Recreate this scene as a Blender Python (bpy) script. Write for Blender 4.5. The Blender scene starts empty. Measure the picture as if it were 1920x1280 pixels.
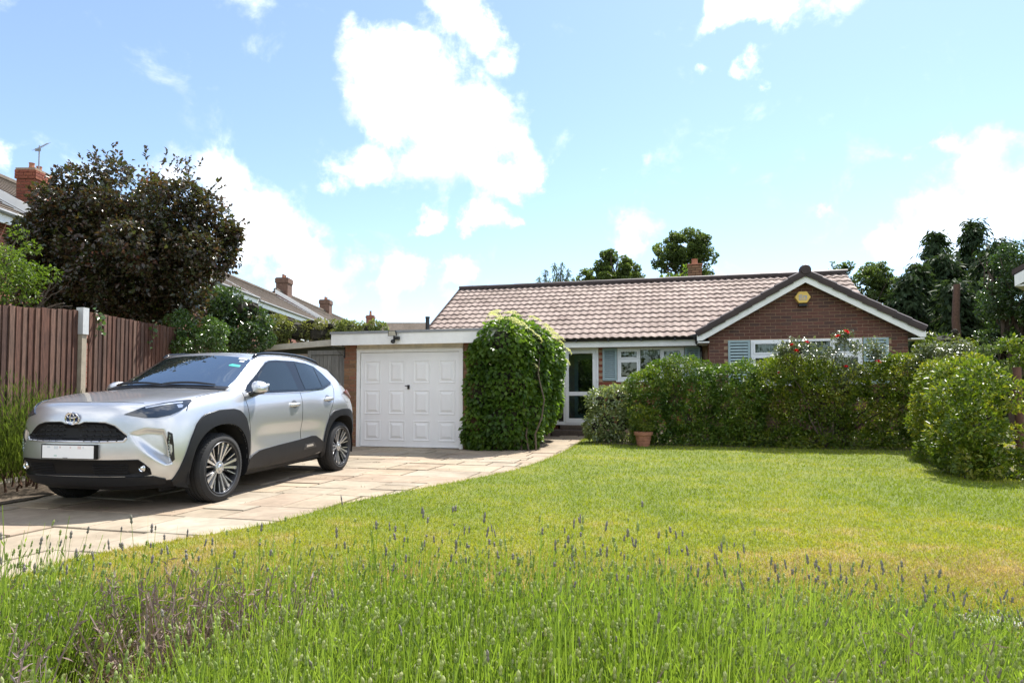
import bpy, bmesh, math, random
import numpy as np
from math import sin, cos, pi, radians, tan
from mathutils import Vector, Matrix
from mathutils.bvhtree import BVHTree
from mathutils.geometry import delaunay_2d_cdt

SC = bpy.context.scene
COL = SC.collection

# ------------------------------------------------------------------ camera
F_PX, EYE, PITCH, YH = 1200.0, 1.058, 0.04, 737.1
cam_data = bpy.data.cameras.new('camera')
cam = bpy.data.objects.new('camera', cam_data)
COL.objects.link(cam)
cam.location = (0, 0, EYE)
cam.rotation_euler = (pi / 2 + PITCH, 0, 0)
cam_data.sensor_width = 36.0
cam_data.lens = F_PX / 1920 * 36.0
cam_data.shift_y = (YH - F_PX * tan(PITCH) - 640) / 1920
cam_data.clip_start = 0.05
cam_data.clip_end = 2000
SC.camera = cam

# ------------------------------------------------------------------ sky and sun
SUN_EL, SUN_AZ = radians(57), radians(35)      # azimuth clockwise from +Y
world = bpy.data.worlds.new('World')
SC.world = world
world.use_nodes = True


def ray_dir(px, py):
    """world direction of a point of the sky, used to place the clouds"""
    cy = YH - F_PX * tan(PITCH)
    dx, dv = (px - 960) / F_PX, -(py - cy) / F_PX
    c, s = cos(PITCH), sin(PITCH)
    return Vector((dx, c - dv * s, s + dv * c)).normalized()


def build_world():
    nt = world.node_tree
    N, L = nt.nodes, nt.links
    N.clear()
    out = N.new('ShaderNodeOutputWorld')
    bg = N.new('ShaderNodeBackground')
    bg.inputs['Strength'].default_value = SKY_STRENGTH
    L.new(bg.outputs[0], out.inputs[0])
    sky = N.new('ShaderNodeTexSky')
    sky.sky_type = 'NISHITA'
    sky.sun_disc = False
    sky.sun_elevation = SUN_EL
    sky.sun_rotation = SUN_AZ
    sky.air_density = 1.0
    sky.dust_density = 0.25
    sky.ozone_density = 2.6
    tc = N.new('ShaderNodeTexCoord')

    def math_(op, a, b=None, c=None, clamp=False):
        n = N.new('ShaderNodeMath')
        n.operation = op
        n.use_clamp = clamp
        for i, v in enumerate((a, b, c)):
            if v is None:
                continue
            if isinstance(v, (int, float)):
                n.inputs[i].default_value = v
            else:
                L.new(v, n.inputs[i])
        return n.outputs[0]
    # noise warps the cloud outlines
    nz = N.new('ShaderNodeTexNoise')
    nz.inputs['Scale'].default_value = 11.0
    nz.inputs['Detail'].default_value = 9.0
    nz.inputs['Roughness'].default_value = 0.6
    nz.inputs['Distortion'].default_value = 0.3
    L.new(tc.outputs['Generated'], nz.inputs['Vector'])
    # the directions are warped so that no outline is round
    wn = N.new('ShaderNodeTexNoise')
    wn.inputs['Scale'].default_value = 7.0
    wn.inputs['Detail'].default_value = 7.0
    wn.inputs['Roughness'].default_value = 0.62
    L.new(tc.outputs['Generated'], wn.inputs['Vector'])
    wv = N.new('ShaderNodeVectorMath')
    wv.operation = 'MULTIPLY_ADD'
    wv.inputs[1].default_value = (.17, .17, .17)
    L.new(wn.outputs['Color'], wv.inputs[0])
    wo = N.new('ShaderNodeVectorMath')
    wo.operation = 'SUBTRACT'
    wo.inputs[1].default_value = (.085, .085, .085)
    L.new(tc.outputs['Generated'], wo.inputs[0])
    L.new(wo.outputs[0], wv.inputs[2])
    acc = None
    for (px, py, r, w) in CLOUDS:
        d = ray_dir(px, py)
        vd = N.new('ShaderNodeVectorMath')
        vd.operation = 'DISTANCE'
        L.new(wv.outputs[0], vd.inputs[0])
        vd.inputs[1].default_value = d
        m = math_('MULTIPLY_ADD', vd.outputs['Value'], -w * F_PX / r, w)
        m = math_('MAXIMUM', m, 0.0)
        acc = m if acc is None else math_('SMOOTH_MAX', acc, m, 0.3)
    # scattered clouds added outside the view, denser behind, to brighten the shade
    n2 = N.new('ShaderNodeTexNoise')
    n2.inputs['Scale'].default_value = 2.3
    n2.inputs['Detail'].default_value = 5.0
    n2.inputs['Roughness'].default_value = 0.5
    L.new(tc.outputs['Generated'], n2.inputs['Vector'])
    sep = N.new('ShaderNodeSeparateXYZ')
    L.new(tc.outputs['Generated'], sep.inputs[0])
    back = N.new('ShaderNodeMapRange')
    back.inputs['From Min'].default_value = 0.45
    back.inputs['From Max'].default_value = -0.1
    back.inputs['To Min'].default_value = 0.0
    back.inputs['To Max'].default_value = 1.0
    L.new(sep.outputs['Y'], back.inputs['Value'])
    gen = math_('MULTIPLY_ADD', n2.outputs['Fac'], 5.0, -2.05)
    gen = math_('MULTIPLY', math_('MAXIMUM', gen, 0.0), back.outputs[0])
    acc = math_('MAXIMUM', acc, gen)
    dens = math_('MULTIPLY_ADD', nz.outputs['Fac'], 1.45, -0.76)
    dens = math_('ADD', dens, acc)
    mr = N.new('ShaderNodeMapRange')
    mr.interpolation_type = 'SMOOTHSTEP'
    mr.inputs['From Min'].default_value = 0.27
    mr.inputs['From Max'].default_value = 1.0
    L.new(dens, mr.inputs['Value'])
    # faint blue-grey modelling inside the clouds
    n3 = N.new('ShaderNodeTexNoise')
    n3.inputs['Scale'].default_value = 9.0
    n3.inputs['Detail'].default_value = 6.0
    L.new(tc.outputs['Generated'], n3.inputs['Vector'])
    cr = N.new('ShaderNodeValToRGB')
    cr.color_ramp.elements[0].position = 0.30
    cr.color_ramp.elements[0].color = (4.6, 4.8, 5.1, 1)
    cr.color_ramp.elements[1].position = 0.56
    cr.color_ramp.elements[1].color = (11.5, 11.4, 11.3, 1)
    L.new(n3.outputs['Fac'], cr.inputs[0])
    mix = N.new('ShaderNodeMix')
    mix.data_type = 'RGBA'
    L.new(mr.outputs[0], mix.inputs['Factor'])
    # a thin milky veil over the blue
    veil = N.new('ShaderNodeMix')
    veil.data_type = 'RGBA'
    veil.inputs['Factor'].default_value = 0.06
    veil.inputs['B'].default_value = (5.6, 5.7, 5.9, 1)
    L.new(sky.outputs[0], veil.inputs['A'])
    L.new(veil.outputs['Result'], mix.inputs['A'])
    L.new(cr.outputs[0], mix.inputs['B'])
    L.new(mix.outputs['Result'], bg.inputs['Color'])


SKY_STRENGTH = 0.084
#          px    py   r    weight
CLOUDS = [(690, 130, 100, 1.15), (760, 110, 95, 1.1), (815, 165, 108, 1.15), (715, 190, 95, 1.0), (885, 220, 125, 1.2),
          (955, 245, 90, 1.1), (800, 285, 110, 1.2), (690, 330, 95, 1.1), (900, 310, 90, 1.1), (975, 290, 65, 1.0),
          (640, 335, 55, 0.9), (905, 55, 70, 1.0), (850, -10, 95, 1.1), (955, 110, 70, 0.95), (930, 350, 40, .8),
          (805, 395, 55, .95), (895, 412, 60, .9), (940, 428, 35, .9),
          (470, 420, 112, 1.15), (415, 335, 95, 1.0), (320, 310, 80, .85), (545, 470, 100, 1.1), (470, 330, 60, .7), (650, 515, 85, .9),
          (760, 505, 80, .85), (850, 505, 80, .85), (560, 540, 110, .95), (-10, 300, 60, .9), (170, 390, 120, .8),
          (1450, -5, 75, 1.1), (1350, 0, 65, 1.0), (1560, -20, 80, 1.0), (1395, 150, 50, .78), (1330, 125, 35, .6),
          (1840, 335, 85, 1.0), (1910, 390, 115, 1.1), (1870, 265, 60, .85), (1770, 300, 60, .75), (1790, 430, 110, 1.0),
          (1720, 460, 90, .9), (1140, 295, 30, .6), (1540, 385, 32, .62), (1190, 480, 60, .8), (1960, 250, 80, .9)]
build_world()

sun_data = bpy.data.lights.new('sun', 'SUN')
sun_data.energy = 3.4
sun_data.angle = radians(0.53)
sun_data.color = (1.0, 0.955, 0.89)
sun = bpy.data.objects.new('sun', sun_data)
COL.objects.link(sun)
sd = Vector((sin(SUN_AZ) * cos(SUN_EL), cos(SUN_AZ) * cos(SUN_EL), sin(SUN_EL)))
sun.rotation_euler = sd.to_track_quat('Z', 'Y').to_euler()
sun.location = sd * 60

SC.view_settings.view_transform = 'Standard'
SC.view_settings.look = 'None'
SC.view_settings.gamma = 1
SC.view_settings.use_curve_mapping = False
SC.view_settings.exposure = 1.5

# ------------------------------------------------------------------ helpers
def tag(o, label=None, cat=None, group=None, kind=None):
    if label: o['label'] = label
    if cat: o['category'] = cat
    if group: o['group'] = group
    if kind: o['kind'] = kind
    return o


def empty(name, loc=(0, 0, 0), rz=0.0, label=None, cat=None, group=None, parent=None):
    o = bpy.data.objects.new(name, None)
    o.empty_display_size = 0.2
    COL.objects.link(o)
    o.location = loc
    o.rotation_euler = (0, 0, rz)
    if parent: o.parent = parent
    return tag(o, label, cat, group)


def link(name, me, parent=None, loc=None, kind=None):
    o = bpy.data.objects.new(name, me)
    COL.objects.link(o)
    if parent: o.parent = parent
    if loc is not None: o.location = loc
    if kind: o['kind'] = kind
    return o


def np_mesh(name, V, F, m, smooth=False):
    """V (n,3), F (k,3 or 4) -> mesh, quickly"""
    V = np.ascontiguousarray(V, dtype=np.float32)
    F = np.ascontiguousarray(F, dtype=np.int32)
    me = bpy.data.meshes.new(name)
    me.vertices.add(len(V))
    me.vertices.foreach_set('co', V.ravel())
    k = F.shape[1]
    me.loops.add(F.size)
    me.loops.foreach_set('vertex_index', F.ravel())
    me.polygons.add(len(F))
    me.polygons.foreach_set('loop_start', np.arange(len(F), dtype=np.int32) * k)
    me.polygons.foreach_set('loop_total', np.full(len(F), k, dtype=np.int32))
    if smooth:
        me.polygons.foreach_set('use_smooth', np.ones(len(F), dtype=bool))
    me.update(calc_edges=True)
    me.materials.append(m)
    return me


class MB:
    """a small mesh builder: boxes, prisms, tubes, lathes collected into ONE mesh"""
    def __init__(self):
        self.v, self.f, self.mi, self.cur = [], [], [], 0

    def add(self, vs, fs):
        n = len(self.v)
        self.v += [tuple(p) for p in vs]
        for f in fs:
            self.f.append([i + n for i in f])
            self.mi.append(self.cur)
        return self

    def box(self, x0, x1, y0, y1, z0, z1):
        v = [(x, y, z) for z in (z0, z1) for y in (y0, y1) for x in (x0, x1)]
        return self.add(v, [(0, 2, 3, 1), (4, 5, 7, 6), (0, 1, 5, 4), (2, 6, 7, 3), (0, 4, 6, 2), (1, 3, 7, 5)])

    def bbox(self, x0, x1, y0, y1, z0, z1, b):
        """box with the four front (y0) edges chamfered"""
        v = [(x0 + b, y0, z0 + b), (x1 - b, y0, z0 + b), (x1 - b, y0, z1 - b), (x0 + b, y0, z1 - b),
             (x0, y0 + b, z0), (x1, y0 + b, z0), (x1, y0 + b, z1), (x0, y0 + b, z1),
             (x0, y1, z0), (x1, y1, z0), (x1, y1, z1), (x0, y1, z1)]
        f = [(0, 1, 2, 3)]
        for i in range(4):
            j = (i + 1) % 4
            f += [(i + 4, j + 4, j, i), (i + 8, j + 8, j + 4, i + 4)]
        f.append((8, 11, 10, 9))
        return self.add(v, f)

    def prism(self, poly, fa, fb):
        """poly: 2-d points; fa, fb map a 2-d point to the two 3-d ends"""
        n = len(poly)
        v = [fa(*p) for p in poly] + [fb(*p) for p in poly]
        f = [tuple(range(n))[::-1], tuple(range(n, 2 * n))]
        f += [(i, (i + 1) % n, n + (i + 1) % n, n + i) for i in range(n)]
        return self.add(v, f)

    def tube(self, pts, r, seg=6, caps=True):
        pts = [Vector(p) for p in pts]
        rs = r if isinstance(r, (list, tuple)) else [r] * len(pts)
        v, f = [], []
        for i, p in enumerate(pts):
            t = (pts[min(i + 1, len(pts) - 1)] - pts[max(i - 1, 0)]).normalized()
            a = t.cross(Vector((0.13, 0.21, 1))) if abs(t.z) < .95 else t.cross(Vector((1, 0.1, 0)))
            a.normalize()
            b = t.cross(a)
            for k in range(seg):
                w = 2 * pi * k / seg
                v.append(p + (a * cos(w) + b * sin(w)) * rs[i])
        for i in range(len(pts) - 1):
            for k in range(seg):
                k2 = (k + 1) % seg
                f.append((i * seg + k, i * seg + k2, (i + 1) * seg + k2, (i + 1) * seg + k))
        if caps:
            f.append(tuple(range(seg))[::-1])
            n = (len(pts) - 1) * seg
            f.append(tuple(range(n, n + seg)))
        return self.add(v, f)

    def lathe(self, prof, seg=32, cen=(0, 0, 0), axis='z', closed=False):
        """prof: (r, h) list"""
        v, f = [], []
        for (r, h) in prof:
            for k in range(seg):
                w = 2 * pi * k / seg
                a, b = r * cos(w), r * sin(w)
                p = (a, b, h) if axis == 'z' else ((h, a, b) if axis == 'x' else (b, h, a))
                v.append((p[0] + cen[0], p[1] + cen[1], p[2] + cen[2]))
        n = len(prof)
        for i in range(n if closed else n - 1):
            i2 = (i + 1) % n
            for k in range(seg):
                k2 = (k + 1) % seg
                f.append((i * seg + k, i * seg + k2, i2 * seg + k2, i2 * seg + k))
        return self.add(v, f)

    def mesh(self, name, m, smooth=False, fix=True):
        me = bpy.data.meshes.new(name)
        me.from_pydata(self.v, [], self.f)
        mats = m if isinstance(m, (list, tuple)) else [m]
        for x in mats:
            me.materials.append(x)
        if len(mats) > 1:
            me.polygons.foreach_set('material_index', self.mi)
        if fix:
            bm = bmesh.new()
            bm.from_mesh(me)
            bmesh.ops.recalc_face_normals(bm, faces=bm.faces[:])
            bm.to_mesh(me)
            bm.free()
        if smooth:
            me.shade_auto(smooth) if False else None
            for p in me.polygons:
                p.use_smooth = True
            if not isinstance(smooth, bool):
                me.set_sharp_from_angle(angle=radians(smooth))
        me.update()
        return me

    def build(self, name, m, parent=None, smooth=False, off=None, kind=None, loc=None):
        if off is not None:
            self.v = [(p[0] - off[0], p[1] - off[1], p[2] - off[2]) for p in self.v]
        return link(name, self.mesh(name, m, smooth), parent, loc, kind)


# ------------------------------------------------------------------ materials
def new_mat(name):
    m = bpy.data.materials.new(name)
    m.use_nodes = True
    nt = m.node_tree
    b = nt.nodes['Principled BSDF']
    return m, nt, b


def N_(nt, t, **kw):
    n = nt.nodes.new(t)
    for k, v in kw.items():
        if k.startswith('i_'):
            n.inputs[k[2:].replace('_', ' ')].default_value = v
        else:
            setattr(n, k, v)
    return n


def ramp(nt, fac, stops):
    r = nt.nodes.new('ShaderNodeValToRGB')
    e = r.color_ramp.elements
    while len(e) < len(stops):
        e.new(0.5)
    for el, (p, c) in zip(e, stops):
        el.position = p
        el.color = tuple(c) + (1,) if len(c) == 3 else c
    nt.links.new(fac, r.inputs[0])
    return r.outputs[0]


def mixc(nt, fac, a, b, mode='MIX'):
    x = nt.nodes.new('ShaderNodeMix')
    x.data_type = 'RGBA'
    x.blend_type = mode
    for s, v in (('Factor', fac), ('A', a), ('B', b)):
        if isinstance(v, (int, float)):
            x.inputs[s].default_value = v
        elif isinstance(v, tuple):
            x.inputs[s].default_value = v + (1,) if len(v) == 3 else v
        else:
            nt.links.new(v, x.inputs[s])
    return x.outputs['Result']


def noise(nt, scale, detail=4, rough=0.55, coord='Object', stretch=None):
    tc = nt.nodes.new('ShaderNodeTexCoord')
    n = nt.nodes.new('ShaderNodeTexNoise')
    n.inputs['Scale'].default_value = scale
    n.inputs['Detail'].default_value = detail
    n.inputs['Roughness'].default_value = rough
    src = tc.outputs[coord]
    if coord == 'World':
        src = None
    if stretch:
        mp = nt.nodes.new('ShaderNodeMapping')
        mp.inputs['Scale'].default_value = stretch
        nt.links.new(src, mp.inputs['Vector'])
        src = mp.outputs[0]
    nt.links.new(src, n.inputs['Vector'])
    return n.outputs['Fac']


def bump(nt, b, h, strength=0.3, dist=0.01):
    n = nt.nodes.new('ShaderNodeBump')
    n.inputs['Strength'].default_value = strength
    n.inputs['Distance'].default_value = dist
    nt.links.new(h, n.inputs['Height'])
    nt.links.new(n.outputs[0], b.inputs['Normal'])


def plain(name, col, rough=0.5, metal=0.0, spec=0.5, var=0.12, scale=6.0, bmp=0.0, bscale=60.0, coat=0.0, stretch=None):
    """painted or plastic surface with faint mottling and wear"""
    m, nt, b = new_mat(name)
    f = noise(nt, scale, 5, .6, stretch=stretch)
    c = ramp(nt, f, [(0.3, tuple(x * (1 - var) for x in col)), (0.7, tuple(min(1, x * (1 + var * .6)) for x in col))])
    nt.links.new(c, b.inputs['Base Color'])
    b.inputs['Roughness'].default_value = rough
    b.inputs['Metallic'].default_value = metal
    b.inputs['Specular IOR Level'].default_value = spec
    b.inputs['Coat Weight'].default_value = coat
    b.inputs['Coat Roughness'].default_value = 0.04
    if bmp:
        bump(nt, b, noise(nt, bscale, 4), bmp, 0.004)
    return m


def rand_pair(nt):
    """one random number per object and per loose piece"""
    oi = nt.nodes.new('ShaderNodeObjectInfo')
    ge = nt.nodes.new('ShaderNodeNewGeometry')
    a = nt.nodes.new('ShaderNodeMath')
    a.operation = 'ADD'
    nt.links.new(oi.outputs['Random'], a.inputs[0])
    nt.links.new(ge.outputs['Random Per Island'], a.inputs[1])
    f = nt.nodes.new('ShaderNodeMath')
    f.operation = 'FRACT'
    nt.links.new(a.outputs[0], f.inputs[0])
    return f.outputs[0]


def pieces_mat(name, cols, rough=0.85, grain=40.0, gvar=0.25, bmp=0.35, spec=0.3, stain=None, stain_scale=0.7, stretch=None):
    """bricks, tiles, slabs, boards: each piece its own tone, plus grain and big stains"""
    m, nt, b = new_mat(name)
    r = rand_pair(nt)
    n = len(cols)
    rp = nt.nodes.new('ShaderNodeValToRGB')
    rp.color_ramp.interpolation = 'LINEAR'
    e = rp.color_ramp.elements
    while len(e) < n:
        e.new(.5)
    for i, c in enumerate(cols):
        e[i].position = i / max(1, n - 1)
        e[i].color = tuple(c) + (1,)
    nt.links.new(r, rp.inputs[0])
    g = noise(nt, grain, 5, .65, stretch=stretch)
    gm = ramp(nt, g, [(0.25, (1 - gvar,) * 3), (0.75, (1 + gvar * .5,) * 3)])
    c = mixc(nt, 1.0, rp.outputs[0], gm, 'MULTIPLY')
    if stain:
        ge = nt.nodes.new('ShaderNodeNewGeometry')
        s = nt.nodes.new('ShaderNodeTexNoise')
        s.inputs['Scale'].default_value = stain_scale
        s.inputs['Detail'].default_value = 6
        s.inputs['Roughness'].default_value = .6
        nt.links.new(ge.outputs['Position'], s.inputs['Vector'])
        sf = ramp(nt, s.outputs['Fac'], [(0.45, (0, 0, 0)), (0.72, (1, 1, 1))])
        c = mixc(nt, sf, c, mixc(nt, 1.0, c, stain, 'MULTIPLY'))
    nt.links.new(c, b.inputs['Base Color'])
    b.inputs['Roughness'].default_value = rough
    b.inputs['Specular IOR Level'].default_value = spec
    if bmp:
        bump(nt, b, g, bmp, 0.004)
    return m


def leaf_mat(name, cols, trans=0.45, rough=0.4, spec=0.5, clump=1.2, tboost=1.6):
    """leaf: per-leaf tone, clumps of lighter growth, light shining through"""
    m = bpy.data.materials.new(name)
    m.use_nodes = True
    nt = m.node_tree
    nt.nodes.clear()
    L = nt.links
    out = nt.nodes.new('ShaderNodeOutputMaterial')
    ge = nt.nodes.new('ShaderNodeNewGeometry')
    cl = nt.nodes.new('ShaderNodeTexNoise')
    cl.inputs['Scale'].default_value = clump
    cl.inputs['Detail'].default_value = 3
    L.new(ge.outputs['Position'], cl.inputs['Vector'])
    a = nt.nodes.new('ShaderNodeMath')
    a.operation = 'MULTIPLY_ADD'
    a.inputs[1].default_value = 0.55
    L.new(ge.outputs['Random Per Island'], a.inputs[0])
    a2 = nt.nodes.new('ShaderNodeMath')
    a2.operation = 'MULTIPLY_ADD'
    a2.inputs[1].default_value = 1.5
    a2.inputs[2].default_value = -0.55
    L.new(cl.outputs['Fac'], a2.inputs[0])
    L.new(a2.outputs[0], a.inputs[2])
    n = len(cols)
    c = ramp(nt, a.outputs[0], [(i / max(1, n - 1), cols[i]) for i in range(n)])
    p = nt.nodes.new('ShaderNodeBsdfPrincipled')
    p.inputs['Roughness'].default_value = rough
    p.inputs['Specular IOR Level'].default_value = spec
    L.new(c, p.inputs['Base Color'])
    t = nt.nodes.new('ShaderNodeBsdfTranslucent')
    tcn = mixc(nt, 1.0, c, (tboost, tboost, tboost * .55), 'MULTIPLY')
    L.new(tcn, t.inputs['Color'])
    mx = nt.nodes.new('ShaderNodeMixShader')
    mx.inputs[0].default_value = trans
    L.new(p.outputs[0], mx.inputs[1])
    L.new(t.outputs[0], mx.inputs[2])
    L.new(mx.outputs[0], out.inputs[0])
    return m


def window_glass(name, tint=(0.85, 0.9, 0.9), boost=1.0):
    """thin pane: fresnel reflection over a see-through sheet"""
    m = bpy.data.materials.new(name)
    m.use_nodes = True
    nt = m.node_tree
    nt.nodes.clear()
    out = nt.nodes.new('ShaderNodeOutputMaterial')
    fr = nt.nodes.new('ShaderNodeFresnel')
    fr.inputs['IOR'].default_value = 1.6
    ad = N_(nt, 'ShaderNodeMath', operation='MULTIPLY_ADD')
    ad.inputs[1].default_value = 1.0 * boost
    ad.inputs[2].default_value = 0.0
    ad.use_clamp = True
    nt.links.new(fr.outputs[0], ad.inputs[0])
    tr = nt.nodes.new('ShaderNodeBsdfTransparent')
    tr.inputs[0].default_value = tint + (1,)
    gl = nt.nodes.new('ShaderNodeBsdfGlossy')
    gl.inputs['Roughness'].default_value = 0.015
    mx = nt.nodes.new('ShaderNodeMixShader')
    nt.links.new(ad.outputs[0], mx.inputs[0])
    nt.links.new(tr.outputs[0], mx.inputs[1])
    nt.links.new(gl.outputs[0], mx.inputs[2])
    nt.links.new(mx.outputs[0], out.inputs[0])
    return m


M = {}
M['upvc'] = plain('upvc_white', (.78, .79, .80), .35, var=.05)
M['white_paint'] = plain('white_paint', (.80, .80, .78), .5, var=.08, scale=2.5, bmp=.05, stretch=(2, 2, 1))
M['old_white'] = plain('weathered_white', (.66, .60, .50), .75, var=.25, scale=5, bmp=.2)
M['door_white'] = plain('garage_white', (.80, .80, .80), .42, var=.04, scale=2.5, stretch=(2, 2, .6))
M['felt'] = plain('roof_felt_grey', (.26, .27, .28), .85, var=.2, scale=8, bmp=.2)
M['black'] = plain('black_plastic', (.012, .012, .013), .4, var=.2)
M['gutter'] = plain('black_gutter', (.015, .015, .016), .3, var=.2)
M['shutter'] = plain('shutter_blue_grey', (.30, .40, .42), .55, var=.1, scale=9, bmp=.08)
M['slat_shade'] = plain('shutter_shadow_board', (.06, .075, .08), .8, var=.2)
M['mortar'] = plain('mortar', (.30, .22, .15), .95, var=.25, scale=25, bmp=.4)
M['mortar_dark'] = plain('mortar_brown', (.40, .27, .18), .95, var=.25, scale=25, bmp=.4)
M['brick_brown'] = pieces_mat('brick_brown', [(.12, .055, .04), (.15, .065, .05), (.10, .06, .05), (.17, .075, .055), (.085, .048, .042)], stain=(.7, .7, .72))
M['brick_pier'] = pieces_mat('brick_tan', [(.22, .13, .07), (.27, .15, .085), (.18, .11, .06), (.25, .11, .07), (.16, .10, .06)], stain=(.75, .75, .75))
M['brick_red'] = pieces_mat('brick_red', [(.25, .075, .045), (.30, .10, .06), (.20, .06, .04), (.27, .09, .05)], stain=(.6, .6, .6))
M['roof_tile'] = pieces_mat('pantile_pink_brown', [(.32, .25, .215), (.35, .28, .24), (.28, .215, .185), (.335, .265, .23)], rough=.82, grain=22, gvar=.28, bmp=.25, spec=.2, stain=(.68, .66, .64), stain_scale=1.1)
M['roof_dark'] = pieces_mat('ridge_dark_brown', [(.045, .030, .028), (.055, .036, .032), (.038, .027, .025)], rough=.6, grain=25, bmp=.3, spec=.4)
M['terrace_tile'] = pieces_mat('terrace_tile', [(.15, .12, .095), (.17, .135, .105), (.13, .105, .085)], rough=.9, grain=6, gvar=.4, stain=(.75, .75, .7))
M['slab'] = pieces_mat('paving_sandstone', [(.35, .285, .205), (.32, .27, .20), (.38, .305, .215), (.33, .255, .185), (.37, .325, .25)], rough=.9, grain=9, gvar=.22, bmp=.3, stain=(.62, .59, .56), stain_scale=1.1)
M['joint'] = plain('paving_joint', (.12, .095, .07), .95, var=.4, scale=20, bmp=.4)
M['soil'] = plain('soil', (.10, .075, .05), .95, var=.5, scale=14, bmp=.8, bscale=40)
M['fence_board'] = pieces_mat('fence_brown', [(.088, .042, .029), (.12, .060, .041), (.055, .029, .022), (.145, .088, .064), (.095, .046, .031), (.125, .080, .060)], rough=.85, grain=9, gvar=.7, bmp=.5, stain=(1.45, 1.4, 1.35), stain_scale=2.2, stretch=(6, 6, .5))
M['fence_grey'] = pieces_mat('gate_grey', [(.20, .20, .185), (.23, .225, .21), (.18, .18, .17)], rough=.9, grain=9, gvar=.45, bmp=.4, stretch=(6, 6, .5))
M['concrete'] = plain('concrete', (.52, .49, .42), .92, var=.2, scale=7, bmp=.35)
M['concrete_post'] = plain('concrete_post', (.36, .31, .23), .92, var=.2, scale=9, bmp=.35)
M['pale_metal'] = plain('pale_sleeve', (.52, .53, .52), .5, var=.08)
M['terracotta'] = plain('terracotta', (.36, .16, .095), .85, var=.2, scale=9, bmp=.25)
M['bark'] = plain('bark', (.10, .075, .055), .95, var=.4, scale=20, bmp=.7, bscale=30)
M['bark_red'] = plain('bark_red', (.13, .075, .05), .95, var=.4, scale=20, bmp=.7, bscale=30)
M['post_wood'] = plain('post_wood', (.12, .055, .04), .85, var=.35, scale=12, bmp=.4)
M['glass'] = window_glass('window_glass')
M['dark_glass'] = plain('dark_pane', (.02, .025, .028), .04, spec=.8, var=.1)
M['curtain'] = plain('net_curtain', (.55, .53, .48), .9, var=.12)
M['blue_curtain'] = plain('blue_paint', (.22, .30, .33), .6, var=.1)
M['room'] = plain('room_wall', (.30, .28, .25), .9, var=.1)
M['alarm'] = plain('alarm_yellow', (.72, .48, .10), .4, var=.05)
M['alarm_blue'] = plain('alarm_blue', (.28, .33, .48), .5, var=.1)
M['lead'] = plain('lead_white', (.55, .53, .52), .6, var=.15)
# ================================================================== the ground
TH = 0.25                                     # the bungalow is turned by this angle
CU, SU = cos(TH), sin(TH)


def W(u, n, z=0.0):
    """house coordinates (along the front, into the house) -> world"""
    return Vector((u * CU + n * SU, -u * SU + n * CU, z))


LAWN_EDGE = [(-3.05, .2), (-2.95, 2.6), (-2.72, 4.1), (-2.43, 4.45), (-1.88, 5.15), (-1.59, 6.0), (-.94, 7.05), (-.45, 7.8), (0.02, 8.6), (.45, 9.7), (.98, 11.5), (1.42, 13.4), (1.95, 15.85)]
LAWN_EDGE_R = [(9.5, 13.6), (14, 12.4), (14, .2)]


def build_ground():
    m, nt, b = new_mat('ground_earth')
    c = ramp(nt, noise(nt, .35, 6, .6), [(.3, (.055, .075, .022)), (.7, (.085, .10, .035))])
    nt.links.new(c, b.inputs['Base Color'])
    b.inputs['Roughness'].default_value = .95
    mb = MB()
    R = 600
    mb.add([(-R, -R, -.06), (R, -R, -.06), (R, R, -.06), (-R, R, -.06)], [(0, 1, 2, 3)])
    mb.build('ground', m, kind='structure')


build_ground()


def poly_contains(poly, x, y):
    x = np.asarray(x); y = np.asarray(y)
    ins = np.zeros(x.shape, bool)
    n = len(poly)
    for i in range(n):
        x0, y0 = poly[i]; x1, y1 = poly[(i + 1) % n]
        if y0 == y1:
            continue
        c = ((y0 > y) != (y1 > y)) & (x < (x1 - x0) * (y - y0) / (y1 - y0) + x0)
        ins ^= c
    return ins


LAWN_POLY = LAWN_EDGE + LAWN_EDGE_R


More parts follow.
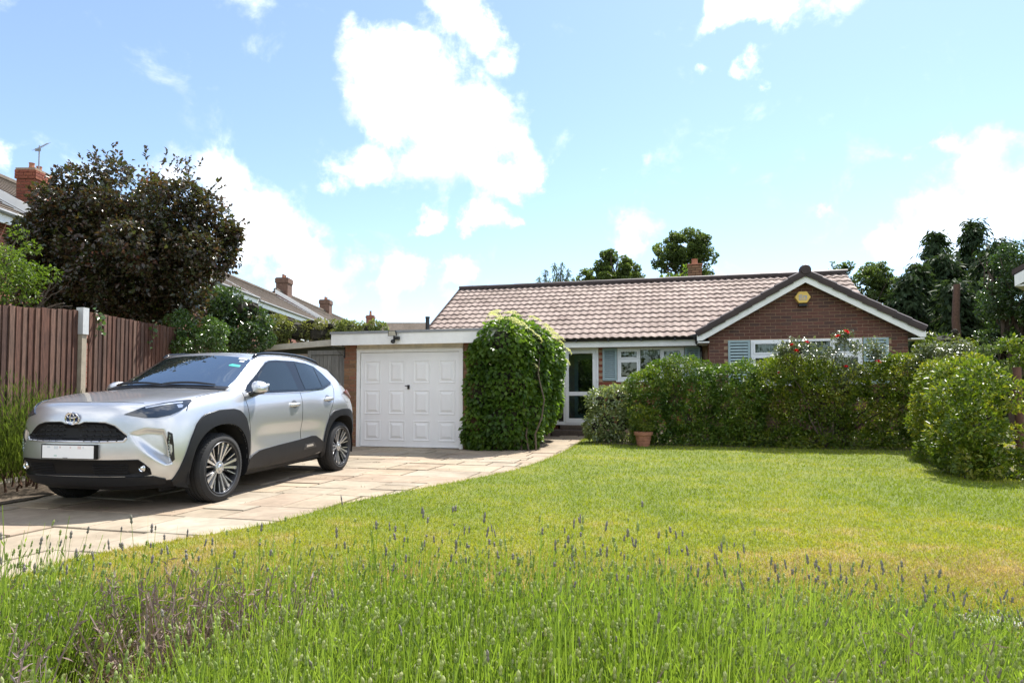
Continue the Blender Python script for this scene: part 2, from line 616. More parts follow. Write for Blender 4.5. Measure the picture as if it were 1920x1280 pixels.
def build_driveway():
    """joint bed with every paving slab a piece of its own"""
    rng = random.Random(4)
    root = empty('driveway', (-3, 9, 0))
    root['kind'] = 'structure'
    bed = MB()
    pts = [(-8, -2), (-2.0, -2)] + [(x + .25, y) for x, y in LAWN_EDGE] + [tuple(W(-2.0, 16.15)[:2]), tuple(W(-7.6, 16.15)[:2]), (-8, 9)]
    n = len(pts)
    bed.add([(x + 3, y - 9, -.012) for x, y in pts], [tuple(range(n))])
    bed.build('joint_bed', M['joint'], root)
    # rows in house directions
    v = 1.2
    cells = []
    while v < 15.9:
        h = rng.choice([.45, .6, .6, .75])
        u = -9.5 - rng.random() * .5
        while u < 1.0:
            w = rng.choice([.45, .6, .75, .9, .6])
            if h > .5 and rng.random() < .22:
                k = h * rng.choice([.42, .5, .6])
                cells.append((u, u + w, v, v + k)); cells.append((u, u + w, v + k, v + h))
            else:
                cells.append((u, u + w, v, v + h))
            u += w
        v += h
    keep = []
    for (u0, u1, v0, v1) in cells:
        c = W((u0 + u1) / 2, (v0 + v1) / 2)
        if c.x < -6.6 or c.y < 1.6:
            continue
        cors = [W(a, b_) for a in (u0, u1) for b_ in (v0, v1)]
        if all(poly_contains(LAWN_POLY, [q.x - .1 for q in cors], [q.y for q in cors])):
            continue
        if (u0 + u1) / 2 > -3.2 and v0 > 11.6 and (u0 + u1) / 2 < -2.9:
            continue
        if v0 > 11.45 and u1 < -3.0 or (u0 + u1) / 2 > 1.0:
            continue
        keep.append((u0, u1, v0, v1))
    keep.sort(key=lambda q: W(q[0], q[2]).y)
    for i, (u0, u1, v0, v1) in enumerate(keep):
        g = .008 + rng.random() * .010
        t = .004 + rng.random() * .01
        mb = MB()
        j = [(rng.uniform(-.006, .006), rng.uniform(-.006, .006)) for _ in range(4)]
        cor = [(u0 + g + j[0][0], v0 + g + j[0][1]), (u1 - g + j[1][0], v0 + g + j[1][1]), (u1 - g + j[2][0], v1 - g + j[2][1]), (u0 + g + j[3][0], v1 - g + j[3][1])]
        cu, cv = (u0 + u1) / 2, (v0 + v1) / 2
        c = W(cu, cv)
        top = [W(a, b_) - c for a, b_ in cor]
        inn = [p * .985 for p in top]
        tl = rng.uniform(-.004, .004)
        vs = [(p.x, p.y, -.03) for p in top] + [(p.x, p.y, t - .005) for p in top] + [(p.x, p.y, t + tl * p.x) for p in inn]
        fs = []
        for a in range(4):
            b2 = (a + 1) % 4
            fs += [(a, b2, b2 + 4, a + 4), (a + 4, b2 + 4, b2 + 8, a + 8)]
        fs.append((8, 9, 10, 11))
        mb.add(vs, fs)
        mb.build('paving_slab', M['slab'], root, loc=(c.x + 3, c.y - 9, 0))


build_driveway()


def joint_weeds():
    rs = np.random.RandomState(44)
    V, F = [], []
    for k in range(150):
        u, n = rs.uniform(-7, -.5), rs.choice(np.arange(4.2, 11.5, .6)) + rs.normal(0, .02)
        p = W(u, n)
        for q in range(rs.randint(3, 9)):
            a = rs.uniform(0, 2 * pi)
            h = rs.uniform(.012, .045)
            d = np.array([cos(a), sin(a), 0]) * rs.uniform(.005, .03)
            s_ = np.array([-sin(a), cos(a), 0]) * .003
            b0 = np.array([p.x + rs.normal(0, .02), p.y + rs.normal(0, .008), -.008])
            i = len(V)
            V += [b0 - s_, b0 + s_, b0 + d + np.array([0, 0, h])]
            F.append((i, i + 1, i + 2))
    m = plain('weed_green', (.12, .15, .04), .7, var=.3)
    o = link('joint_weeds', np_mesh('joint_weeds', np.array(V), np.array(F), m), kind='stuff')
    tag(o, 'small weeds sprouting from the joints of the paving', 'weeds')


joint_weeds()


def grass_colour(nt):
    """sheet and blades share the dry and the green patches of the lawn"""
    L = nt.links
    ge = nt.nodes.new('ShaderNodeNewGeometry')
    n1 = nt.nodes.new('ShaderNodeTexNoise')
    n1.inputs['Scale'].default_value = .55
    n1.inputs['Detail'].default_value = 6
    n1.inputs['Roughness'].default_value = .62
    L.new(ge.outputs['Position'], n1.inputs['Vector'])
    sep = nt.nodes.new('ShaderNodeSeparateXYZ')
    L.new(ge.outputs['Position'], sep.inputs[0])
    # the strip behind the flower border dried out
    mr = N_(nt, 'ShaderNodeMapRange')
    mr.interpolation_type = 'SMOOTHSTEP'
    mr.inputs['From Min'].default_value = 6.6
    mr.inputs['From Max'].default_value = 3.0
    mr.inputs['To Min'].default_value = -.16
    mr.inputs['To Max'].default_value = .085
    L.new(sep.outputs['Y'], mr.inputs['Value'])
    ad = N_(nt, 'ShaderNodeMath', operation='ADD')
    n2 = nt.nodes.new('ShaderNodeTexNoise')
    n2.inputs['Scale'].default_value = 2.6
    n2.inputs['Detail'].default_value = 5
    n2.inputs['Roughness'].default_value = .65
    L.new(ge.outputs['Position'], n2.inputs['Vector'])
    mm = N_(nt, 'ShaderNodeMath', operation='MULTIPLY_ADD')
    mm.inputs[1].default_value = .62
    L.new(n2.outputs['Fac'], mm.inputs[0])
    m2 = N_(nt, 'ShaderNodeMath', operation='MULTIPLY_ADD')
    m2.inputs[1].default_value = .85
    m2.inputs[2].default_value = -.235
    L.new(n1.outputs['Fac'], m2.inputs[0])
    L.new(m2.outputs[0], mm.inputs[2])
    L.new(mm.outputs[0], ad.inputs[0])
    L.new(mr.outputs[0], ad.inputs[1])
    return ad.outputs[0]


def build_lawn():
    m, nt, b = new_mat('lawn_turf')
    d = grass_colour(nt)
    c = ramp(nt, d, [(.30, (.13, .17, .012)), (.50, (.20, .215, .02)), (.62, (.30, .24, .08)), (.78, (.36, .27, .13))])
    f = noise(nt, 55, 4, .7)
    c = mixc(nt, 1.0, c, ramp(nt, f, [(.3, (.5, .5, .5)), (.7, (1.25, 1.25, 1.2))]), 'MULTIPLY')
    nt.links.new(c, b.inputs['Base Color'])
    b.inputs['Roughness'].default_value = .9
    bump(nt, b, f, .8, .03)
    mb = MB()
    pts = LAWN_POLY
    n = len(pts)
    mb.add([(x, y, .028) for x, y in pts] + [(x - .01, y, -.05) for x, y in pts], [tuple(range(n))] + [(i, i + n, (i + 1) % n + n, (i + 1) % n) for i in range(n)])
    mb.build('lawn', m, kind='structure')


build_lawn()


# ================================================================== bricks
def brick_mesh(m, L=.215, H=.065, D=.05):
    mb = MB()
    mb.bbox(-L / 2, L / 2, 0, D, -H / 2, H / 2, .003)
    return mb.mesh('brick', m, fix=True)


def lay_bricks(parent, off, mesh, u0, u1, z0, z1, n, keep=None, limit=300, rest_z=None, name='brick', axis='u', proud=.0, rng=None, step=(.225, .075)):
    """stretcher bond on the plane n (facing the viewer); bricks as objects, those below rest_z joined"""
    rng = rng or random.Random(7)
    rest = MB()
    cnt = 0
    rows = int(round((z1 - z0) / step[1]))
    for r in range(rows):
        z = z0 + (r + .5) * step[1]
        u = u0 - (step[0] / 2 if r % 2 else 0)
        while u < u1 - .01:
            a, b_ = max(u, u0) + .005, min(u + step[0], u1) - .005
            u += step[0]
            if b_ - a < .03:
                continue
            cu = (a + b_) / 2
            if keep and not keep(cu, z):
                continue
            dy = rng.uniform(-.002, .003) - proud
            if (rest_z is not None and z < rest_z) or cnt >= limit:
                rest.bbox(a - off[0], b_ - off[0], n + dy - off[1], n + dy + .05 - off[1], z - step[1] / 2 + .005 - off[2], z + step[1] / 2 - .005 - off[2], .003)
                continue
            o = link(name, mesh, parent, (cu - off[0], n + dy - off[1], z - off[2]))
            o.scale = ((b_ - a) / .215, 1, (step[1] - .01) / .065)
            cnt += 1
    if rest.v:
        rest.build('brickwork', mesh.materials[0], parent, kind='stuff')
    return cnt


# ================================================================== the bungalow
EZ, PT = 2.45, .56                              # eaves height, roof slope (tangent)
RN, EN = 19.46, 15.95                           # ridge and eaves lines
RZ = EZ + (RN - EN) * PT
GU, GZ, GN = 2.84, 3.85, 15.40                  # gable apex
SPU0, SPU1 = -6.68, 4.63
HO = (0.5, 16.3, 0)
house = empty('bungalow', W(*HO), -TH, 'single storey brick bungalow with pink brown pantile roof and front gable', 'house')


def hp(name, mb, m, parent=None, smooth=False, kind=None):
    return mb.build(name, m, parent or house, smooth, HO, kind)


def gable_z(u):
    return GZ - .09 - abs(u - GU) * .565


def build_house():
    # walls -----------------------------------------------------------
    mb = MB()
    mb.box(-1.9, .77, 16.37, 16.6, 0, 1.36).box(-1.9, -1.42, 16.37, 16.6, 1.36, 2.2).box(.21, .77, 16.37, 16.6, 1.36, 2.2).box(-1.9, .77, 16.37, 16.6, 2.2, 2.42)
    fw = hp('front_wall', mb, M['mortar_dark'])
    bm_ = brick_mesh(M['brick_red'])
    win = lambda u, z: not (-1.80 < u < .62 and 1.36 < z < 2.22)
    lay_bricks(fw, HO, bm_, -1.9, .77, 0.3, 2.4, 16.36, keep=lambda u, z: win(u, z) and not u > .6, rest_z=.75)
    # gable wall with its window opening
    mb = MB()
    y0, y1 = 15.62, 15.85
    mb.box(.77, 1.69, y0, y1, 0, 2.28).box(4.01, 4.92, y0, y1, 0, 2.28).box(1.69, 4.01, y0, y1, 0, 1.25)
    zt = lambda u: 3.66 - .565 * abs(u - GU)
    mb.prism([(.77, 2.28), (4.92, 2.28), (4.92, zt(4.92)), (GU, 3.66), (.77, zt(.77))], lambda u, z: (u, y0, z), lambda u, z: (u, y1, z))
    gw = hp('gable_wall', mb, M['mortar_dark'])
    gb = brick_mesh(M['brick_brown'])
    lay_bricks(gw, HO, gb, .77, 4.92, .2, 3.65, 15.61, keep=lambda u, z: z < 3.62 - .565 * abs(u - GU) - .02 and not (1.15 < u < 4.57 and 1.25 < z < 2.30), rest_z=1.66)
    mb = MB()
    mb.box(.77, .97, 15.66, 16.6, 0, 2.4)
    mb.box(4.72, 4.92, 15.86, 22.6, 0, 2.5)
    mb.box(-6.4, 4.92, 22.6, 22.8, 0, 2.5)
    mb.box(-6.4, -6.2, 16.4, 22.6, 0, 2.5)
    mb.box(-6.2, -2.95, 16.4, 16.6, 0, 2.42)
    mb.prism([(16.3, 2.4), (22.6, 2.4), (RN, RZ - .16)], lambda n, z: (-6.4, n, z), lambda n, z: (-6.2, n, z))
    mb.prism([(16.3, 2.4), (22.6, 2.4), (RN, RZ - .16)], lambda n, z: (4.3, n, z), lambda n, z: (4.45, n, z))
    hp('side_wall', mb, M['brick_red'])
    mb = MB()
    mb.box(-6.2, 4.72, 16.6, 22.6, .2, .24)
    mb.box(-6.1, 4.72, 18.6, 18.7, .24, 2.36)
    mb.box(-6.1, 4.72, 16.62, 18.6, 2.36, 2.38)
    hp('room', mb, M['room'])
    # roof decks ----------------------------------------------------------
    mb = MB()
    t = .04
    dz = .055
    mb.prism([(EN + .03, EZ - dz), (RN, RZ - dz), (RN + 3.5, EZ - dz), (RN + 3.5, EZ - dz - t), (RN, RZ - dz - t), (EN + .03, EZ - dz - t)],
             lambda n, z: (SPU0 + .02, n, z), lambda n, z: (SPU1 - .02, n, z))
    gz = GZ - .16
    for s in (-1, 1):
        e = 2.33
        mb.prism([(0, gz), (s * e, gz - .565 * e), (s * e, gz - .565 * e - .04), (0, gz - .04)], lambda u, z: (GU + u, 15.47, z), lambda u, z: (GU + u, 18.3, z))
    roof = hp('roof', mb, M['roof_dark'])
    # pantiles -------------------------------------------------------------
    tw, gauge, tl = .1885, 4.03 / 13, .385
    S = 8
    cx, sx = 1 / math.hypot(1, PT), PT / math.hypot(1, PT)

    def prof(t_):                                # one bold roll per tile
        return (.0120 * (1 - cos(2 * pi * t_))) + .004 * sin(2 * pi * t_)

    def tile_geo(mb, du=0, dn=0, dzz=0, jit=0.0):
        vs = []
        for (yy, lift) in ((0, .036 + jit), (tl, 0)):
            for i in range(S + 1):
                t_ = i / S * 1.06 - .03
                h = prof(t_) + lift
                x = (t_ - .5) * tw
                # along slope yy, normal h
                vs.append((x + du, yy * cx - h * sx + dn, yy * sx + h * cx + dzz))
        for i in range(S + 1):                   # front lip
            t_ = i / S * 1.06 - .03
            h = prof(t_) + .036 + jit - .024
            x = (t_ - .5) * tw
            vs.append((x + du, -h * sx + dn, h * cx + dzz))
        n = S + 1
        fs = [(i, i + 1, n + i + 1, n + i) for i in range(S)] + [(2 * n + i, 2 * n + i + 1, i + 1, i) for i in range(S)]
        mb.add(vs, fs)
    mb = MB(); tile_geo(mb)
    tme = mb.mesh('roof_tile', M['roof_tile'], smooth=40, fix=False)
    cols = int(round((SPU1 - SPU0) / tw))
    rng = random.Random(3)
    spots = []
    for r in range(13):
        for c in range(cols):
            u = SPU0 + (c + .5) * tw
            d = r * gauge
            n = EN + d * cx
            z = EZ - .045 + d * sx
            if z + .06 < gable_z(u) and u > .4:
                continue
            spots.append((u, n, z, r))
    # largest in the picture: nearest to the viewer, in front of the rest
    spots.sort(key=lambda q: (W(q[0], q[1]).length + (6 if (q[0] < -2.6 and q[3] < 3) else 0)))
    for (u, n, z, r) in spots[:300]:
        o = link('roof_tile', tme, roof, (u - HO[0], n - HO[1], z + rng.uniform(-.003, .004)))
        o.rotation_euler = (rng.uniform(-.006, .006), 0, rng.uniform(-.006, .006))
    rest = MB()
    for (u, n, z, r) in spots[300:]:
        tile_geo(rest, u - HO[0], n - HO[1], z + rng.uniform(-.003, .004), rng.uniform(-.002, .003))
    me = rest.mesh('roof_tiling', M['roof_tile'], smooth=40, fix=False)
    link('roof_tiling', me, roof, kind='stuff')
    # gable slopes and the rear slope get joined tiling too (seen only from the side)
    gt = MB()
    for s in (-1, 1):
        for r in range(8):
            for c in range(14):
                d0 = 2.42 - r * .3
                vs = []
                n0 = 15.6 + c * tw
                if n0 > 15.5 + 2.2: continue
                for (dd, lift) in ((d0, .03), (max(0, d0 - .36), 0)):
                    for i in range(5):
                        t_ = i / 4
                        h = prof(t_) + lift
                        uu = dd * .87
                        vs.append((GU + s * (uu + h * .49) - HO[0], n0 + t_ * tw - HO[1], GZ - .12 - dd * .87 * .565 + h * .87))
                gt.add(vs, [(i, i + 1, 6 + i, 5 + i) for i in range(4)])
    link('gable_tiling', gt.mesh('gable_tiling', M['roof_tile'], smooth=40), roof, kind='stuff')
    # ridge tiles --------------------------------------------------------------
    mb = MB()
    seg = 9
    vs = []
    for x in (-.226, .226):
        for rr in (.105, .09):
            for k in range(seg + 1):
                w = pi * k / seg
                vs.append((x, rr * cos(w) * 1.05, rr * sin(w) * .85))
    n = seg + 1
    fs = []
    for k in range(seg):
        fs += [(k, k + 1, 2 * n + k + 1, 2 * n + k), (k, n + k, n + k + 1, k + 1), (2 * n + k, 2 * n + k + 1, 3 * n + k + 1, 3 * n + k)]
    mb.add(vs, fs)
    rme = mb.mesh('ridge_tile', M['roof_dark'], smooth=40)
    k = int((SPU1 - SPU0) / .455)
    for i in range(k + 1):
        u = SPU0 + .2 + i * .455
        if u > SPU1: break
        o = link('ridge_tile', rme, roof, (u - HO[0], RN - HO[1], RZ + .0 + rng.uniform(-.003, .003)))
        o.rotation_euler = (0, rng.uniform(-.006, .006), 0)
    # bedding mortar under the ridge
    mb = MB()
    mb.box(SPU0 + .03, SPU1 - .03, RN - .1, RN + .1, RZ - .04, RZ + .02)
    hp('ridge_bedding', mb, M['roof_dark'], roof)
    # gable ridge + verge caps -----------------------------------------------------
    for i in range(6):
        o = link('ridge_tile', rme, roof, (GU - HO[0], 15.58 + i * .455 - HO[1], GZ - .075))
        o.rotation_euler = (0, 0, pi / 2)
    vb = MB()
    vs, fs = [], []
    L_ = .36
    for x in (0, L_):
        lift = .018 if x == 0 else 0.0
        for (yy, zz) in ((0, -.10), (-.012, -.02), (0, .035), (.05, .062), (.12, .06), (.16, .03)):
            vs.append((x, yy, zz + lift))
    for i in range(5):
        fs.append((i, i + 1, 7 + i, 6 + i))
    fs += [(0, 1, 2, 3, 4, 5), (11, 10, 9, 8, 7, 6)]
    vb.add(vs, fs)
    vme = vb.mesh('verge_tile', M['roof_dark'], smooth=30)
    sl = math.atan(.565)
    for s in (-1, 1):
        for i in range(8):
            d = .04 + i * .335
            u = GU + s * (d + .33) * cos(sl)
            z = GZ - .10 - (d + .33) * sin(sl)
            o = link('verge_tile', vme, roof, (u - HO[0], 15.365 - HO[1], z + .03))
            # local +x runs up the slope towards the apex
            if s < 0:
                o.rotation_euler = (0, -sl, 0)
            else:
                o.rotation_euler = (0, sl, 0)
                o.scale = (-1, 1, 1)
    mb = MB()
    mb.lathe([(.0, -.02), (.10, -.02), (.125, .03), (.125, .14), (.1, .16), (0, .16)], 14, (GU, 15.36, GZ - .035), 'y')
    hp('apex_cap', mb, M['roof_dark'], roof)
    # left verge of the main roof
    mb = MB()
    mb.prism([(EN, EZ - .09), (RN, RZ - .09), (RN, RZ + .03), (EN, EZ + .03)], lambda n, z: (SPU0 - .03, n, z), lambda n, z: (SPU0 + .005, n, z))
    hp('verge_board', mb, M['roof_dark'], roof)
    # barge boards
    for s in (-1, 1):
        mb = MB()
        a = 2.345 if s < 0 else 2.36
        p = [(0, GZ - .125), (s * a, GZ - .125 - .565 * a), (s * a, GZ - .125 - .565 * a - .13), (s * (a - .12), GZ - .315 - .565 * (a - .12)), (0, GZ - .315)]
        mb.prism(p, lambda u, z: (GU + u, 15.40, z), lambda u, z: (GU + u, 15.425, z))
        hp('barge_board', mb, M['white_paint'])
        mb = MB()
        mb.prism([(0, GZ - .255), (s * (a - .02), GZ - .255 - .565 * (a - .02)), (s * (a - .02), GZ - .27 - .565 * (a - .02)), (0, GZ - .27)], lambda u, z: (GU + u, 15.427, z), lambda u, z: (GU + u, 15.60, z))
        # boxed end
        e = GU + s * (a - .02)
        lo, hi = (e, GU - 2.07) if s < 0 else (GU + 2.085, e)
        zb = GZ - .28 - .565 * (a - .02)
        mb.box(lo, hi, 15.428, 16.0, zb - .03, zb)
        hp('soffit', mb, M['white_paint'])
    # main fascia, soffit, gutters
    mb = MB()
    mb.box(-2.75, .50, 16.0, 16.02, 2.21, 2.385)
    hp('fascia', mb, M['white_paint'])
    mb = MB()
    mb.box(-2.75, .76, 16.021, 16.355, 2.215, 2.23)
    hp('soffit', mb, M['white_paint'])
    mb = MB()
    pts, fs = [], []
    for x in (-6.6, .53):
        for k in range(7):
            w = pi + pi * k / 6
            pts.append((x, 15.94 + .055 * cos(w), 2.405 + .055 * sin(w)))
    fs = [(k, k + 1, 8 + k, 7 + k) for k in range(6)] + [tuple(range(7)), tuple(range(7, 14))]
    mb.add(pts, fs)
    for x in (-2.4, -1.6, -.8, 0.0, .45):
        mb.box(x - .015, x + .015, 15.88, 16.0, 2.34, 2.40)
    hp('gutter', mb, M['gutter'], smooth=40)
    mb = MB()
    mb.tube([(.50, 15.95, 2.36), (.50, 15.97, 2.27), (.62, 16.2, 2.17), (.62, 16.27, 2.08), (.62, 16.28, .1)], .034, 8)
    mb.tube([(.36, 15.96, 2.42), (.50, 15.95, 2.44), (.58, 15.9, 2.5)], .05, 8)
    hp('downpipe', mb, M['gutter'], smooth=40)
    # chimney ------------------------------------------------------------------
    ch = MB()
    ch.box(.41, .81, 20.2, 20.6, 3.4, 4.97)
    chim = hp('chimney', ch, M['mortar'])
    cb = brick_mesh(M['brick_pier'])
    lay_bricks(chim, HO, cb, .40, .82, 4.05, 4.98, 20.15)
    mb = MB()
    mb.lathe([(.0, 4.97), (.10, 4.97), (.10, 5.02), (.085, 5.16), (.10, 5.19), (.08, 5.19), (.08, 5.1)], 12, (.61, 20.4, 0))
    mb.box(.38, .84, 20.13, 20.62, 4.972, 5.0)
    hp('chimney_pot', mb, M['terracotta'], chim, smooth=40)


build_house()


def window(name, u0, u1, z0, z1, n, cols, fan, parent=None):
    """upvc casement: outer frame, mullions, sashes with their panes; cols = list of light widths"""
    mb = MB()
    d0, d1 = n, n + .07
    f = .05
    mb.box(u0, u1, d0, d1, z0, z0 + f).box(u0, u1, d0, d1, z1 - f, z1)
    mb.box(u0, u0 + f, d0, d1, z0 + f, z1 - f).box(u1 - f, u1, d0, d1, z0 + f, z1 - f)
    root = hp(name, mb, M['upvc'])
    sl = MB()
    sl.box(u0 - .03, u1 + .03, n - .05, n + .05, z0 - .035, z0 - .003)
    hp('sill', sl, M['upvc'], root)
    tot = sum(cols)
    x = u0 + f
    wi = (u1 - u0 - 2 * f)
    for i, c in enumerate(cols):
        w = wi * c / tot
        a, b_ = x, x + w
        x += w
        if i < len(cols) - 1:
            mu = MB(); mu.box(b_ - .022, b_ + .022, d0 + .002, d1, z0 + f, z1 - f)
            hp('mullion', mu, M['upvc'], root)
        if i: a += .022
        if i < len(cols) - 1: b_ -= .022
        lights = [(z0 + f, z1 - f)]
        if fan[i]:
            zz = z1 - f - (z1 - z0) * .30
            lights = [(z0 + f, zz - .022), (zz + .022, z1 - f)]
            tr = MB(); tr.box(a, b_, d0 + .002, d1, zz - .022, zz + .022)
            hp('transom', tr, M['upvc'], root)
        for (p, q) in lights:
            s = .042 if fan[i] else .012
            if fan[i]:
                sa = MB()
                sa.box(a + .002, b_ - .002, d0 - .012, d0 + .04, p + .002, p + s).box(a + .002, b_ - .002, d0 - .012, d0 + .04, q - s, q - .002)
                sa.box(a + .002, a + s, d0 - .012, d0 + .04, p + s, q - s).box(b_ - s, b_ - .002, d0 - .012, d0 + .04, p + s, q - s)
                hp('sash', sa, M['upvc'], root)
            pa = MB(); pa.box(a + s, b_ - s, d0 + .012, d0 + .016, p + s, q - s)
            hp('pane', pa, M['glass'], root)
    return root


def shutter(u0, u1, z0, z1, n, slats, parent=None):
    mb = MB()
    f = .05
    mb.box(u0, u0 + f, n - .035, n, z0, z1).box(u1 - f, u1, n - .035, n, z0, z1)
    mb.box(u0 + f, u1 - f, n - .035, n, z0, z0 + f).box(u0 + f, u1 - f, n - .035, n, z1 - f, z1)
    r = hp('shutter', mb, M['shutter'])
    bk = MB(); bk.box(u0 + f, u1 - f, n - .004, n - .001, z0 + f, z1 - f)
    hp('gap_shade', bk, M['slat_shade'], r)  # dark sheet standing in for the shade between the slats
    st = (z1 - z0 - 2 * f) / slats
    sm = MB()
    sm.prism([(-.034, -st * .36), (-.028, -st * .40), (-.012, st * .20), (-.018, st * .24)], lambda y, z: (0, y, z), lambda y, z: (u1 - u0 - 2 * f, y, z))
    me = sm.mesh('slat', M['shutter'])
    for k in range(slats):
        link('slat', me, r, (u0 + f - HO[0], n - HO[1], z0 + f + (k + .5) * st))
    return r


window('window', -1.42, .21, 1.38, 2.20, 16.36, [.52, .56, .52], [1, 0, 1])
shutter(-1.79, -1.43, 1.38, 2.20, 16.352, 14)
shutter(.225, .60, 1.38, 2.20, 16.352, 14)
window('window', 1.69, 4.01, 1.27, 2.28, 15.60, [.62, 1.15, .62], [1, 0, 1])
shutter(1.19, 1.675, 1.27, 2.28, 15.604, 13)
shutter(4.03, 4.53, 1.27, 2.28, 15.604, 13)


def curtain(u0, u1, z0, z1, n, folds, m):
    vs, fs = [], []
    k = folds * 6
    for i in range(k + 1):
        t = i / k
        x = u0 + (u1 - u0) * t
        y = n + .025 * sin(t * folds * 2 * pi) + .008 * sin(t * folds * 5.1)
        vs += [(x, y, z0), (x, y, z1)]
    fs = [(2 * i, 2 * i + 2, 2 * i + 3, 2 * i + 1) for i in range(k)]
    mb = MB().add(vs, fs)
    o = hp('curtain', mb, m, smooth=True)
    return o


curtain(1.72, 2.32, 1.3, 2.24, 15.78, 9, M['curtain'])
curtain(2.98, 3.52, 1.3, 2.24, 15.78, 9, M['curtain'])
curtain(3.56, 3.98, 1.3, 2.24, 15.80, 6, M['curtain'])
curtain(-1.38, .18, 2.02, 2.18, 16.56, 22, M['curtain'])


def build_porch():
    # glazed entrance between garage side and the brick front
    n = 16.33
    mb = MB()
    mb.box(-3.0, -2.93, n, n + .07, .25, 2.2).box(-2.80, -2.75, n, n + .07, .25, 2.2)
    mb.box(-3.0, -1.9, n, n + .07, 2.16, 2.215).box(-2.75, -1.9, n - .002, n + .07, .25, .29).box(-1.955, -1.9, n, n + .07, .29, 2.16)
    mb.box(-2.93, -2.8, n, n + .07, .25, .33).box(-2.93, -2.8, n, n + .07, 1.0, 1.07)
    por = hp('porch_frame', mb, M['upvc'])
    pa = MB(); pa.box(-2.93, -2.8, n + .02, n + .024, .33, 1.0).box(-2.93, -2.8, n + .02, n + .024, 1.07, 2.16)
    hp('pane', pa, M['glass'], por)
    mb = MB()
    a, b_, f = -2.745, -1.96, .085
    y0, y1 = n - .015, n + .05
    mb.box(a, a + f, y0, y1, .295, 2.155).box(b_ - f, b_, y0, y1, .295, 2.155)
    mb.box(a + f, b_ - f, y0, y1, .295, .42).box(a + f, b_ - f, y0, y1, 2.08, 2.155).box(a + f, b_ - f, y0, y1, 1.0, 1.10)
    door = hp('front_door', mb, M['upvc'])
    for (p, q) in ((.42, 1.0), (1.10, 2.08)):
        pa = MB(); pa.box(a + f, b_ - f, n + .01, n + .014, p, q)
        hp('pane', pa, M['glass'], door)
    h = MB()
    h.box(b_ - .06, b_ - .025, y0 - .012, y0, 1.02, 1.24).tube([(b_ - .042, y0 - .01, 1.15), (b_ - .042, y0 - .05, 1.15), (b_ - .16, y0 - .055, 1.15)], .011, 6)
    hp('door_handle', h, M['upvc'], door)
    bl = MB(); bl.bbox(-1.945, -1.915, n - .015, n, 1.36, 1.43, .003)
    hp('door_bell', bl, M['upvc'], por)
    # inner door seen through the glass
    mb = MB()
    m_ = n + 1.1
    mb.box(-3.0, -1.92, m_ + .06, m_ + .1, .25, 2.3)
    hp('hall_wall', mb, M['room'], por)
    mb = MB()
    a2, b2 = -2.68, -1.95
    mb.box(a2, a2 + .1, m_, m_ + .05, .27, 2.1).box(b2 - .1, b2, m_, m_ + .05, .27, 2.1).box(a2 + .1, b2 - .1, m_, m_ + .05, .27, .5).box(a2 + .1, b2 - .1, m_, m_ + .05, 1.98, 2.1).box(a2 + .1, b2 - .1, m_, m_ + .05, .98, 1.1)
    idr = hp('inner_door', mb, M['blue_curtain'])
    pa = MB(); pa.box(a2 + .1, b2 - .1, m_ + .02, m_ + .025, .5, .98).box(a2 + .1, b2 - .1, m_ + .02, m_ + .025, 1.1, 1.98)
    hp('pane', pa, M['dark_glass'], idr)
    st = MB()
    st.bbox(-3.0, -1.75, 15.75, 16.38, -.04, .14, .01)
    st.bbox(-2.85, -1.88, 16.05, 16.36, .141, .25, .01)
    hp('door_step', st, plain('step_dark', (.10, .075, .06), .9, var=.3, scale=15, bmp=.3))


build_porch()

# alarm box on the gable -------------------------------------------------------
al = empty('alarm_box', W(GU - .04, 15.55, 3.22), -TH, 'yellow hexagonal burglar alarm box high on the brick gable', 'alarm box')
hx = [(.175 * cos(radians(60 * k)), .155 * sin(radians(60 * k))) for k in range(6)]
mb = MB()
mb.prism(hx, lambda x, z: (x * .93, -.045, z * .93), lambda x, z: (x, .04, z))
mb.build('housing', M['alarm'], al)
mb = MB()
mb.box(-.085, -.01, -.0475, -.0455, .03, .05).box(-.085, .085, -.0475, -.0455, -.062, -.048).box(-.085, -.07, -.0475, -.0455, -.045, .028)
mb.box(.005, .02, -.0475, -.0455, -.03, .035).box(.02, .05, -.0475, -.0455, .02, .035).box(.05, .064, -.0475, -.0455, -.03, .035).box(.07, .084, -.0475, -.0455, -.03, .035).box(-.055, -.01, -.0475, -.0455, -.03, -.015).box(-.055, -.04, -.0475, -.0455, -.015, .015).box(-.04, -.01, -.0475, -.0455, 0, .015)
mb.build('emblem', M['alarm_blue'], al)
mb = MB(); mb.bbox(-.09, .09, -.035, .04, -.2, -.148, .006)
mb.build('strobe', M['black'], al)


# ================================================================== the garage
GO = (-5.0, 11.6, 0)
gar = empty('garage', W(*GO), -TH, 'flat roofed garage with white fascia and white panelled up and over door', 'garage')


def gp(name, mb, m, parent=None, smooth=False, kind=None):
    return mb.build(name, m, parent or gar, smooth, GO, kind)


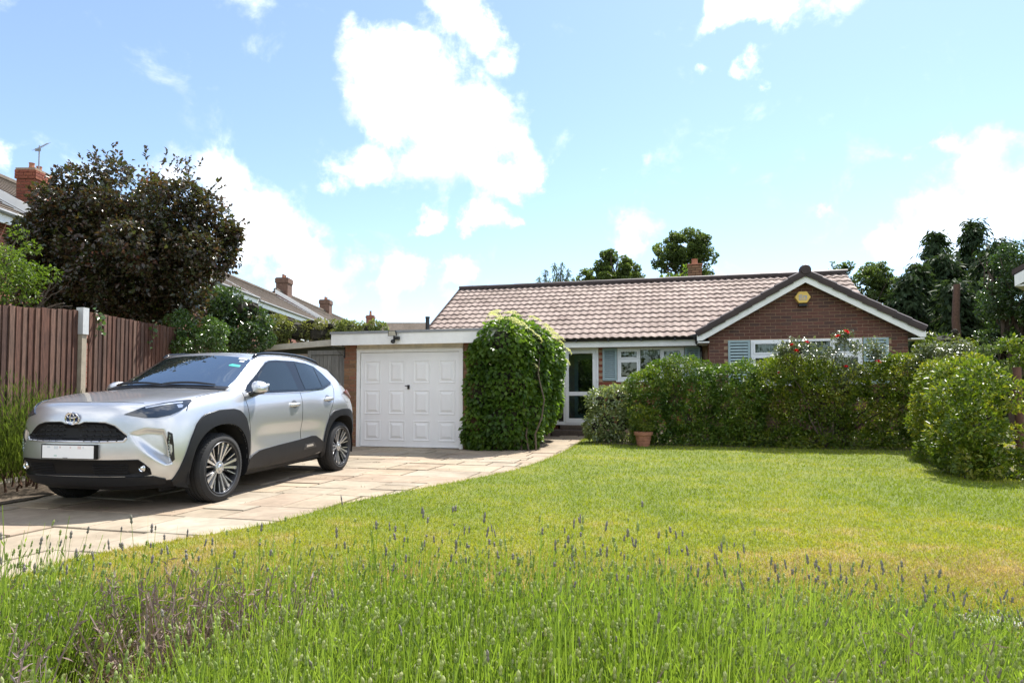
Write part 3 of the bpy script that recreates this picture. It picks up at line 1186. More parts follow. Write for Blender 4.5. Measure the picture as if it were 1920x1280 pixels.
def build_garage():
    mb = MB()
    mb.box(-6.40, -6.13, 11.54, 11.8, 0, 2.02).box(-6.40, -6.2, 11.8, 16.4, 0, 2.02)
    pier = gp('brick_pier', mb, M['mortar'])
    pb = brick_mesh(M['brick_pier'])
    lay_bricks(pier, GO, pb, -6.405, -6.125, 0, 2.025, 11.53, rng=random.Random(11), step=(.235, .078))
    mb = MB()
    mb.box(-3.90, -3.05, 11.54, 11.8, 0, 2.02).box(-3.25, -3.05, 11.8, 16.3, 0, 2.05)
    wr = gp('side_wall', mb, M['mortar'])
    lay_bricks(wr, GO, pb, -3.9, -3.05, 0, 2.02, 11.53, rng=random.Random(12), step=(.235, .078))
    # timber frame round the door
    mb = MB()
    mb.box(-6.12, -6.05, 11.52, 11.62, .0, 1.86).box(-3.975, -3.905, 11.52, 11.62, .0, 1.86).box(-6.12, -3.905, 11.519, 11.62, 1.86, 1.925)
    gp('door_frame', mb, M['white_paint'])
    mb = MB(); mb.box(-6.12, -3.905, 11.53, 11.62, 1.926, 2.05)
    gp('lintel_board', mb, M['old_white'])
    mb = MB(); mb.box(-6.12, -3.905, 11.50, 11.62, 1.915, 1.935)
    gp('drip_strip', mb, M['old_white'])
    # up and over door with twelve pressed panels
    mb = MB()
    a, b_, z0, z1 = -6.045, -3.98, .02, 1.855
    mb.box(a, b_, 11.555, 11.58, z0, z1)
    mb.box(a, b_, 11.545, 11.556, z0, z0 + .03)
    mb.box(a + .005, a + .03, 11.545, 11.556, z0 + .03, z1)
    mb.box(b_ - .03, b_ - .005, 11.545, 11.556, z0 + .03, z1)
    door = gp('garage_door', mb, M['door_white'])
    w = (b_ - a) / 4
    rows = [(.13, .52), (.66, 1.14), (1.26, 1.71)]
    rows = [(.14, .53), (.65, 1.13), (1.25, 1.70)]
    for r, (p, q) in enumerate(rows):
        for c in range(4):
            x0, x1 = a + c * w + .085, a + (c + 1) * w - .085
            pm = MB()

            def ring(i, y):
                return [(x0 + i, y, p + i), (x1 - i, y, p + i), (x1 - i, y, q - i), (x0 + i, y, q - i)]
            rings = [ring(0, 11.5545), ring(.004, 11.545), ring(.018, 11.545), ring(.03, 11.5535), ring(.055, 11.5515), ring(.09, 11.538)]
            vs = [p_ for r_ in rings for p_ in r_]
            fs = []
            for k in range(len(rings) - 1):
                for i in range(4):
                    j = (i + 1) % 4
                    fs.append((k * 4 + i, k * 4 + j, k * 4 + 4 + j, k * 4 + 4 + i))
            k = (len(rings) - 1) * 4
            fs.append((k, k + 1, k + 2, k + 3))
            pm.add(vs, fs)
            gp('panel', pm, M['door_white'], door)
    h = MB()
    hc = (-5.02, 11.53, 1.19)
    h.bbox(hc[0] - .02, hc[0] + .02, hc[1] - .005, hc[1] + .02, hc[2] - .05, hc[2] + .03, .004)
    h.tube([(hc[0], hc[1], hc[2] + .012), (hc[0], hc[1] - .03, hc[2] + .012), (hc[0] - .055, hc[1] - .035, hc[2] + .014)], .010, 6)
    gp('handle', h, M['black'], door)
    # fascia, roof edge and roof
    mb = MB()
    mb.box(-6.55, -3.18, 11.28, 11.305, 1.995, 2.215)
    mb.box(-6.55, -6.525, 11.306, 16.3, 1.995, 2.215)
    gp('fascia', mb, M['white_paint'])
    mb = MB()
    mb.box(-6.57, -3.16, 11.26, 11.33, 2.216, 2.262).box(-6.57, -6.50, 11.331, 16.3, 2.216, 2.262)
    gp('roof_edging', mb, M['felt'])
    mb = MB()
    mb.box(-6.50, -3.18, 11.31, 16.3, 2.17, 2.225)
    gp('roof', mb, M['felt'])
    mb = MB(); mb.box(-6.52, -3.1, 11.306, 11.53, 2.05, 2.065)
    gp('soffit', mb, M['old_white'])
    # floor behind the door line
    mb = MB(); mb.box(-6.2, -3.2, 11.6, 16.2, 0, .02)
    gp('floor', mb, M['concrete'])


build_garage()

# black vent pipe rising behind the garage roof
vp = MB()
vp.lathe([(.05, 0), (.05, .74), (.058, .74), (.058, .78), (.045, .78), (.045, .6)], 10)
o = vp.build('vent_pipe', M['black'], smooth=40, loc=W(-6.02, 15.0, 2.2))
tag(o, 'short black vent pipe standing at the left end of the tiled roof', 'vent pipe')
mb = MB(); mb.tube([(0, 0, -2.2), (0, 0, 0)], .05, 8)
mb.build('lower_pipe', M['black'], o)

# security light on the fascia
sl_ = empty('security_light', W(-5.18, 11.26, 2.14), -TH, 'small black floodlight with motion sensor on the white garage fascia', 'floodlight')
mb = MB()
mb.prism([(-.09, .0), (.09, .0), (.075, .10), (-.075, .10)][::-1], lambda x, z: (x, -.13 - z * .15, z * 1.0 + .0), lambda x, z: (x * .8, -.055 - z * .1, z * .85 + .01))
mb.build('lamp_body', M['black'], sl_)
mb = MB(); mb.add([(-.078, -.133, .008), (.078, -.133, .008), (.064, -.1475, .092), (-.064, -.1475, .092)], [(0, 1, 2, 3)])
mb.build('lamp_glass', plain('lamp_lens', (.45, .43, .36), .25), sl_)
mb = MB(); mb.bbox(-.02, .09, -.05, 0.018, -.06, -.005, .006)
mb.tube([(0, -.06, .03), (.0, -.03, -.03)], .012, 6)
mb.build('bracket', M['black'], sl_)
mb = MB(); mb.tube([(0.0, -.03, -.06), (-.005, -.07, -.085)], .014, 6); mb.lathe([(0, -.052), (.03, -.04), (.04, -.01), (.04, .02), (.025, .035), (0, .035)], 12, (-.01, -.075, -.10), 'y')
mb.build('sensor', M['black'], sl_, smooth=40)
mb = MB(); mb.tube([(.09, -.02, -.03), (.12, -.05, -.05), (.11, -.05, -.085), (.06, -.03, -.06)], .004, 5)
mb.build('cable', M['black'], sl_)

# hanging basket bracket on the pier
br = MB()
br.box(-.009, .009, -.006, 0, -.2, .02)
br.tube([(0, -.004, 0), (-.12, -.16, 0), (-.16, -.20, 0), (-.175, -.21, .02)], .006, 5)
br.tube([(0, -.004, -.18), (-.06, -.08, -.10), (-.12, -.16, -.005)], .005, 5)
o = br.build('basket_bracket', M['black'], loc=W(-6.385, 11.525, 1.955))
o.rotation_euler.z = -TH
tag(o, 'empty black hanging basket bracket at the top of the brick pier', 'bracket')

# ------------------------------------------------------------------ side passage: beam and grey gate
le = empty('lean_to', W(-8.0, 11.7, 0), -TH, 'low lean-to with a sloping concrete edge beam left of the garage', 'lean-to')
LO = (-8.0, 11.7, 0)
mb = MB()
mb.prism([(-9.15, 1.90), (-6.56, 2.03), (-6.56, 2.155), (-9.15, 2.0)], lambda u, z: (u, 11.62, z), lambda u, z: (u, 11.72, z))
mb.build('edge_beam', M['concrete'], le, off=LO)
mb = MB()
mb.prism([(-9.15, 1.96), (-6.58, 2.11), (-6.58, 2.15), (-9.15, 2.0)], lambda u, z: (u, 11.73, z), lambda u, z: (u, 15.5, z))
mb.build('roof', M['felt'], le, off=LO)
mb = MB()
mb.box(-9.1, -7.32, 11.75, 11.85, 0, 1.87)
mb.box(-9.12, -9.02, 11.86, 15.4, 0, 1.9)
mb.build('wall', plain('pale_render', (.42, .36, .30), .9, var=.15), le, off=LO)
ga = empty('side_gate', W(-6.85, 11.7, 0), -TH, 'weathered grey board gate between the lean-to wall and the garage pier', 'gate')
GO2 = (-6.85, 11.7, 0)
mb = MB()
mb.box(-7.30, -7.22, 11.66, 11.74, 0, 1.93).box(-6.50, -6.42, 11.66, 11.74, 0, 1.93).box(-7.22, -6.5, 11.66, 11.74, 1.84, 1.93)
mb.build('gate_frame', M['fence_grey'], ga, off=GO2)
rng = random.Random(5)
for k in range(8):
    x = -7.215 + k * .0888
    mb = MB(); mb.bbox(x, x + .084, 11.675 + rng.uniform(-.004, .004), 11.70, .05, 1.83, .003)
    mb.build('board', M['fence_grey'], ga, off=GO2)


# ================================================================== the fence
def build_fence():
    fz = lambda y: -5.6 + .10 * (y - 8.3)
    fe = empty('board_fence', (-5.6, 8.3, 0), 0, 'tall dark brown featheredge board fence with concrete posts along the drive', 'fence')
    rng = random.Random(9)
    d = Vector((.0995, .995, 0))
    nrm = Vector((.995, -.0995, 0))               # towards the drive
    base = Vector((-5.6, 8.3, 0))

    def board(s, w, top, lean=0.0):
        # featheredge: thick edge overlaps the thin edge of the next board
        mb = MB()
        t0, t1 = .006, .026
        a = d * s; b_ = d * (s + w)
        j = rng.uniform(0, .006)
        vs = []
        for z in (.1, top):
            l = d * (lean * z)
            vs += [a + l + nrm * (.0 + j), b_ + l + nrm * j, b_ + l + nrm * (t0 + j + .004), a + l + nrm * (t1 + j)]
        vs = [(p.x, p.y, z) for p, z in zip(vs, (.1,) * 4 + (top,) * 4)]
        mb.add(vs, [(0, 3, 2, 1), (4, 5, 6, 7), (0, 1, 5, 4), (1, 2, 6, 5), (2, 3, 7, 6), (3, 0, 4, 7)])
        mb.build('fence_board', M['fence_board'], fe)
    s = .11
    while s < 2.45:
        w = .098
        board(s, w, 2.13 + rng.uniform(-.006, .006) - .015 * s, rng.uniform(-.003, .003))
        s += .083 + rng.uniform(-.003, .004)
    s = -.17
    while s > -3.4:
        w = .098 if rng.random() > .1 else .16
        s2 = s - (w - .098)
        board(s2, w, 2.14 + .085 * s + rng.uniform(-.006, .006), rng.uniform(-.004, .002))
        s = s2 - .085 + rng.uniform(-.004, .003)
    for (s, top, cap) in ((-.03, 2.15, 1), (2.52, 2.08, 0), (-2.45, 1.98, 0)):
        p = d * s
        mb = MB()
        mb.box(-.036, .036, -.04, .04, -.3, top - (.02 if cap else 0))
        o = mb.build('concrete_post', M['concrete_post'], fe, loc=(p.x + .03, p.y, 0))
        o.rotation_euler.z = -.1
        if cap:
            mb = MB()
            mb.box(-.045, .052, -.05, .05, top - .33, top + .015)
            c = mb.build('metal_sleeve', M['pale_metal'], o)
    for (a, b_) in ((-3.3, -.1), (.06, 2.5)):
        for z in (.45, 1.1, 1.75):
            mb = MB()
            p, q = d * a, d * b_
            mb.tube([(p.x - .03, p.y, z + (.085 * a if a < -.2 else 0)), (q.x - .03, q.y, z)], .03, 4)
            mb.build('rail', M['fence_board'], fe)
    mb = MB()
    for (a, b_) in ((-3.3, -.1), (.06, 2.5)):
        p, q = d * a, d * b_
        n = nrm * .03
        mb.add([(p.x, p.y, 0), (q.x, q.y, 0), (q.x + n.x, q.y + n.y, 0), (p.x + n.x, p.y + n.y, 0), (p.x, p.y, .1), (q.x, q.y, .1), (q.x + n.x, q.y + n.y, .1), (p.x + n.x, p.y + n.y, .1)],
               [(0, 3, 2, 1), (4, 5, 6, 7), (0, 1, 5, 4), (1, 2, 6, 5), (2, 3, 7, 6), (3, 0, 4, 7)])
    mb.build('gravel_board', M['concrete'], fe)


build_fence()


# ================================================================== terrace houses on the left
def tiled_slope(mb, x0, z0, x1, z1, y0, y1, gauge=.3):
    """courses of plain interlocking tiles as stepped strips with their own edges"""
    L_ = math.hypot(x1 - x0, z1 - z0)
    n = max(1, int(L_ / gauge))
    dx, dz = (x1 - x0) / n, (z1 - z0) / n
    nx, nz = -dz, dx
    l = math.hypot(nx, nz); nx /= l; nz /= l
    if nz < 0: nx, nz = -nx, -nz
    for i in range(n):
        a = (x0 + dx * i + nx * .03, z0 + dz * i + nz * .03)
        b_ = (x0 + dx * (i + 1) + nx * .005, z0 + dz * (i + 1) + nz * .005)
        c = (x0 + dx * i, z0 + dz * i)
        k = max(1, int((y1 - y0) / .33))
        st = (y1 - y0) / k
        if y0 < 30:
            for j in range(k):
                ya, yb = y0 + j * st + .006, y0 + (j + 1) * st - .006
                mb.add([(a[0], ya, a[1]), (a[0], yb, a[1]), (b_[0], yb, b_[1]), (b_[0], ya, b_[1]), (c[0], ya, c[1]), (c[0], yb, c[1])], [(0, 1, 2, 3), (4, 5, 1, 0)])
        else:
            mb.add([(a[0], y0, a[1]), (a[0], y1, a[1]), (b_[0], y1, b_[1]), (b_[0], y0, b_[1]), (c[0], y0, c[1]), (c[0], y1, c[1])], [(0, 1, 2, 3), (4, 5, 1, 0)])


def terrace_house(y0, y1, xf, ez, rz, label, chimneys=(), windows=(), span=7.2):
    xr = xf - span / 2
    xb = xf - span
    t = empty('terrace_house', (xf, (y0 + y1) / 2, 0), 0, label, 'house', 'two storey terrace houses beyond the fence')
    off = (xf, (y0 + y1) / 2, 0)
    mb = MB()
    mb.box(xb + .1, xf, y0, y1, 0, ez - .05)
    mb.prism([(xb + .1, ez - .05), (xf, ez - .05), (xr, rz - .12)], lambda x, z: (x, y0, z), lambda x, z: (x, y1, z))
    mb.build('wall', M['terrace_brick'], t, off=off)
    mb = MB()
    sl = (rz - ez) / (span / 2)
    tiled_slope(mb, xf + .35, ez - .35 * sl, xr, rz, y0 + .03, y1 - .03)
    tiled_slope(mb, xb - .35, ez - .35 * sl, xr, rz, y0 + .03, y1 - .03)
    r = mb.build('roof', M['terrace_tile'], t, off=off)
    mb = MB(); mb.tube([(xr, y0, rz + .02), (xr, y1, rz + .02)], .12, 8)
    mb.build('ridge', M['terrace_tile'], r, off=off)
    mb = MB()
    mb.box(xf + .30, xf + .33, y0, y1, ez - .2 - .35 * sl - .04, ez - .35 * sl - .01)
    mb.build('fascia', M['white_paint'], t, off=off)
    mb = MB()
    mb.tube([(xf + .39, y0, ez - .35 * sl - .0), (xf + .39, y1, ez - .35 * sl - .0)], .05, 6)
    mb.build('gutter', M['felt'], t, off=off)
    for yy in (y0 - .03, y1):
        mb = MB()
        mb.prism([(xf + .35, ez - .35 * sl - .16), (xf + .35, ez - .35 * sl + .05), (xr, rz + .06), (xr, rz - .2)], lambda x, z: (x, yy, z), lambda x, z: (x, yy + .03, z))
        mb.build('barge_board', M['white_paint'], t, off=off)
    for (cy, cz, w, det, xo) in chimneys:
        mb = MB()
        d = w * (.72 if det else .9)
        xr0, rz0 = xr, rz
        xr = xf - span / 2 if xo is None else xo
        rz = rz0 - abs(xr - xr0) * sl
        mb.box(xr - d / 2, xr + d / 2, cy - w / 2, cy + w / 2, rz - .7, cz - .1)
        if not det: mb.box(xr - d / 2 - .05, xr + d / 2 + .05, cy - w / 2 - .05, cy + w / 2 + .05, cz - .45, cz - .15)
        c = mb.build('chimney', M['mortar'] if det else M['chimney_brown'], t, off=off)
        if det:
            bme = brick_mesh(M['brick_red'])
            nrow = int((cz - .35 - (rz - .35)) / .075)
            for rr in range(nrow + 4):
                z = rz - .35 + rr * .075 + .03
                if z > cz - .03: break
                ex = .03 if z > cz - .33 else 0
                for face in range(2):
                    L0 = (d if face == 0 else w) + 2 * ex
                    p = -L0 / 2 - (.112 if rr % 2 else 0)
                    while p < L0 / 2 - .02:
                        a, b_ = max(p, -L0 / 2) + .005, min(p + .225, L0 / 2) - .005
                        p += .225
                        if b_ - a < .03: continue
                        o = link('brick', bme, c)
                        o.scale = ((b_ - a) / .215, 1, 1)
                        if face == 0:
                            o.location = (xr + (a + b_) / 2 - off[0], cy - w / 2 - .012 - ex - off[1], z)
                        else:
                            o.location = (xr + d / 2 + .012 + ex - off[0], cy + (a + b_) / 2 - off[1], z)
                            o.rotation_euler.z = pi / 2
            mb = MB()
            mb.box(xr - d / 2 - .02, xr + d / 2 + .02, cy - w / 2 - .02, cy + w / 2 + .02, cz - .1, cz - .04)
            mb.build('chimney_cap', M['mortar'], c, off=off)
            mb = MB()
            for kk in range(7):
                zz = rz - .32 - kk * .11 + .22
                mb.box(xr - d / 2 + .02 + kk * .12, xr + d / 2 + .02, cy - w / 2 - .019, cy - w / 2 - .014, zz - .12, zz)
            mb.box(xr + d / 2 + .014, xr + d / 2 + .02, cy - w / 2, cy + w / 2, rz - .65, rz - .32)
            mb.build('flashing', M['lead'], c, off=off)
        mb = MB()
        for q in (-.2, .2):
            mb.lathe([(.0, 0), (.11 * w, 0), (.09 * w, .16), (.11 * w, .2), (.08 * w, .2)], 8, (xr, cy + q * w, cz - .06))
        mb.build('chimney_pot', M['terracotta'], c, off=off, kind='stuff')
        xr, rz = xr0, rz0
    for (wy0, wy1, wz0, wz1, nl) in windows:
        mb = MB()
        mb.box(xf - .02, xf + .03, wy0, wy1, wz0, wz0 + .07).box(xf - .02, xf + .03, wy0, wy1, wz1 - .07, wz1)
        for k in range(nl + 1):
            yy = wy0 + (wy1 - wy0 - .07) * k / nl
            mb.box(xf - .02, xf + .029, yy, yy + .07, wz0 + .07, wz1 - .07)
        w_ = mb.build('window', M['upvc'], t, off=off)
        for k in range(nl):
            a = wy0 + (wy1 - wy0 - .07) * k / nl + .07
            b_ = wy0 + (wy1 - wy0 - .07) * (k + 1) / nl
            mb = MB(); mb.box(xf + .004, xf + .010, a, b_, wz0 + .07, wz1 - .07)
            mb.build('pane', M['dark_glass'], w_, off=off)
    return t


def terrace_brick():
    m, nt, b = new_mat('terrace_brick')
    tc = nt.nodes.new('ShaderNodeTexCoord')
    mp = nt.nodes.new('ShaderNodeMapping')
    mp.inputs['Rotation'].default_value = (pi / 2, 0, pi / 2)
    nt.links.new(tc.outputs['Object'], mp.inputs[0])
    br_ = nt.nodes.new('ShaderNodeTexBrick')
    br_.inputs['Color1'].default_value = (.26, .085, .055, 1)
    br_.inputs['Color2'].default_value = (.20, .065, .045, 1)
    br_.inputs['Mortar'].default_value = (.30, .22, .17, 1)
    br_.inputs['Scale'].default_value = 1.0
    br_.inputs['Brick Width'].default_value = .225
    br_.inputs['Row Height'].default_value = .075
    br_.inputs['Mortar Size'].default_value = .006
    sw = nt.nodes.new('ShaderNodeSeparateXYZ')
    nt.links.new(tc.outputs['Object'], sw.inputs[0])
    cmb = nt.nodes.new('ShaderNodeCombineXYZ')
    ad = N_(nt, 'ShaderNodeMath', operation='ADD')
    nt.links.new(sw.outputs['X'], ad.inputs[0]); nt.links.new(sw.outputs['Y'], ad.inputs[1])
    nt.links.new(ad.outputs[0], cmb.inputs[0]); nt.links.new(sw.outputs['Z'], cmb.inputs[1])
    nt.links.new(cmb.outputs[0], br_.inputs['Vector'])
    nt.links.new(br_.outputs['Color'], b.inputs['Base Color'])
    b.inputs['Roughness'].default_value = .9
    return m


M['terrace_brick'] = terrace_brick()
M['chimney_brown'] = plain('chimney_brown', (.15, .085, .06), .9, var=.35, scale=6)
terrace_house(4, 15.2, -11.45, 5.2, 7.1, 'nearest terrace house, only the grey tiled roof edge seen at the far left')
terrace_house(15.26, 27.5, -11.3, 5.35, 7.3, 'brick terrace house behind the purple tree with the tall red chimney and aerial', chimneys=[(15.80, 6.62, .62, True, -11.92)],
              windows=[(20.6, 23.4, 4.0, 4.98, 3), (24.6, 26.4, 4.0, 4.98, 2), (20.6, 23.4, 1.0, 2.2, 3)])
terrace_house(27.55, 40.0, -11.3, 5.25, 7.2, 'terrace house with plain grey brown roof between the dark shrub and the first far chimney', windows=[(29, 31, 3.9, 4.95, 2), (33, 35.4, 3.9, 4.95, 3), (37, 38.6, 3.9, 4.95, 2)])
terrace_house(40.05, 61.0, -11.3, 5.45, 7.55, 'farthest terrace house with two brick chimneys on its long ridge', chimneys=[(41.6, 8.65, .85, False, None), (51.0, 8.6, .85, False, None)], windows=[(42, 44, 4.0, 5.0, 2), (46, 48, 4, 5, 2), (52, 54, 4, 5, 2)])

# aerial on the near chimney
ae = empty('tv_aerial', (-11.78, 15.72, 6.6), 0, 'television aerial on a pole above the red brick chimney', 'aerial')
mb = MB(); mb.tube([(0, 0, -.5), (0, 0, .62)], .014, 6)
mb.build('pole', M['felt'], ae)
mb = MB(); mb.tube([(-.06, -.04, .50), (.14, .1, .72)], .008, 5)
mb.build('boom', M['felt'], ae)
for k in range(9):
    t = k / 8
    c = Vector((-.06 + .20 * t, -.04 + .14 * t, .50 + .22 * t))
    h = .12 - .04 * t
    mb = MB(); mb.tube([c + Vector((-h, .3 * h, 0)), c + Vector((h, -.3 * h, -0))], .005, 4)
    mb.build('element', M['felt'], ae)
mb = MB(); mb.box(-.07, .07, -.05, -.04, .46, .53)
mb.build('reflector', M['felt'], ae)

# far roofs beyond the hedge
def far_house(x0, x1, y0, ez, rz, label, chim=None):
    t = empty('far_house', ((x0 + x1) / 2, y0, 0), 0, label, 'house', 'far houses beyond the garage')
    off = ((x0 + x1) / 2, y0, 0)
    mb = MB(); mb.box(x0, x1, y0, y0 + 7, 0, ez)
    mb.build('wall', M['terrace_brick'], t, off=off)
    mb = MB()
    mb.add([(x0 - .2, y0 - .3, ez), (x1 + .2, y0 - .3, ez), (x1 + .2, y0 + 3.5, rz), (x0 - .2, y0 + 3.5, rz), (x0 - .2, y0 + 7.3, ez), (x1 + .2, y0 + 7.3, ez)], [(0, 1, 2, 3), (3, 2, 5, 4), (0, 3, 4), (1, 5, 2)])
    r = mb.build('roof', M['terrace_tile'], t, off=off)
    if chim:
        cx_, cz_ = chim
        mb = MB(); mb.box(cx_ - .45, cx_ + .45, y0 + 3.1, y0 + 3.9, rz - .6, cz_)
        mb.box(cx_ - .52, cx_ + .52, y0 + 3.03, y0 + 3.97, cz_ - .35, cz_ - .15)
        c = mb.build('chimney', M['terrace_brick'], t, off=off)
        mb = MB(); mb.lathe([(0, 0), (.16, 0), (.12, .5), (.17, .55), (.1, .55)], 8, (cx_, y0 + 3.5, cz_))
        mb.build('chimney_pot', M['terracotta'], c, off=off)


far_house(-14.2, -9.2, 66, 5.2, 8.75, 'far red brick house with a plain brown roof just left of the vent pipe')
far_house(-18.5, -16.0, 74, 5.2, 9.2, 'far house of which a chimney with a tall pot shows over the hedge', chim=(-17.2, 10.5))

# neighbour's eaves at the right edge
nb = empty('neighbour_house', (11.95, 15.2, .2), -.85, "corner of the neighbour's white eaves at the right edge of the garden", 'house')
mb = MB(); mb.box(13.35, 18, 15.2, 21, 0, 3.55)
mb.build('wall', M['terrace_brick'], nb, off=(12.35, 15, 0))
mb = MB(); mb.prism([(12.35, 3.8), (15.4, 5.4), (18.4, 3.8), (18.4, 3.68), (15.4, 5.28), (12.35, 3.68)], lambda x, z: (x, 15.0, z), lambda x, z: (x, 21.2, z))
mb.build('roof', M['roof_dark'], nb, off=(12.35, 15, 0))
mb = MB(); mb.prism([(12.4, 3.67), (15.4, 5.26), (15.4, 5.02), (12.7, 3.55), (12.4, 3.4)], lambda x, z: (x, 14.985, z), lambda x, z: (x, 15.02, z))
mb.build('barge_board', M['white_paint'], nb, off=(12.35, 15, 0))
mb = MB(); mb.box(12.4, 13.34, 15.03, 21, 3.4, 3.44)
mb.build('soffit', M['white_paint'], nb, off=(12.35, 15, 0))

# timber post at the end of the right hedge
mb = MB()
mb.tube([(0, 0, -.2), (.005, 0, .7), (-.01, 0, 1.40)], [.052, .05, .048], 10)
o = mb.build('timber_post', M['post_wood'], smooth=40, loc=(6.60, 8.35, 0))
tag(o, 'brown round timber post at the right end of the clipped hedge', 'post')

# ribbed boards of a step in the bottom right corner
st_ = empty('ribbed_board', (2.6, 2.86, 0), 0, 'weathered grey ribbed deck board lying at the lawn edge bottom right', 'deck board')
mb = MB(); mb.box(-.55, 1.6, -.07, .07, .0, .03)
mb.build('board', M['deck'] if 'deck' in M else M['fence_grey'], st_)
rb = MB()
for k in range(8):
    rb.box(-.55, 1.6, -.066 + k * .0172, -.066 + k * .0172 + .010, .0305, .036)
rb.build('ribs', plain('deck_grey', (.42, .43, .41), .8, var=.2, scale=12), st_)
st_.rotation_euler.z = -.16
# ================================================================== the car
# local axes: x back from the front bumper, y to the car's left (the side in view), z up
CAR_TH = 0.189
car = empty('car', (0, 0, 0), 0, 'silver compact crossover with black wheel arch trims parked on the paved drive', 'car')
car.matrix_world = Matrix(((sin(CAR_TH), cos(CAR_TH), 0, -3.844), (cos(CAR_TH), -sin(CAR_TH), 0, 5.588), (0, 0, 1, 0), (0, 0, 0, 1))) @ Matrix.Identity(4)


def car_materials():
    m, nt, b = new_mat('silver_paint')
    f = noise(nt, 900, 2, .5)
    c = ramp(nt, f, [(.35, (.53, .545, .57)), (.65, (.66, .67, .695))])
    nt.links.new(c, b.inputs['Base Color'])
    b.inputs['Metallic'].default_value = .78
    b.inputs['Roughness'].default_value = .36
    b.inputs['Coat Weight'].default_value = 1
    b.inputs['Coat Roughness'].default_value = .03
    M['paint'] = m
    M['cladding'] = plain('arch_plastic', (.014, .015, .018), .5, spec=.3, var=.15, scale=20, bmp=.1, bscale=300)
    M['grille_black'] = plain('grille_black', (.006, .006, .007), .5, spec=.25, var=.1)
    M['gloss_black'] = plain('gloss_black', (.008, .008, .009), .08, var=.1)
    m, nt, b = new_mat('car_glass')
    b.inputs['Base Color'].default_value = (.012, .017, .018, 1)
    b.inputs['Roughness'].default_value = .02
    gl = nt.nodes.new('ShaderNodeBsdfGlossy')
    gl.inputs['Color'].default_value = (.82, .92, 1, 1)
    gl.inputs['Roughness'].default_value = .01
    mx = nt.nodes.new('ShaderNodeMixShader')
    mx.inputs[0].default_value = .34                 # mirroring raised by hand to brighten the reflected sky
    nt.links.new(b.outputs[0], mx.inputs[1]); nt.links.new(gl.outputs[0], mx.inputs[2])
    nt.links.new(mx.outputs[0], nt.nodes['Material Output'].inputs[0])
    M['car_glass'] = m
    M['side_glass'] = plain('side_glass', (.010, .016, .020), .02, var=.1, spec=.6)
    M['chrome'] = plain('chrome', (.75, .76, .78), .12, metal=1, var=.04)
    M['alloy'] = plain('machined_alloy', (.66, .67, .69), .28, metal=.85, var=.05)
    M['alloy_dark'] = plain('dark_alloy', (.06, .062, .068), .35, metal=.6, var=.1)
    M['tyre'] = plain('tyre', (.018, .018, .019), .8, var=.2, scale=14, bmp=.15)
    M['plate'] = plain('number_plate', (.80, .81, .82), .45, var=.02)
    M['plate_smudge'] = plain('plate_smudge', (.62, .66, .70), .5, var=.1)
    M['plate_smudge_red'] = plain('plate_smudge_warm', (.66, .55, .54), .5, var=.1)
    M['plate_green'] = plain('plate_smudge_green', (.42, .58, .52), .5, var=.1)
    M['lamp'] = plain('lamp_lens', (.025, .035, .055), .05, var=.2, spec=.9)
    M['lamp_silver'] = plain('lamp_reflector', (.55, .60, .68), .15, metal=.8, var=.1)
    M['tail'] = plain('tail_lamp', (.10, .006, .008), .08, var=.2, spec=.8)
    M['emblem_blue'] = plain('emblem_blue', (.01, .03, .10), .1, var=.1)
    M['sticker'] = plain('sticker_white', (.65, .68, .70), .5, var=.05)
    M['sticker_green'] = plain('sticker_green', (.05, .42, .34), .5, var=.1)
    M['cabin'] = plain('cabin_dark', (.012, .012, .013), .8, var=.2)


car_materials()

# lines of control points that run round the body (x, y, z); front centre -> corner -> side -> rear centre
R = []
R.append([(.20, 0, .20), (.20, .2, .20), (.22, .36, .20), (.27, .50, .20), (.36, .62, .21),
          (.46, .70, .21), (.64, .74, .21), (.87, .74, .20), (1.15, .74, .19), (1.38, .73, .19), (1.75, .73, .19), (2.1, .73, .195), (2.5, .73, .20), (2.9, .73, .21), (3.2, .74, .23), (3.43, .74, .25), (3.7, .72, .27),
          (3.86, .62, .28), (3.94, .5, .28), (3.98, .36, .28), (4.0, .2, .28), (4.0, 0, .28)])
R.append([(.085, 0, .265), (.09, .2, .265), (.115, .38, .265), (.175, .55, .27), (.275, .69, .275),
          (.42, .79, .28), (.62, .84, .285), (.87, .845, .285), (1.15, .845, .28), (1.38, .825, .27), (1.75, .82, .275), (2.1, .82, .28), (2.5, .82, .29), (2.9, .825, .305), (3.2, .84, .32), (3.43, .845, .33), (3.7, .83, .34),
          (3.91, .72, .36), (4.0, .56, .37), (4.045, .38, .37), (4.065, .2, .37), (4.07, 0, .37)])
R.append([(.03, 0, .38), (.035, .2, .38), (.06, .38, .38), (.12, .56, .385), (.22, .705, .39),
          (.375, .81, .40), (.62, .868, .41), (.87, .875, .41), (1.15, .872, .40), (1.38, .848, .39), (1.75, .842, .395), (2.1, .842, .40), (2.5, .842, .41), (2.9, .848, .43), (3.2, .87, .45), (3.43, .878, .46), (3.7, .87, .47),
          (3.97, .75, .49), (4.06, .57, .50), (4.10, .38, .50), (4.12, .2, .50), (4.125, 0, .50)])
R.append([(.0, 0, .54), (.005, .2, .54), (.03, .38, .54), (.095, .56, .545), (.20, .715, .55),
          (.36, .82, .56), (.62, .875, .57), (.87, .885, .58), (1.15, .876, .575), (1.38, .856, .56), (1.75, .850, .56), (2.1, .849, .57), (2.5, .849, .58), (2.9, .858, .60), (3.2, .882, .62), (3.43, .892, .63), (3.7, .88, .64),
          (4.01, .755, .66), (4.10, .57, .67), (4.14, .38, .67), (4.155, .2, .67), (4.16, 0, .67)])
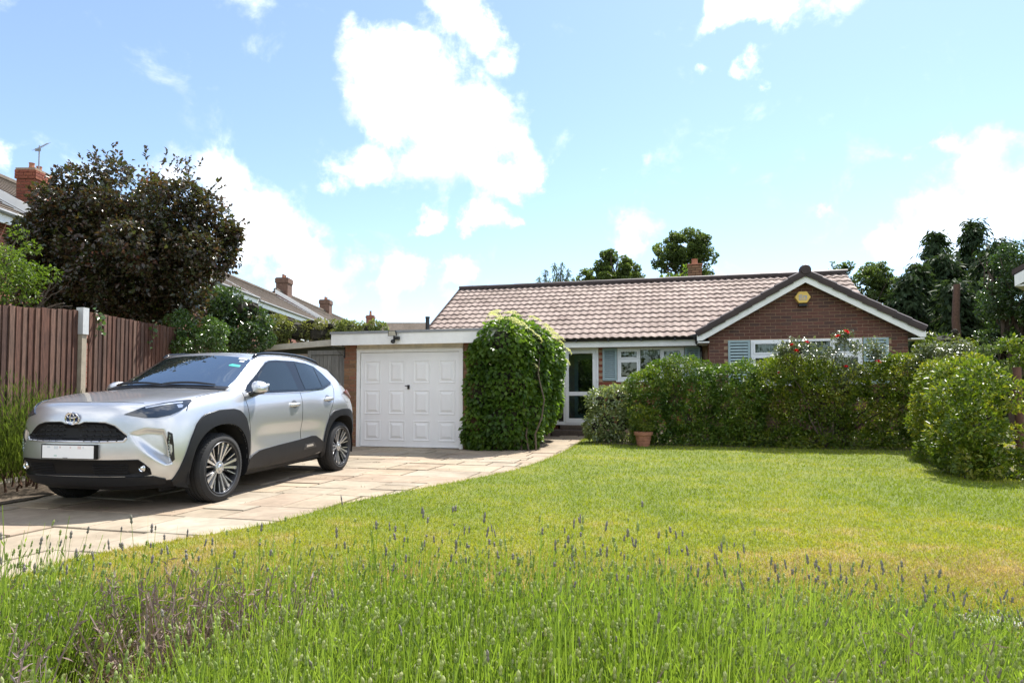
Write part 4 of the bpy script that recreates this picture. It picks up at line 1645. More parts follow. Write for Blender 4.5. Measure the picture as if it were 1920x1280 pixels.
R.append([(.012, 0, .72), (.017, .2, .72), (.042, .38, .72), (.105, .555, .722), (.21, .705, .73),
          (.37, .812, .74), (.62, .87, .755), (.87, .885, .77), (1.15, .874, .765), (1.38, .856, .75), (1.75, .853, .745), (2.1, .853, .75), (2.5, .853, .755), (2.9, .864, .775), (3.2, .886, .80), (3.43, .894, .81), (3.7, .878, .82),
          (4.03, .745, .83), (4.11, .56, .83), (4.14, .38, .83), (4.15, .2, .83), (4.155, 0, .83)])
R.append([(.03, 0, .86), (.035, .2, .86), (.06, .38, .86), (.125, .545, .86), (.235, .685, .865),
          (.40, .785, .885), (.63, .842, .91), (.88, .858, .93), (1.15, .85, .925), (1.38, .84, .91), (1.75, .838, .91), (2.1, .838, .915), (2.5, .838, .92), (2.9, .846, .94), (3.2, .86, .965), (3.43, .860, .975), (3.7, .83, .985),
          (4.03, .70, .98), (4.10, .54, .98), (4.125, .38, .98), (4.13, .2, .98), (4.13, 0, .98)])
R.append([(.095, 0, .968), (.10, .2, .968), (.125, .38, .963), (.195, .53, .958), (.295, .645, .962),
          (.455, .728, .99), (.655, .775, 1.02), (.9, .792, 1.045), (1.15, .788, 1.055), (1.38, .785, 1.062), (1.75, .785, 1.068), (2.1, .785, 1.078), (2.5, .785, 1.09), (2.9, .785, 1.11), (3.2, .775, 1.135), (3.43, .76, 1.155), (3.7, .735, 1.16),
          (4.0, .63, 1.13), (4.06, .5, 1.13), (4.085, .36, 1.13), (4.095, .2, 1.13), (4.10, 0, 1.13)])
# inner points of the cross lines over bonnet, glass and roof, from the side inwards to the centre
T = {5: [(.41, .585, 1.008), (.35, .40, 1.012), (.315, .2, 1.008), (.305, 0, 1.006)],
     6: [(.63, .63, 1.042), (.585, .42, 1.046), (.56, .2, 1.044), (.55, 0, 1.043)],
     7: [(.88, .67, 1.070), (.845, .45, 1.078), (.825, .22, 1.080), (.82, 0, 1.080)],
     8: [(1.13, .705, 1.085), (1.075, .49, 1.10), (1.045, .25, 1.106), (1.04, 0, 1.108)],
     9: [(1.42, .685, 1.20), (1.355, .485, 1.255), (1.325, .245, 1.268), (1.32, 0, 1.272)],
     10: [(1.85, .612, 1.43), (1.805, .46, 1.478), (1.785, .24, 1.497), (1.78, 0, 1.502)],
     11: [(2.1, .606, 1.462), (2.1, .475, 1.515), (2.1, .25, 1.538), (2.1, 0, 1.545)],
     12: [(2.5, .605, 1.472), (2.5, .475, 1.528), (2.5, .25, 1.553), (2.5, 0, 1.56)],
     13: [(2.9, .602, 1.458), (2.9, .47, 1.518), (2.9, .25, 1.545), (2.9, 0, 1.552)],
     14: [(3.2, .592, 1.428), (3.22, .46, 1.492), (3.22, .24, 1.52), (3.22, 0, 1.527)],
     15: [(3.45, .578, 1.388), (3.49, .45, 1.458), (3.50, .24, 1.488), (3.50, 0, 1.495)],
     16: [(3.74, .56, 1.33), (3.80, .44, 1.405), (3.82, .24, 1.438), (3.83, 0, 1.445)]}


def body_surface():
    nc = len(R[0])
    V, F, idx = [], [], {}

    def vid(p):
        V.append(Vector(p))
        return len(V) - 1
    g = [[vid(p) for p in row] for row in R]
    inner = {c: [vid(p) for p in T[c]] for c in T}
    for r in range(len(R) - 1):
        for c in range(nc - 1):
            F.append((g[r][c], g[r + 1][c], g[r + 1][c + 1], g[r][c + 1]))
    top = g[-1]
    # grid over the top: rows of five points from the side (k=0) to the centre (k=4)
    rows = [[top[4 - k] for k in range(5)]]
    for c in range(5, 17):
        rows.append([top[c]] + inner[c])
    rows.append([top[17 + k] for k in range(5)])
    for i in range(len(rows) - 1):
        for k in range(4):
            F.append((rows[i][k], rows[i][k + 1], rows[i + 1][k + 1], rows[i + 1][k]))
    # mirrored half
    n = len(V)
    mp = {}
    for i in range(n):
        if abs(V[i].y) < 1e-6:
            mp[i] = i
        else:
            V.append(Vector((V[i].x, -V[i].y, V[i].z)))
            mp[i] = len(V) - 1
    F += [tuple(mp[i] for i in f)[::-1] for f in list(F)]
    target = [v.copy() for v in V]
    ctrl = [v.copy() for v in V]
    soft = {}
    me = bpy.data.meshes.new('cage')
    me.from_pydata([tuple(v) for v in ctrl], [], F)
    me.update()
    ob = bpy.data.objects.new('cage', me)
    COL.objects.link(ob)
    md = ob.modifiers.new('s', 'SUBSURF')
    md.levels = md.render_levels = 2
    md.boundary_smooth = 'ALL'
    # creases: nose fold and shoulder
    cr = me.attributes.new('crease_edge', 'FLOAT', 'EDGE')
    ekey = {tuple(sorted(e.vertices)): e.index for e in me.edges}

    def crease(ids, w):
        for a, b_ in zip(ids[:-1], ids[1:]):
            for q in ((a, b_), (mp[a], mp[b_])):
                k = ekey.get(tuple(sorted(q)))
                if k is not None: cr.data[k].value = w
    crease(g[6][0:6], .35)
    crease(g[1], .5)
    crease(rows[4], .55)          # cowl line
    crease(rows[6], .3)           # windscreen header
    crease([r[1] for r in rows[5:13]], .35)
    crease(rows[12], .75)         # spoiler lip
    for it in range(5):
        dg = bpy.context.evaluated_depsgraph_get()
        ev = ob.evaluated_get(dg)
        em = ev.to_mesh()
        cur = [em.vertices[i].co.copy() for i in range(len(ctrl))]
        ev.to_mesh_clear()
        for i in range(len(ctrl)):
            ctrl[i] += (target[i] - cur[i]) * .8
            me.vertices[i].co = ctrl[i]
        me.update()
    md.levels = md.render_levels = 4
    dg = bpy.context.evaluated_depsgraph_get()
    out = bpy.data.meshes.new_from_object(ob.evaluated_get(dg))
    bpy.data.objects.remove(ob)
    return out


surf = body_surface()
sv = np.empty(len(surf.vertices) * 3, np.float32)
surf.vertices.foreach_get('co', sv)
sv = sv.reshape(-1, 3).astype(np.float64)


def smooth01(t):
    t = np.clip(t, 0, 1)
    return t * t * (3 - 2 * t)


def sdf_poly(poly, X, Y):
    """signed distance (negative inside) of points to a 2-d polygon"""
    d = np.full(X.shape, 1e9)
    n = len(poly)
    for i in range(n):
        x0, y0 = poly[i]; x1, y1 = poly[(i + 1) % n]
        ex, ey = x1 - x0, y1 - y0
        t = np.clip(((X - x0) * ex + (Y - y0) * ey) / (ex * ex + ey * ey), 0, 1)
        d = np.minimum(d, np.hypot(X - x0 - t * ex, Y - y0 - t * ey))
    return np.where(poly_contains(poly, X, Y), -d, d)


# relief of the nose: wedge-shaped intakes, sunken grille, stepped lower bumper (pushed back along x)
front = sv[:, 0] < .62
AY, Z_ = np.abs(sv[:, 1]), sv[:, 2]
fang = [(.50, .715), (.62, .755), (.735, .735), (.775, .60), (.785, .43), (.74, .42), (.62, .55), (.53, .66)]
sd_ = sdf_poly(fang, AY, Z_)
ramp_ = smooth01(-sd_ / .045) * smooth01((AY - .46) / .30)
sv[:, 0] += np.where(front, ramp_ * .085, 0)
sv[:, 1] -= np.where(front, np.sign(sv[:, 1]) * ramp_ * .012, 0)
GRILLE = [(-.50, .68), (-.40, .802), (-.12, .808), (-.08, .79), (0, .785), (.08, .79), (.12, .808), (.31, .802), (.40, .77), (.50, .685), (.475, .645), (-.475, .645)]
GRILLE = [(-.50, .685), (-.395, .775), (-.31, .803), (-.12, .808), (-.075, .79), (0, .783), (.075, .79), (.12, .808), (.31, .803), (.395, .775), (.50, .685), (.475, .648), (-.475, .648)]
sd_ = sdf_poly(GRILLE, sv[:, 1], Z_)
sv[:, 0] += np.where(front, smooth01(-sd_ / .02) * .03, 0)
# crease under the bonnet lip
# lower air intake
LOWER = [(-.585, .478), (.585, .478), (.645, .40), (.645, .345), (.50, .335), (-.50, .335), (-.645, .345), (-.645, .40)]
sd_ = sdf_poly(LOWER, sv[:, 1], Z_)
sv[:, 0] += np.where(front, smooth01(-sd_ / .02) * .025, 0)
# hollow of the doors and a lower shoulder line
side = (sv[:, 0] > 1.3) & (sv[:, 0] < 3.2)
dz = np.exp(-((Z_ - .60) / .10) ** 2) * smooth01((sv[:, 0] - 1.35) / .4) * smooth01((3.05 - sv[:, 0]) / .5)
sv[:, 1] -= np.where(side & (np.abs(sv[:, 1]) > .6), np.sign(sv[:, 1]) * dz * .016, 0)
# flared haunches above the rear wheel
hz = np.exp(-((Z_ - .93) / .07) ** 2) * np.exp(-((sv[:, 0] - 3.45) / .33) ** 2)
sv[:, 1] += np.where(np.abs(sv[:, 1]) > .6, np.sign(sv[:, 1]) * hz * .012, 0)
surf.vertices.foreach_set('co', sv.astype(np.float32).ravel())
surf.update()

polys = [tuple(p.vertices) for p in surf.polygons]
BVH = BVHTree.FromPolygons([Vector(v) for v in sv], polys)


def arch_poly(cx, cz=.336, w=.415, h=.425, flat=3.0):
    """opening of a wheel arch, from the front foot round to the rear foot"""
    pts = []
    for k in range(25):
        a = pi * k / 24
        c, s = cos(a), sin(a)
        x = -np.sign(c) * abs(c) ** (2 / flat * 1.12) * w
        z = abs(s) ** (2 / flat * 1.12) * h
        pts.append((cx + x, cz + z))
    return pts


FAX, RAX = .87, 3.43
FA_IN = [(FAX - .44, .14)] + arch_poly(FAX, w=.425, h=.425, flat=2.6) + [(FAX + .44, .14)]
RA_IN = [(RAX - .44, .14)] + arch_poly(RAX, w=.425, h=.43, flat=2.6) + [(RAX + .43, .14)]


def build_body():
    bm = bmesh.new()
    bm.from_mesh(surf)
    kill = []
    for f in bm.faces:
        c = f.calc_center_median()
        if abs(c.y) > .5 and c.z < 1.0 and (poly_contains(FA_IN, [c.x], [c.z])[0] or poly_contains(RA_IN, [c.x], [c.z])[0]):
            kill.append(f)
    bmesh.ops.delete(bm, geom=kill, context='FACES')
    me = bpy.data.meshes.new('body')
    bm.to_mesh(me)
    bm.free()
    for p in me.polygons:
        p.use_smooth = True
    me.materials.clear()
    me.materials.append(M['paint'])
    me.materials.append(M['cladding'])
    for p in me.polygons:
        if p.center.z < .288: p.material_index = 1
    link('body', me, car)
    # dark inner tub with the wheel wells
    mb = MB()
    mb.box(.35, 3.9, -.60, .60, .22, .95)
    mb.box(1.3, 3.0, -.78, .78, .23, .40)
    for s in (-1, 1):
        for cx in (FAX, RAX):
            n = 16
            vs = []
            for k in range(n + 1):
                a = pi * k / n * 1.16 - .25
                for y in (.55, .84):
                    vs.append((cx - cos(a) * .44, s * y, .336 + sin(a) * .445))
            mb.add(vs, [(2 * k, 2 * k + 1, 2 * k + 3, 2 * k + 2) for k in range(n)])
            mb.add([(cx - .46, s * .548, .16), (cx + .46, s * .548, .16), (cx + .46, s * .548, .85), (cx - .46, s * .548, .85)], [(0, 1, 2, 3)])
    mb.build('underbody', M['cabin'], car)


build_body()


def drape(pts, d, name, m, off=.003, thick=.006, res=.03, parent=None, mirror=True, smooth=True, cut=None):
    """a panel with the outline pts (3-d, roughly on the body), laid onto the body along direction d"""
    d = Vector(d).normalized()
    up = Vector((0, 0, 1)) if abs(d.z) < .9 else Vector((1, 0, 0))
    e1 = d.cross(up).normalized()
    e2 = e1.cross(d).normalized()
    o = Vector(pts[0])
    P2 = [((Vector(p) - o).dot(e1), (Vector(p) - o).dot(e2)) for p in pts]
    # outline resampled
    ol = []
    n = len(P2)
    for i in range(n):
        a, b_ = Vector(P2[i]), Vector(P2[(i + 1) % n])
        k = max(1, int((b_ - a).length / res))
        for j in range(k):
            ol.append(a.lerp(b_, j / k))
    xs = [p.x for p in ol]; ys = [p.y for p in ol]
    gx = np.arange(min(xs) + res * .5, max(xs), res)
    gy = np.arange(min(ys) + res * .5, max(ys), res)
    GX, GY = np.meshgrid(gx, gy)
    GX, GY = GX.ravel(), GY.ravel()
    sdist = sdf_poly([(p.x, p.y) for p in ol], GX, GY)
    inner_ = [Vector((x, y)) for x, y, s in zip(GX, GY, sdist) if s < -res * .45]
    vs2 = ol + inner_
    edges = [(i, (i + 1) % len(ol)) for i in range(len(ol))]
    r = delaunay_2d_cdt(vs2, edges, [], 1, 1e-6)
    V2, Fc = r[0], r[2]
    edge_ids = r[1]
    top, bot = [], []
    for p in V2:
        q = o + e1 * p.x + e2 * p.y
        h, nrm, _, _ = BVH.ray_cast(q - d * 1.2, d, 3)
        if h is None:
            h, nrm, _, _ = BVH.find_nearest(q)
        if nrm.dot(d) > 0: nrm = -nrm
        top.append(h + nrm * (off + thick))
        bot.append(h + nrm * (off - .006))
    # rim edges = edges used by one face
    cnt = {}
    for f in Fc:
        for i in range(len(f)):
            k = (f[i], f[(i + 1) % len(f)])
            cnt[tuple(sorted(k))] = cnt.get(tuple(sorted(k)), 0) + 1
    n = len(top)
    vs = top + bot
    fs = [tuple(f) for f in Fc]
    for f in Fc:
        for i in range(len(f)):
            a, b_ = f[i], f[(i + 1) % len(f)]
            if cnt[tuple(sorted((a, b_)))] == 1:
                fs.append((b_, a, a + n, b_ + n))
    outs = []
    for s in ((1, -1) if mirror else (1,)):
        mb = MB()
        mb.add([(p.x, p.y * s, p.z) for p in vs], fs)
        outs.append(mb.build(name, m, parent or car, smooth=35))
    return outs


def strip(pa, pb, name, m, off=.02, ret=.05, mirror=True, y=1.0, parent=None):
    """a band between two lines of (x, z) points laid on the side, with a return edge turned inwards along pb"""
    def on(p, o_):
        h, nrm, _, _ = BVH.ray_cast(Vector((p[0], 1.6, p[1])), Vector((0, -1, 0)), 3)
        if h is None or h.y < .3:
            h, nrm, _, _ = BVH.find_nearest(Vector((p[0], y, p[1])))
        if nrm.y < 0: nrm = -nrm
        return h + nrm * o_
    n = len(pa)
    A0 = [on(p, -.004) for p in pa]
    A = [on((a[0] * .94 + b_[0] * .06, a[1] * .94 + b_[1] * .06), off * .85) for a, b_ in zip(pa, pb)]
    C = [on(((a[0] + b_[0]) / 2, (a[1] + b_[1]) / 2), off) for a, b_ in zip(pa, pb)]
    B = []
    for c, b_ in zip(C, pb):
        h = on(b_, 0)
        B.append(Vector((b_[0], max(h.y, c.y - .02) + off * .9, b_[1])))
    D = [Vector((p.x, p.y - ret, p.z)) for p in B]
    E_ = [Vector((p.x, p.y - ret - .08, p.z)) for p in B]
    rows = [A0, A, C, B, D, E_]
    for s in ((1, -1) if mirror else (1,)):
        mb = MB()
        vs = [(p.x, p.y * s, p.z) for r in rows for p in r]
        fs = []
        for r in range(len(rows) - 1):
            for i in range(n - 1):
                fs.append((r * n + i, r * n + i + 1, (r + 1) * n + i + 1, (r + 1) * n + i))
        mb.add(vs, fs)
        mb.build(name, m, parent or car, smooth=30)


def resample(pts, k):
    P = [Vector(p) for p in pts]
    L_ = [0]
    for a, b_ in zip(P[:-1], P[1:]):
        L_.append(L_[-1] + (b_ - a).length)
    out = []
    for i in range(k):
        t = L_[-1] * i / (k - 1)
        j = 0
        while j < len(L_) - 2 and L_[j + 1] < t: j += 1
        f = (t - L_[j]) / max(1e-9, L_[j + 1] - L_[j])
        out.append(tuple(P[j].lerp(P[j + 1], min(1, f))))
    return out


# wheel arch mouldings
fo = [(.325, .285), (.375, .46), (.435, .63), (.515, .79), (.60, .862), (.80, .902), (1.06, .908), (1.16, .885), (1.25, .81), (1.315, .64), (1.325, .46), (1.30, .29)]
fi = [(FAX - .425, .20)] + arch_poly(FAX, w=.425, h=.425, flat=2.6) + [(FAX + .425, .20)]
strip(resample(fo, 40), resample(fi, 40), 'arch_moulding', M['cladding'])
ro = [(2.945, .33), (2.975, .48), (3.015, .63), (3.08, .76), (3.18, .83), (3.40, .855), (3.62, .85), (3.73, .81), (3.83, .70), (3.90, .56), (3.93, .38)]
ri = [(RAX - .425, .22)] + arch_poly(RAX, w=.425, h=.425, flat=2.6) + [(RAX + .42, .26)]
strip(resample(ro, 40), resample(ri, 40), 'arch_moulding', M['cladding'])
# sill cladding
sy = .85
drape([(1.31, sy, .275), (1.335, sy, .375), (1.40, sy, .41), (1.52, sy, .447), (1.9, sy, .475), (2.37, sy, .502), (2.66, sy, .527), (2.76, sy, .522), (2.86, sy, .48), (2.98, sy, .42), (2.955, sy, .32), (2.6, sy, .285), (2.0, sy, .268)],
      (0, -1, 0), 'sill_trim', M['cladding'], off=.006, thick=.01, res=.05)
o = drape([(2.45, sy, .372), (2.475, sy, .41), (2.52, sy, .437), (2.70, sy, .448), (2.765, sy, .395), (2.77, sy, .385)], (0, -1, 0), 'sill_badge', M['alloy_dark'], off=.017, thick=.004, res=.04)
for q in o:
    pass
drape([(2.52, sy, .40), (2.525, sy, .425), (2.67, sy, .432), (2.69, sy, .405)], (0, -1, 0), 'badge_inlay', M['alloy'], off=.022, thick=.002, res=.04)


def seam(pts, name='door_seam', w=.006, d=(0, -1, 0)):
    """narrow dark shut line"""
    a = resample(pts, max(8, int(len(pts) * 5)))
    dv = Vector(d)
    for s in (1, -1):
        vs = []
        for i, p in enumerate(a):
            p = Vector(p)
            t = (Vector(a[min(i + 1, len(a) - 1)]) - Vector(a[max(0, i - 1)])).normalized()
            side_ = t.cross(dv).normalized() * w / 2
            for q in (p - side_, p + side_):
                h, nrm, _, _ = BVH.ray_cast(q - dv * .6, dv, 3)
                if h is None: h, nrm, _, _ = BVH.find_nearest(q)
                if nrm.dot(dv) > 0: nrm = -nrm
                h = h + nrm * .0015
                vs.append((h.x, h.y * s, h.z))
        mb = MB().add(vs, [(2 * i, 2 * i + 1, 2 * i + 3, 2 * i + 2) for i in range(len(a) - 1)])
        mb.build(name, M['gloss_black'], car)


seam([(1.30, sy, 1.07), (1.315, sy, .95), (1.325, sy, .81), (1.345, sy, .62), (1.36, sy, .50), (1.365, sy, .39)])
seam([(2.47, sy, 1.09), (2.455, sy, .95), (2.43, sy, .78), (2.415, sy, .60), (2.41, sy, .49)])
seam([(3.40, sy, 1.19), (3.37, sy, 1.12), (3.28, sy, 1.03), (3.20, sy, .95), (3.14, sy, .87), (3.07, sy, .76)])
seam([(3.52, sy, 1.02), (3.56, sy, .935), (3.66, sy, .93), (3.69, sy, 1.0), (3.63, sy, 1.05), (3.54, sy, 1.05), (3.52, sy, 1.02)], 'fuel_flap', .004)
# glasshouse -------------------------------------------------------------------
gy = .70
drape([(1.365, .78, 1.088), (1.42, .77, 1.13), (1.60, .73, 1.225), (1.80, .68, 1.335), (1.94, .64, 1.405), (2.04, .62, 1.432), (2.20, .62, 1.445), (2.60, .62, 1.452), (2.90, .62, 1.438), (3.10, .62, 1.405), (3.26, .64, 1.315), (3.385, .66, 1.205), (3.36, .70, 1.182), (3.06, .75, 1.118), (2.55, .78, 1.083), (1.70, .78, 1.062), (1.50, .78, 1.07)],
      (0, -1, 0), 'window_surround', M['gloss_black'], off=.002, thick=.005, res=.04)
drape([(1.52, .77, 1.098), (1.66, .73, 1.215), (1.84, .68, 1.33), (1.97, .64, 1.395), (2.06, .63, 1.415), (2.37, .62, 1.428), (2.405, .63, 1.35), (2.43, .76, 1.10), (2.0, .78, 1.09), (1.70, .78, 1.082)],
      (0, -1, 0), 'side_window', M['side_glass'], off=.006, thick=.004, res=.05)
drape([(2.605, .62, 1.43), (2.90, .62, 1.42), (3.06, .62, 1.395), (3.045, .66, 1.26), (3.03, .73, 1.13), (2.60, .76, 1.105), (2.59, .7, 1.25)],
      (0, -1, 0), 'side_window', M['side_glass'], off=.006, thick=.004, res=.05)
drape([(3.075, .62, 1.385), (3.23, .64, 1.30), (3.345, .66, 1.205), (3.06, .73, 1.14)], (0, -1, 0), 'quarter_window', M['side_glass'], off=.006, thick=.004, res=.04)
# bright line under the windows
for s in (1, -1):
    pts = []
    for (x, z) in ((1.37, 1.08), (1.52, 1.062), (1.70, 1.055), (2.1, 1.064), (2.55, 1.076), (3.06, 1.112), (3.36, 1.178), (3.395, 1.205), (3.27, 1.325), (3.11, 1.415), (2.90, 1.447)):
        h, nrm, _, _ = BVH.ray_cast(Vector((x, 1.6, z)), Vector((0, -1, 0)), 3)
        pts.append(Vector((h.x, (h.y + .004) * s, h.z)))
    mb = MB().tube(pts, .006, 6)
    mb.build('chrome_trim', M['chrome'], car, smooth=40)
    pts = []
    for (x, z) in ((1.37, 1.095), (1.42, 1.138), (1.60, 1.234), (1.80, 1.345), (1.94, 1.415), (2.04, 1.442), (2.20, 1.455), (2.60, 1.462), (2.90, 1.448)):
        h, nrm, _, _ = BVH.ray_cast(Vector((x, 1.6, z)), Vector((0, -1, 0)), 3)
        pts.append(Vector((h.x, (h.y + .003) * s, h.z)))
    mb = MB().tube(pts, .005, 6)
    mb.build('drip_trim', M['paint'], car, smooth=40)

# windscreen (laid on from the front)
wf = [(1.0, y, z) for (y, z) in ((-.685, 1.108), (-.45, 1.122), (-.2, 1.130), (0, 1.132), (.2, 1.130), (.45, 1.122), (.685, 1.108), (.655, 1.20), (.585, 1.41), (.56, 1.432), (.45, 1.458), (.25, 1.475), (0, 1.48), (-.25, 1.475), (-.45, 1.458), (-.56, 1.432), (-.585, 1.41), (-.655, 1.20))]
ws = drape(wf, (1, 0, 0), 'windscreen', M['car_glass'], off=.004, thick=.004, res=.05, mirror=False)[0]
drape([(1.0, -.70, 1.09), (1.0, -.3, 1.112), (1, 0, 1.116), (1.0, .3, 1.112), (1.0, .70, 1.09), (1, .69, 1.118), (1, .45, 1.134), (1, 0, 1.144), (1, -.45, 1.134), (1, -.69, 1.118)], (1, 0, 0), 'cowl', M['black'], off=.006, thick=.006, res=.04, mirror=False)
drape([(1, .455, 1.452), (1, .54, 1.438), (1, .545, 1.422), (1, .46, 1.436)], (1, 0, 0), 'sticker', M['sticker'], off=.009, thick=.001, res=.04, parent=car, mirror=False)
drape([(1, .50, 1.418), (1, .54, 1.411), (1, .542, 1.396), (1, .50, 1.402)], (1, 0, 0), 'sticker', M['sticker'], off=.009, thick=.001, res=.04, parent=car, mirror=False)
drape([(1, .47, 1.375), (1, .555, 1.36), (1, .56, 1.338), (1, .46, 1.352), (1, .45, 1.362)], (1, 0, 0), 'sticker', M['sticker_green'], off=.009, thick=.001, res=.04, parent=car, mirror=False)
# wipers
for (a, b_) in (((.985, -.60, 1.12), (1.03, .02, 1.125)), ((.985, .02, 1.13), (1.04, .58, 1.12))):
    pts = []
    for k in range(9):
        t = k / 8
        p = Vector(a).lerp(Vector(b_), t)
        h, nrm, _, _ = BVH.ray_cast(Vector((-.5, p.y, p.z + .018 * sin(pi * t) + .008)), Vector((1, 0, 0)), 4)
        if h is None: continue
        pts.append(h + Vector((-.022, 0, .02)))
    mb = MB().tube(pts, [.006] + [.012] * (len(pts) - 3) + [.010, .008], 6)
    mb.build('wiper', M['black'], car, smooth=40)
# headlights, nose ------------------------------------------------------------
HL = [(.06, .475, .872), (.12, .53, .905), (.16, .60, .940), (.26, .69, .968), (.36, .755, .985), (.455, .815, .997), (.475, .83, .988), (.42, .82, .945), (.34, .80, .895), (.27, .765, .862), (.19, .70, .842), (.13, .62, .842)]
hd = (.80, -.60, 0)
hl = drape(HL, hd, 'headlight', M['lamp'], off=.002, thick=.006, res=.025)
for k, h_ in enumerate(hl):
    pass
hu = [(.155, .60, .932), (.26, .69, .957), (.36, .755, .972), (.40, .785, .975), (.39, .785, .966), (.35, .755, .960), (.25, .69, .944), (.155, .61, .920)]
drape(hu, hd, 'light_bar', M['lamp_silver'], off=.008, thick=.003, res=.03)
drape([(.33, .775, .950), (.37, .79, .955), (.385, .80, .945), (.37, .80, .925), (.34, .785, .922)], hd, 'lamp_reflector', M['lamp_silver'], off=.008, thick=.002, res=.03)
seam([(.135, .0, .985), (.135, .15, .985), (.15, .30, .983), (.185, .43, .980), (.23, .53, .975)], 'bonnet_seam', .006, (0, 0, -1))
seam([(.44, .795, 1.0), (.50, .775, 1.012), (.62, .76, 1.03), (.80, .757, 1.05), (.95, .748, 1.065), (1.02, .71, 1.078)], 'bonnet_seam', .006, (0, 0, -1))
GR3 = [(0, y, z) for (y, z) in GRILLE]
drape(GR3, (1, 0, 0), 'grille', M['grille_black'], off=.004, thick=.004, res=.03, mirror=False)


def grille_bars():
    mb = MB()
    for row, z in enumerate((.775, .735, .695, .660)):
        half = .30 + (.803 - z) * 1.35
        half = min(half, .47)
        step = .072
        for s in (1, -1):
            y = .085 + (row % 2) * .0
            while y + step < half:
                pts = []
                for yy in (y, y + step * .72):
                    h, nrm, _, _ = BVH.ray_cast(Vector((-.5, s * yy, z)), Vector((1, 0, 0)), 2)
                    pts.append(h + Vector((-.020, 0, 0)))
                mb.tube(pts, .0042, 4)
                h2, _, _, _ = BVH.ray_cast(Vector((-.5, s * (y + step * .80), z - .018)), Vector((1, 0, 0)), 2)
                mb.tube([pts[1], h2 + Vector((-.014, 0, 0))], .003, 4)
                y += step
    mb.build('grille_mesh', M['alloy_dark'], car, kind='stuff')


grille_bars()
# raised painted lip along the lower edge of the grille
pts = []
for (y, z) in ((-.50, .672), (-.48, .642), (-.3, .637), (0, .636), (.3, .637), (.48, .642), (.50, .672)):
    h, nrm, _, _ = BVH.ray_cast(Vector((-.5, y, z)), Vector((1, 0, 0)), 2)
    pts.append(h + Vector((-.003, 0, 0)))
MB().tube(pts, .010, 6).build('grille_lip', M['paint'], car, smooth=50)
LW = [(0, y, z) for (y, z) in ((-.585, .482), (.585, .482), (.62, .45), (.655, .40), (.655, .35), (.60, .335), (-.60, .335), (-.655, .35), (-.655, .40), (-.62, .45))]
drape(LW, (1, 0, 0), 'lower_grille', M['grille_black'], off=.004, thick=.004, res=.03, mirror=False)
mb = MB()
for z in (.36, .375, .39, .405, .42, .435, .45):
    for (ya, yb) in ((-.50, -.20), (.20, .50)):
        pts = []
        for k in range(5):
            y = ya + (yb - ya) * k / 4
            h, nrm, _, _ = BVH.ray_cast(Vector((-.5, y, z)), Vector((1, 0, 0)), 2)
            pts.append(h + Vector((-.014, 0, 0)))
        mb.tube(pts, .0035, 4)
mb.build('intake_bars', M['cladding'], car, kind='stuff')
# black chin
CH = [(0, y, z) for (y, z) in ((-.66, .332), (.66, .332), (.72, .30), (.70, .262), (.4, .255), (0, .252), (-.4, .255), (-.70, .262), (-.72, .30))]
drape(CH, (1, 0, 0), 'chin_trim', M['cladding'], off=.003, thick=.010, res=.04, mirror=False)
for s in (1, -1):
    h, nrm, _, _ = BVH.ray_cast(Vector((-.5, s * .60, .405)), Vector((1, 0, 0)), 2)
    mb = MB().lathe([(.030, -.004), (.034, -.012), (.028, -.016), (.020, -.012), (.012, -.016), (0, -.016)], 14, h + Vector((-.008, 0, 0)), 'x')
    mb.build('fog_light', M['chrome'], car, smooth=40)
# daytime lights in the wedges
drape([(.3, .742, .72), (.3, .772, .70), (.3, .785, .60), (.3, .79, .47), (.3, .775, .45), (.3, .75, .56)], (1, -.25, 0), 'running_light', M['black'], off=.002, thick=.008, res=.03)
mb = MB()
for s in (1, -1):
    for k in range(8):
        z = .50 + k * .026
        h, nrm, _, _ = BVH.ray_cast(Vector((-.5, s * (.770 - .0 * k), z)), Vector((1, 0, 0)), 2)
        if h: mb.tube([h + Vector((-.012, 0, -.009)), h + Vector((-.012, 0, .009))], .006, 5)
mb.build('light_guide', M['lamp_silver'], car, kind='stuff')
# number plate with its blurred lettering
pc = Vector((-.012, 0, .552))
mb = MB(); mb.box(-.018, .03, -.275, .275, .49, .616)
mb.build('plate_holder', M['grille_black'], car)
mb = MB(); mb.box(-.022, -.0185, -.26, .26, .4965, .6075)
pl = mb.build('number_plate', M['plate'], car)
mb = MB()
for (y0, y1, z0, z1, mi) in ((-.21, -.18, .585, .60, 0), (-.14, -.10, .575, .602, 0), (-.085, -.07, .583, .60, 1), (.02, .035, .583, .597, 1), (.10, .135, .578, .603, 1), (.15, .162, .583, .60, 0), (-.14, -.11, .512, .523, 2), (-.05, .0, .499, .503, 3)):
    mb.cur = mi
    mb.box(-.0228, -.0222, y0, y1, z0, z1)
mb.build('plate_print', [M['plate_smudge'], M['plate_smudge_red'], M['plate_green'], M['black']], pl, kind='stuff')
# emblem
ec, en, _, _ = BVH.ray_cast(Vector((-.5, 0, .838)), Vector((1, 0, 0)), 2)
em = empty('emblem', ec + Vector((-.004, 0, 0)), parent=car)
em.rotation_euler = (0, -.12, 0)


def ell(a, b_, cy=0, cz=0, n=28):
    return [(-.006, cy + a * cos(2 * pi * k / n), cz + b_ * sin(2 * pi * k / n)) for k in range(n + 1)]


MB().prism([(.064 * cos(2 * pi * k / 28), .048 * sin(2 * pi * k / 28)) for k in range(28)], lambda y, z: (-.003, y, z), lambda y, z: (.03, y, z)).build('badge_face', M['emblem_blue'], em)
mb = MB()
mb.tube(ell(.068, .052), .0075, 6).tube(ell(.021, .047), .0055, 6).tube(ell(.050, .020, 0, .025), .0055, 6)
mb.build('badge_rings', M['chrome'], em, smooth=50)

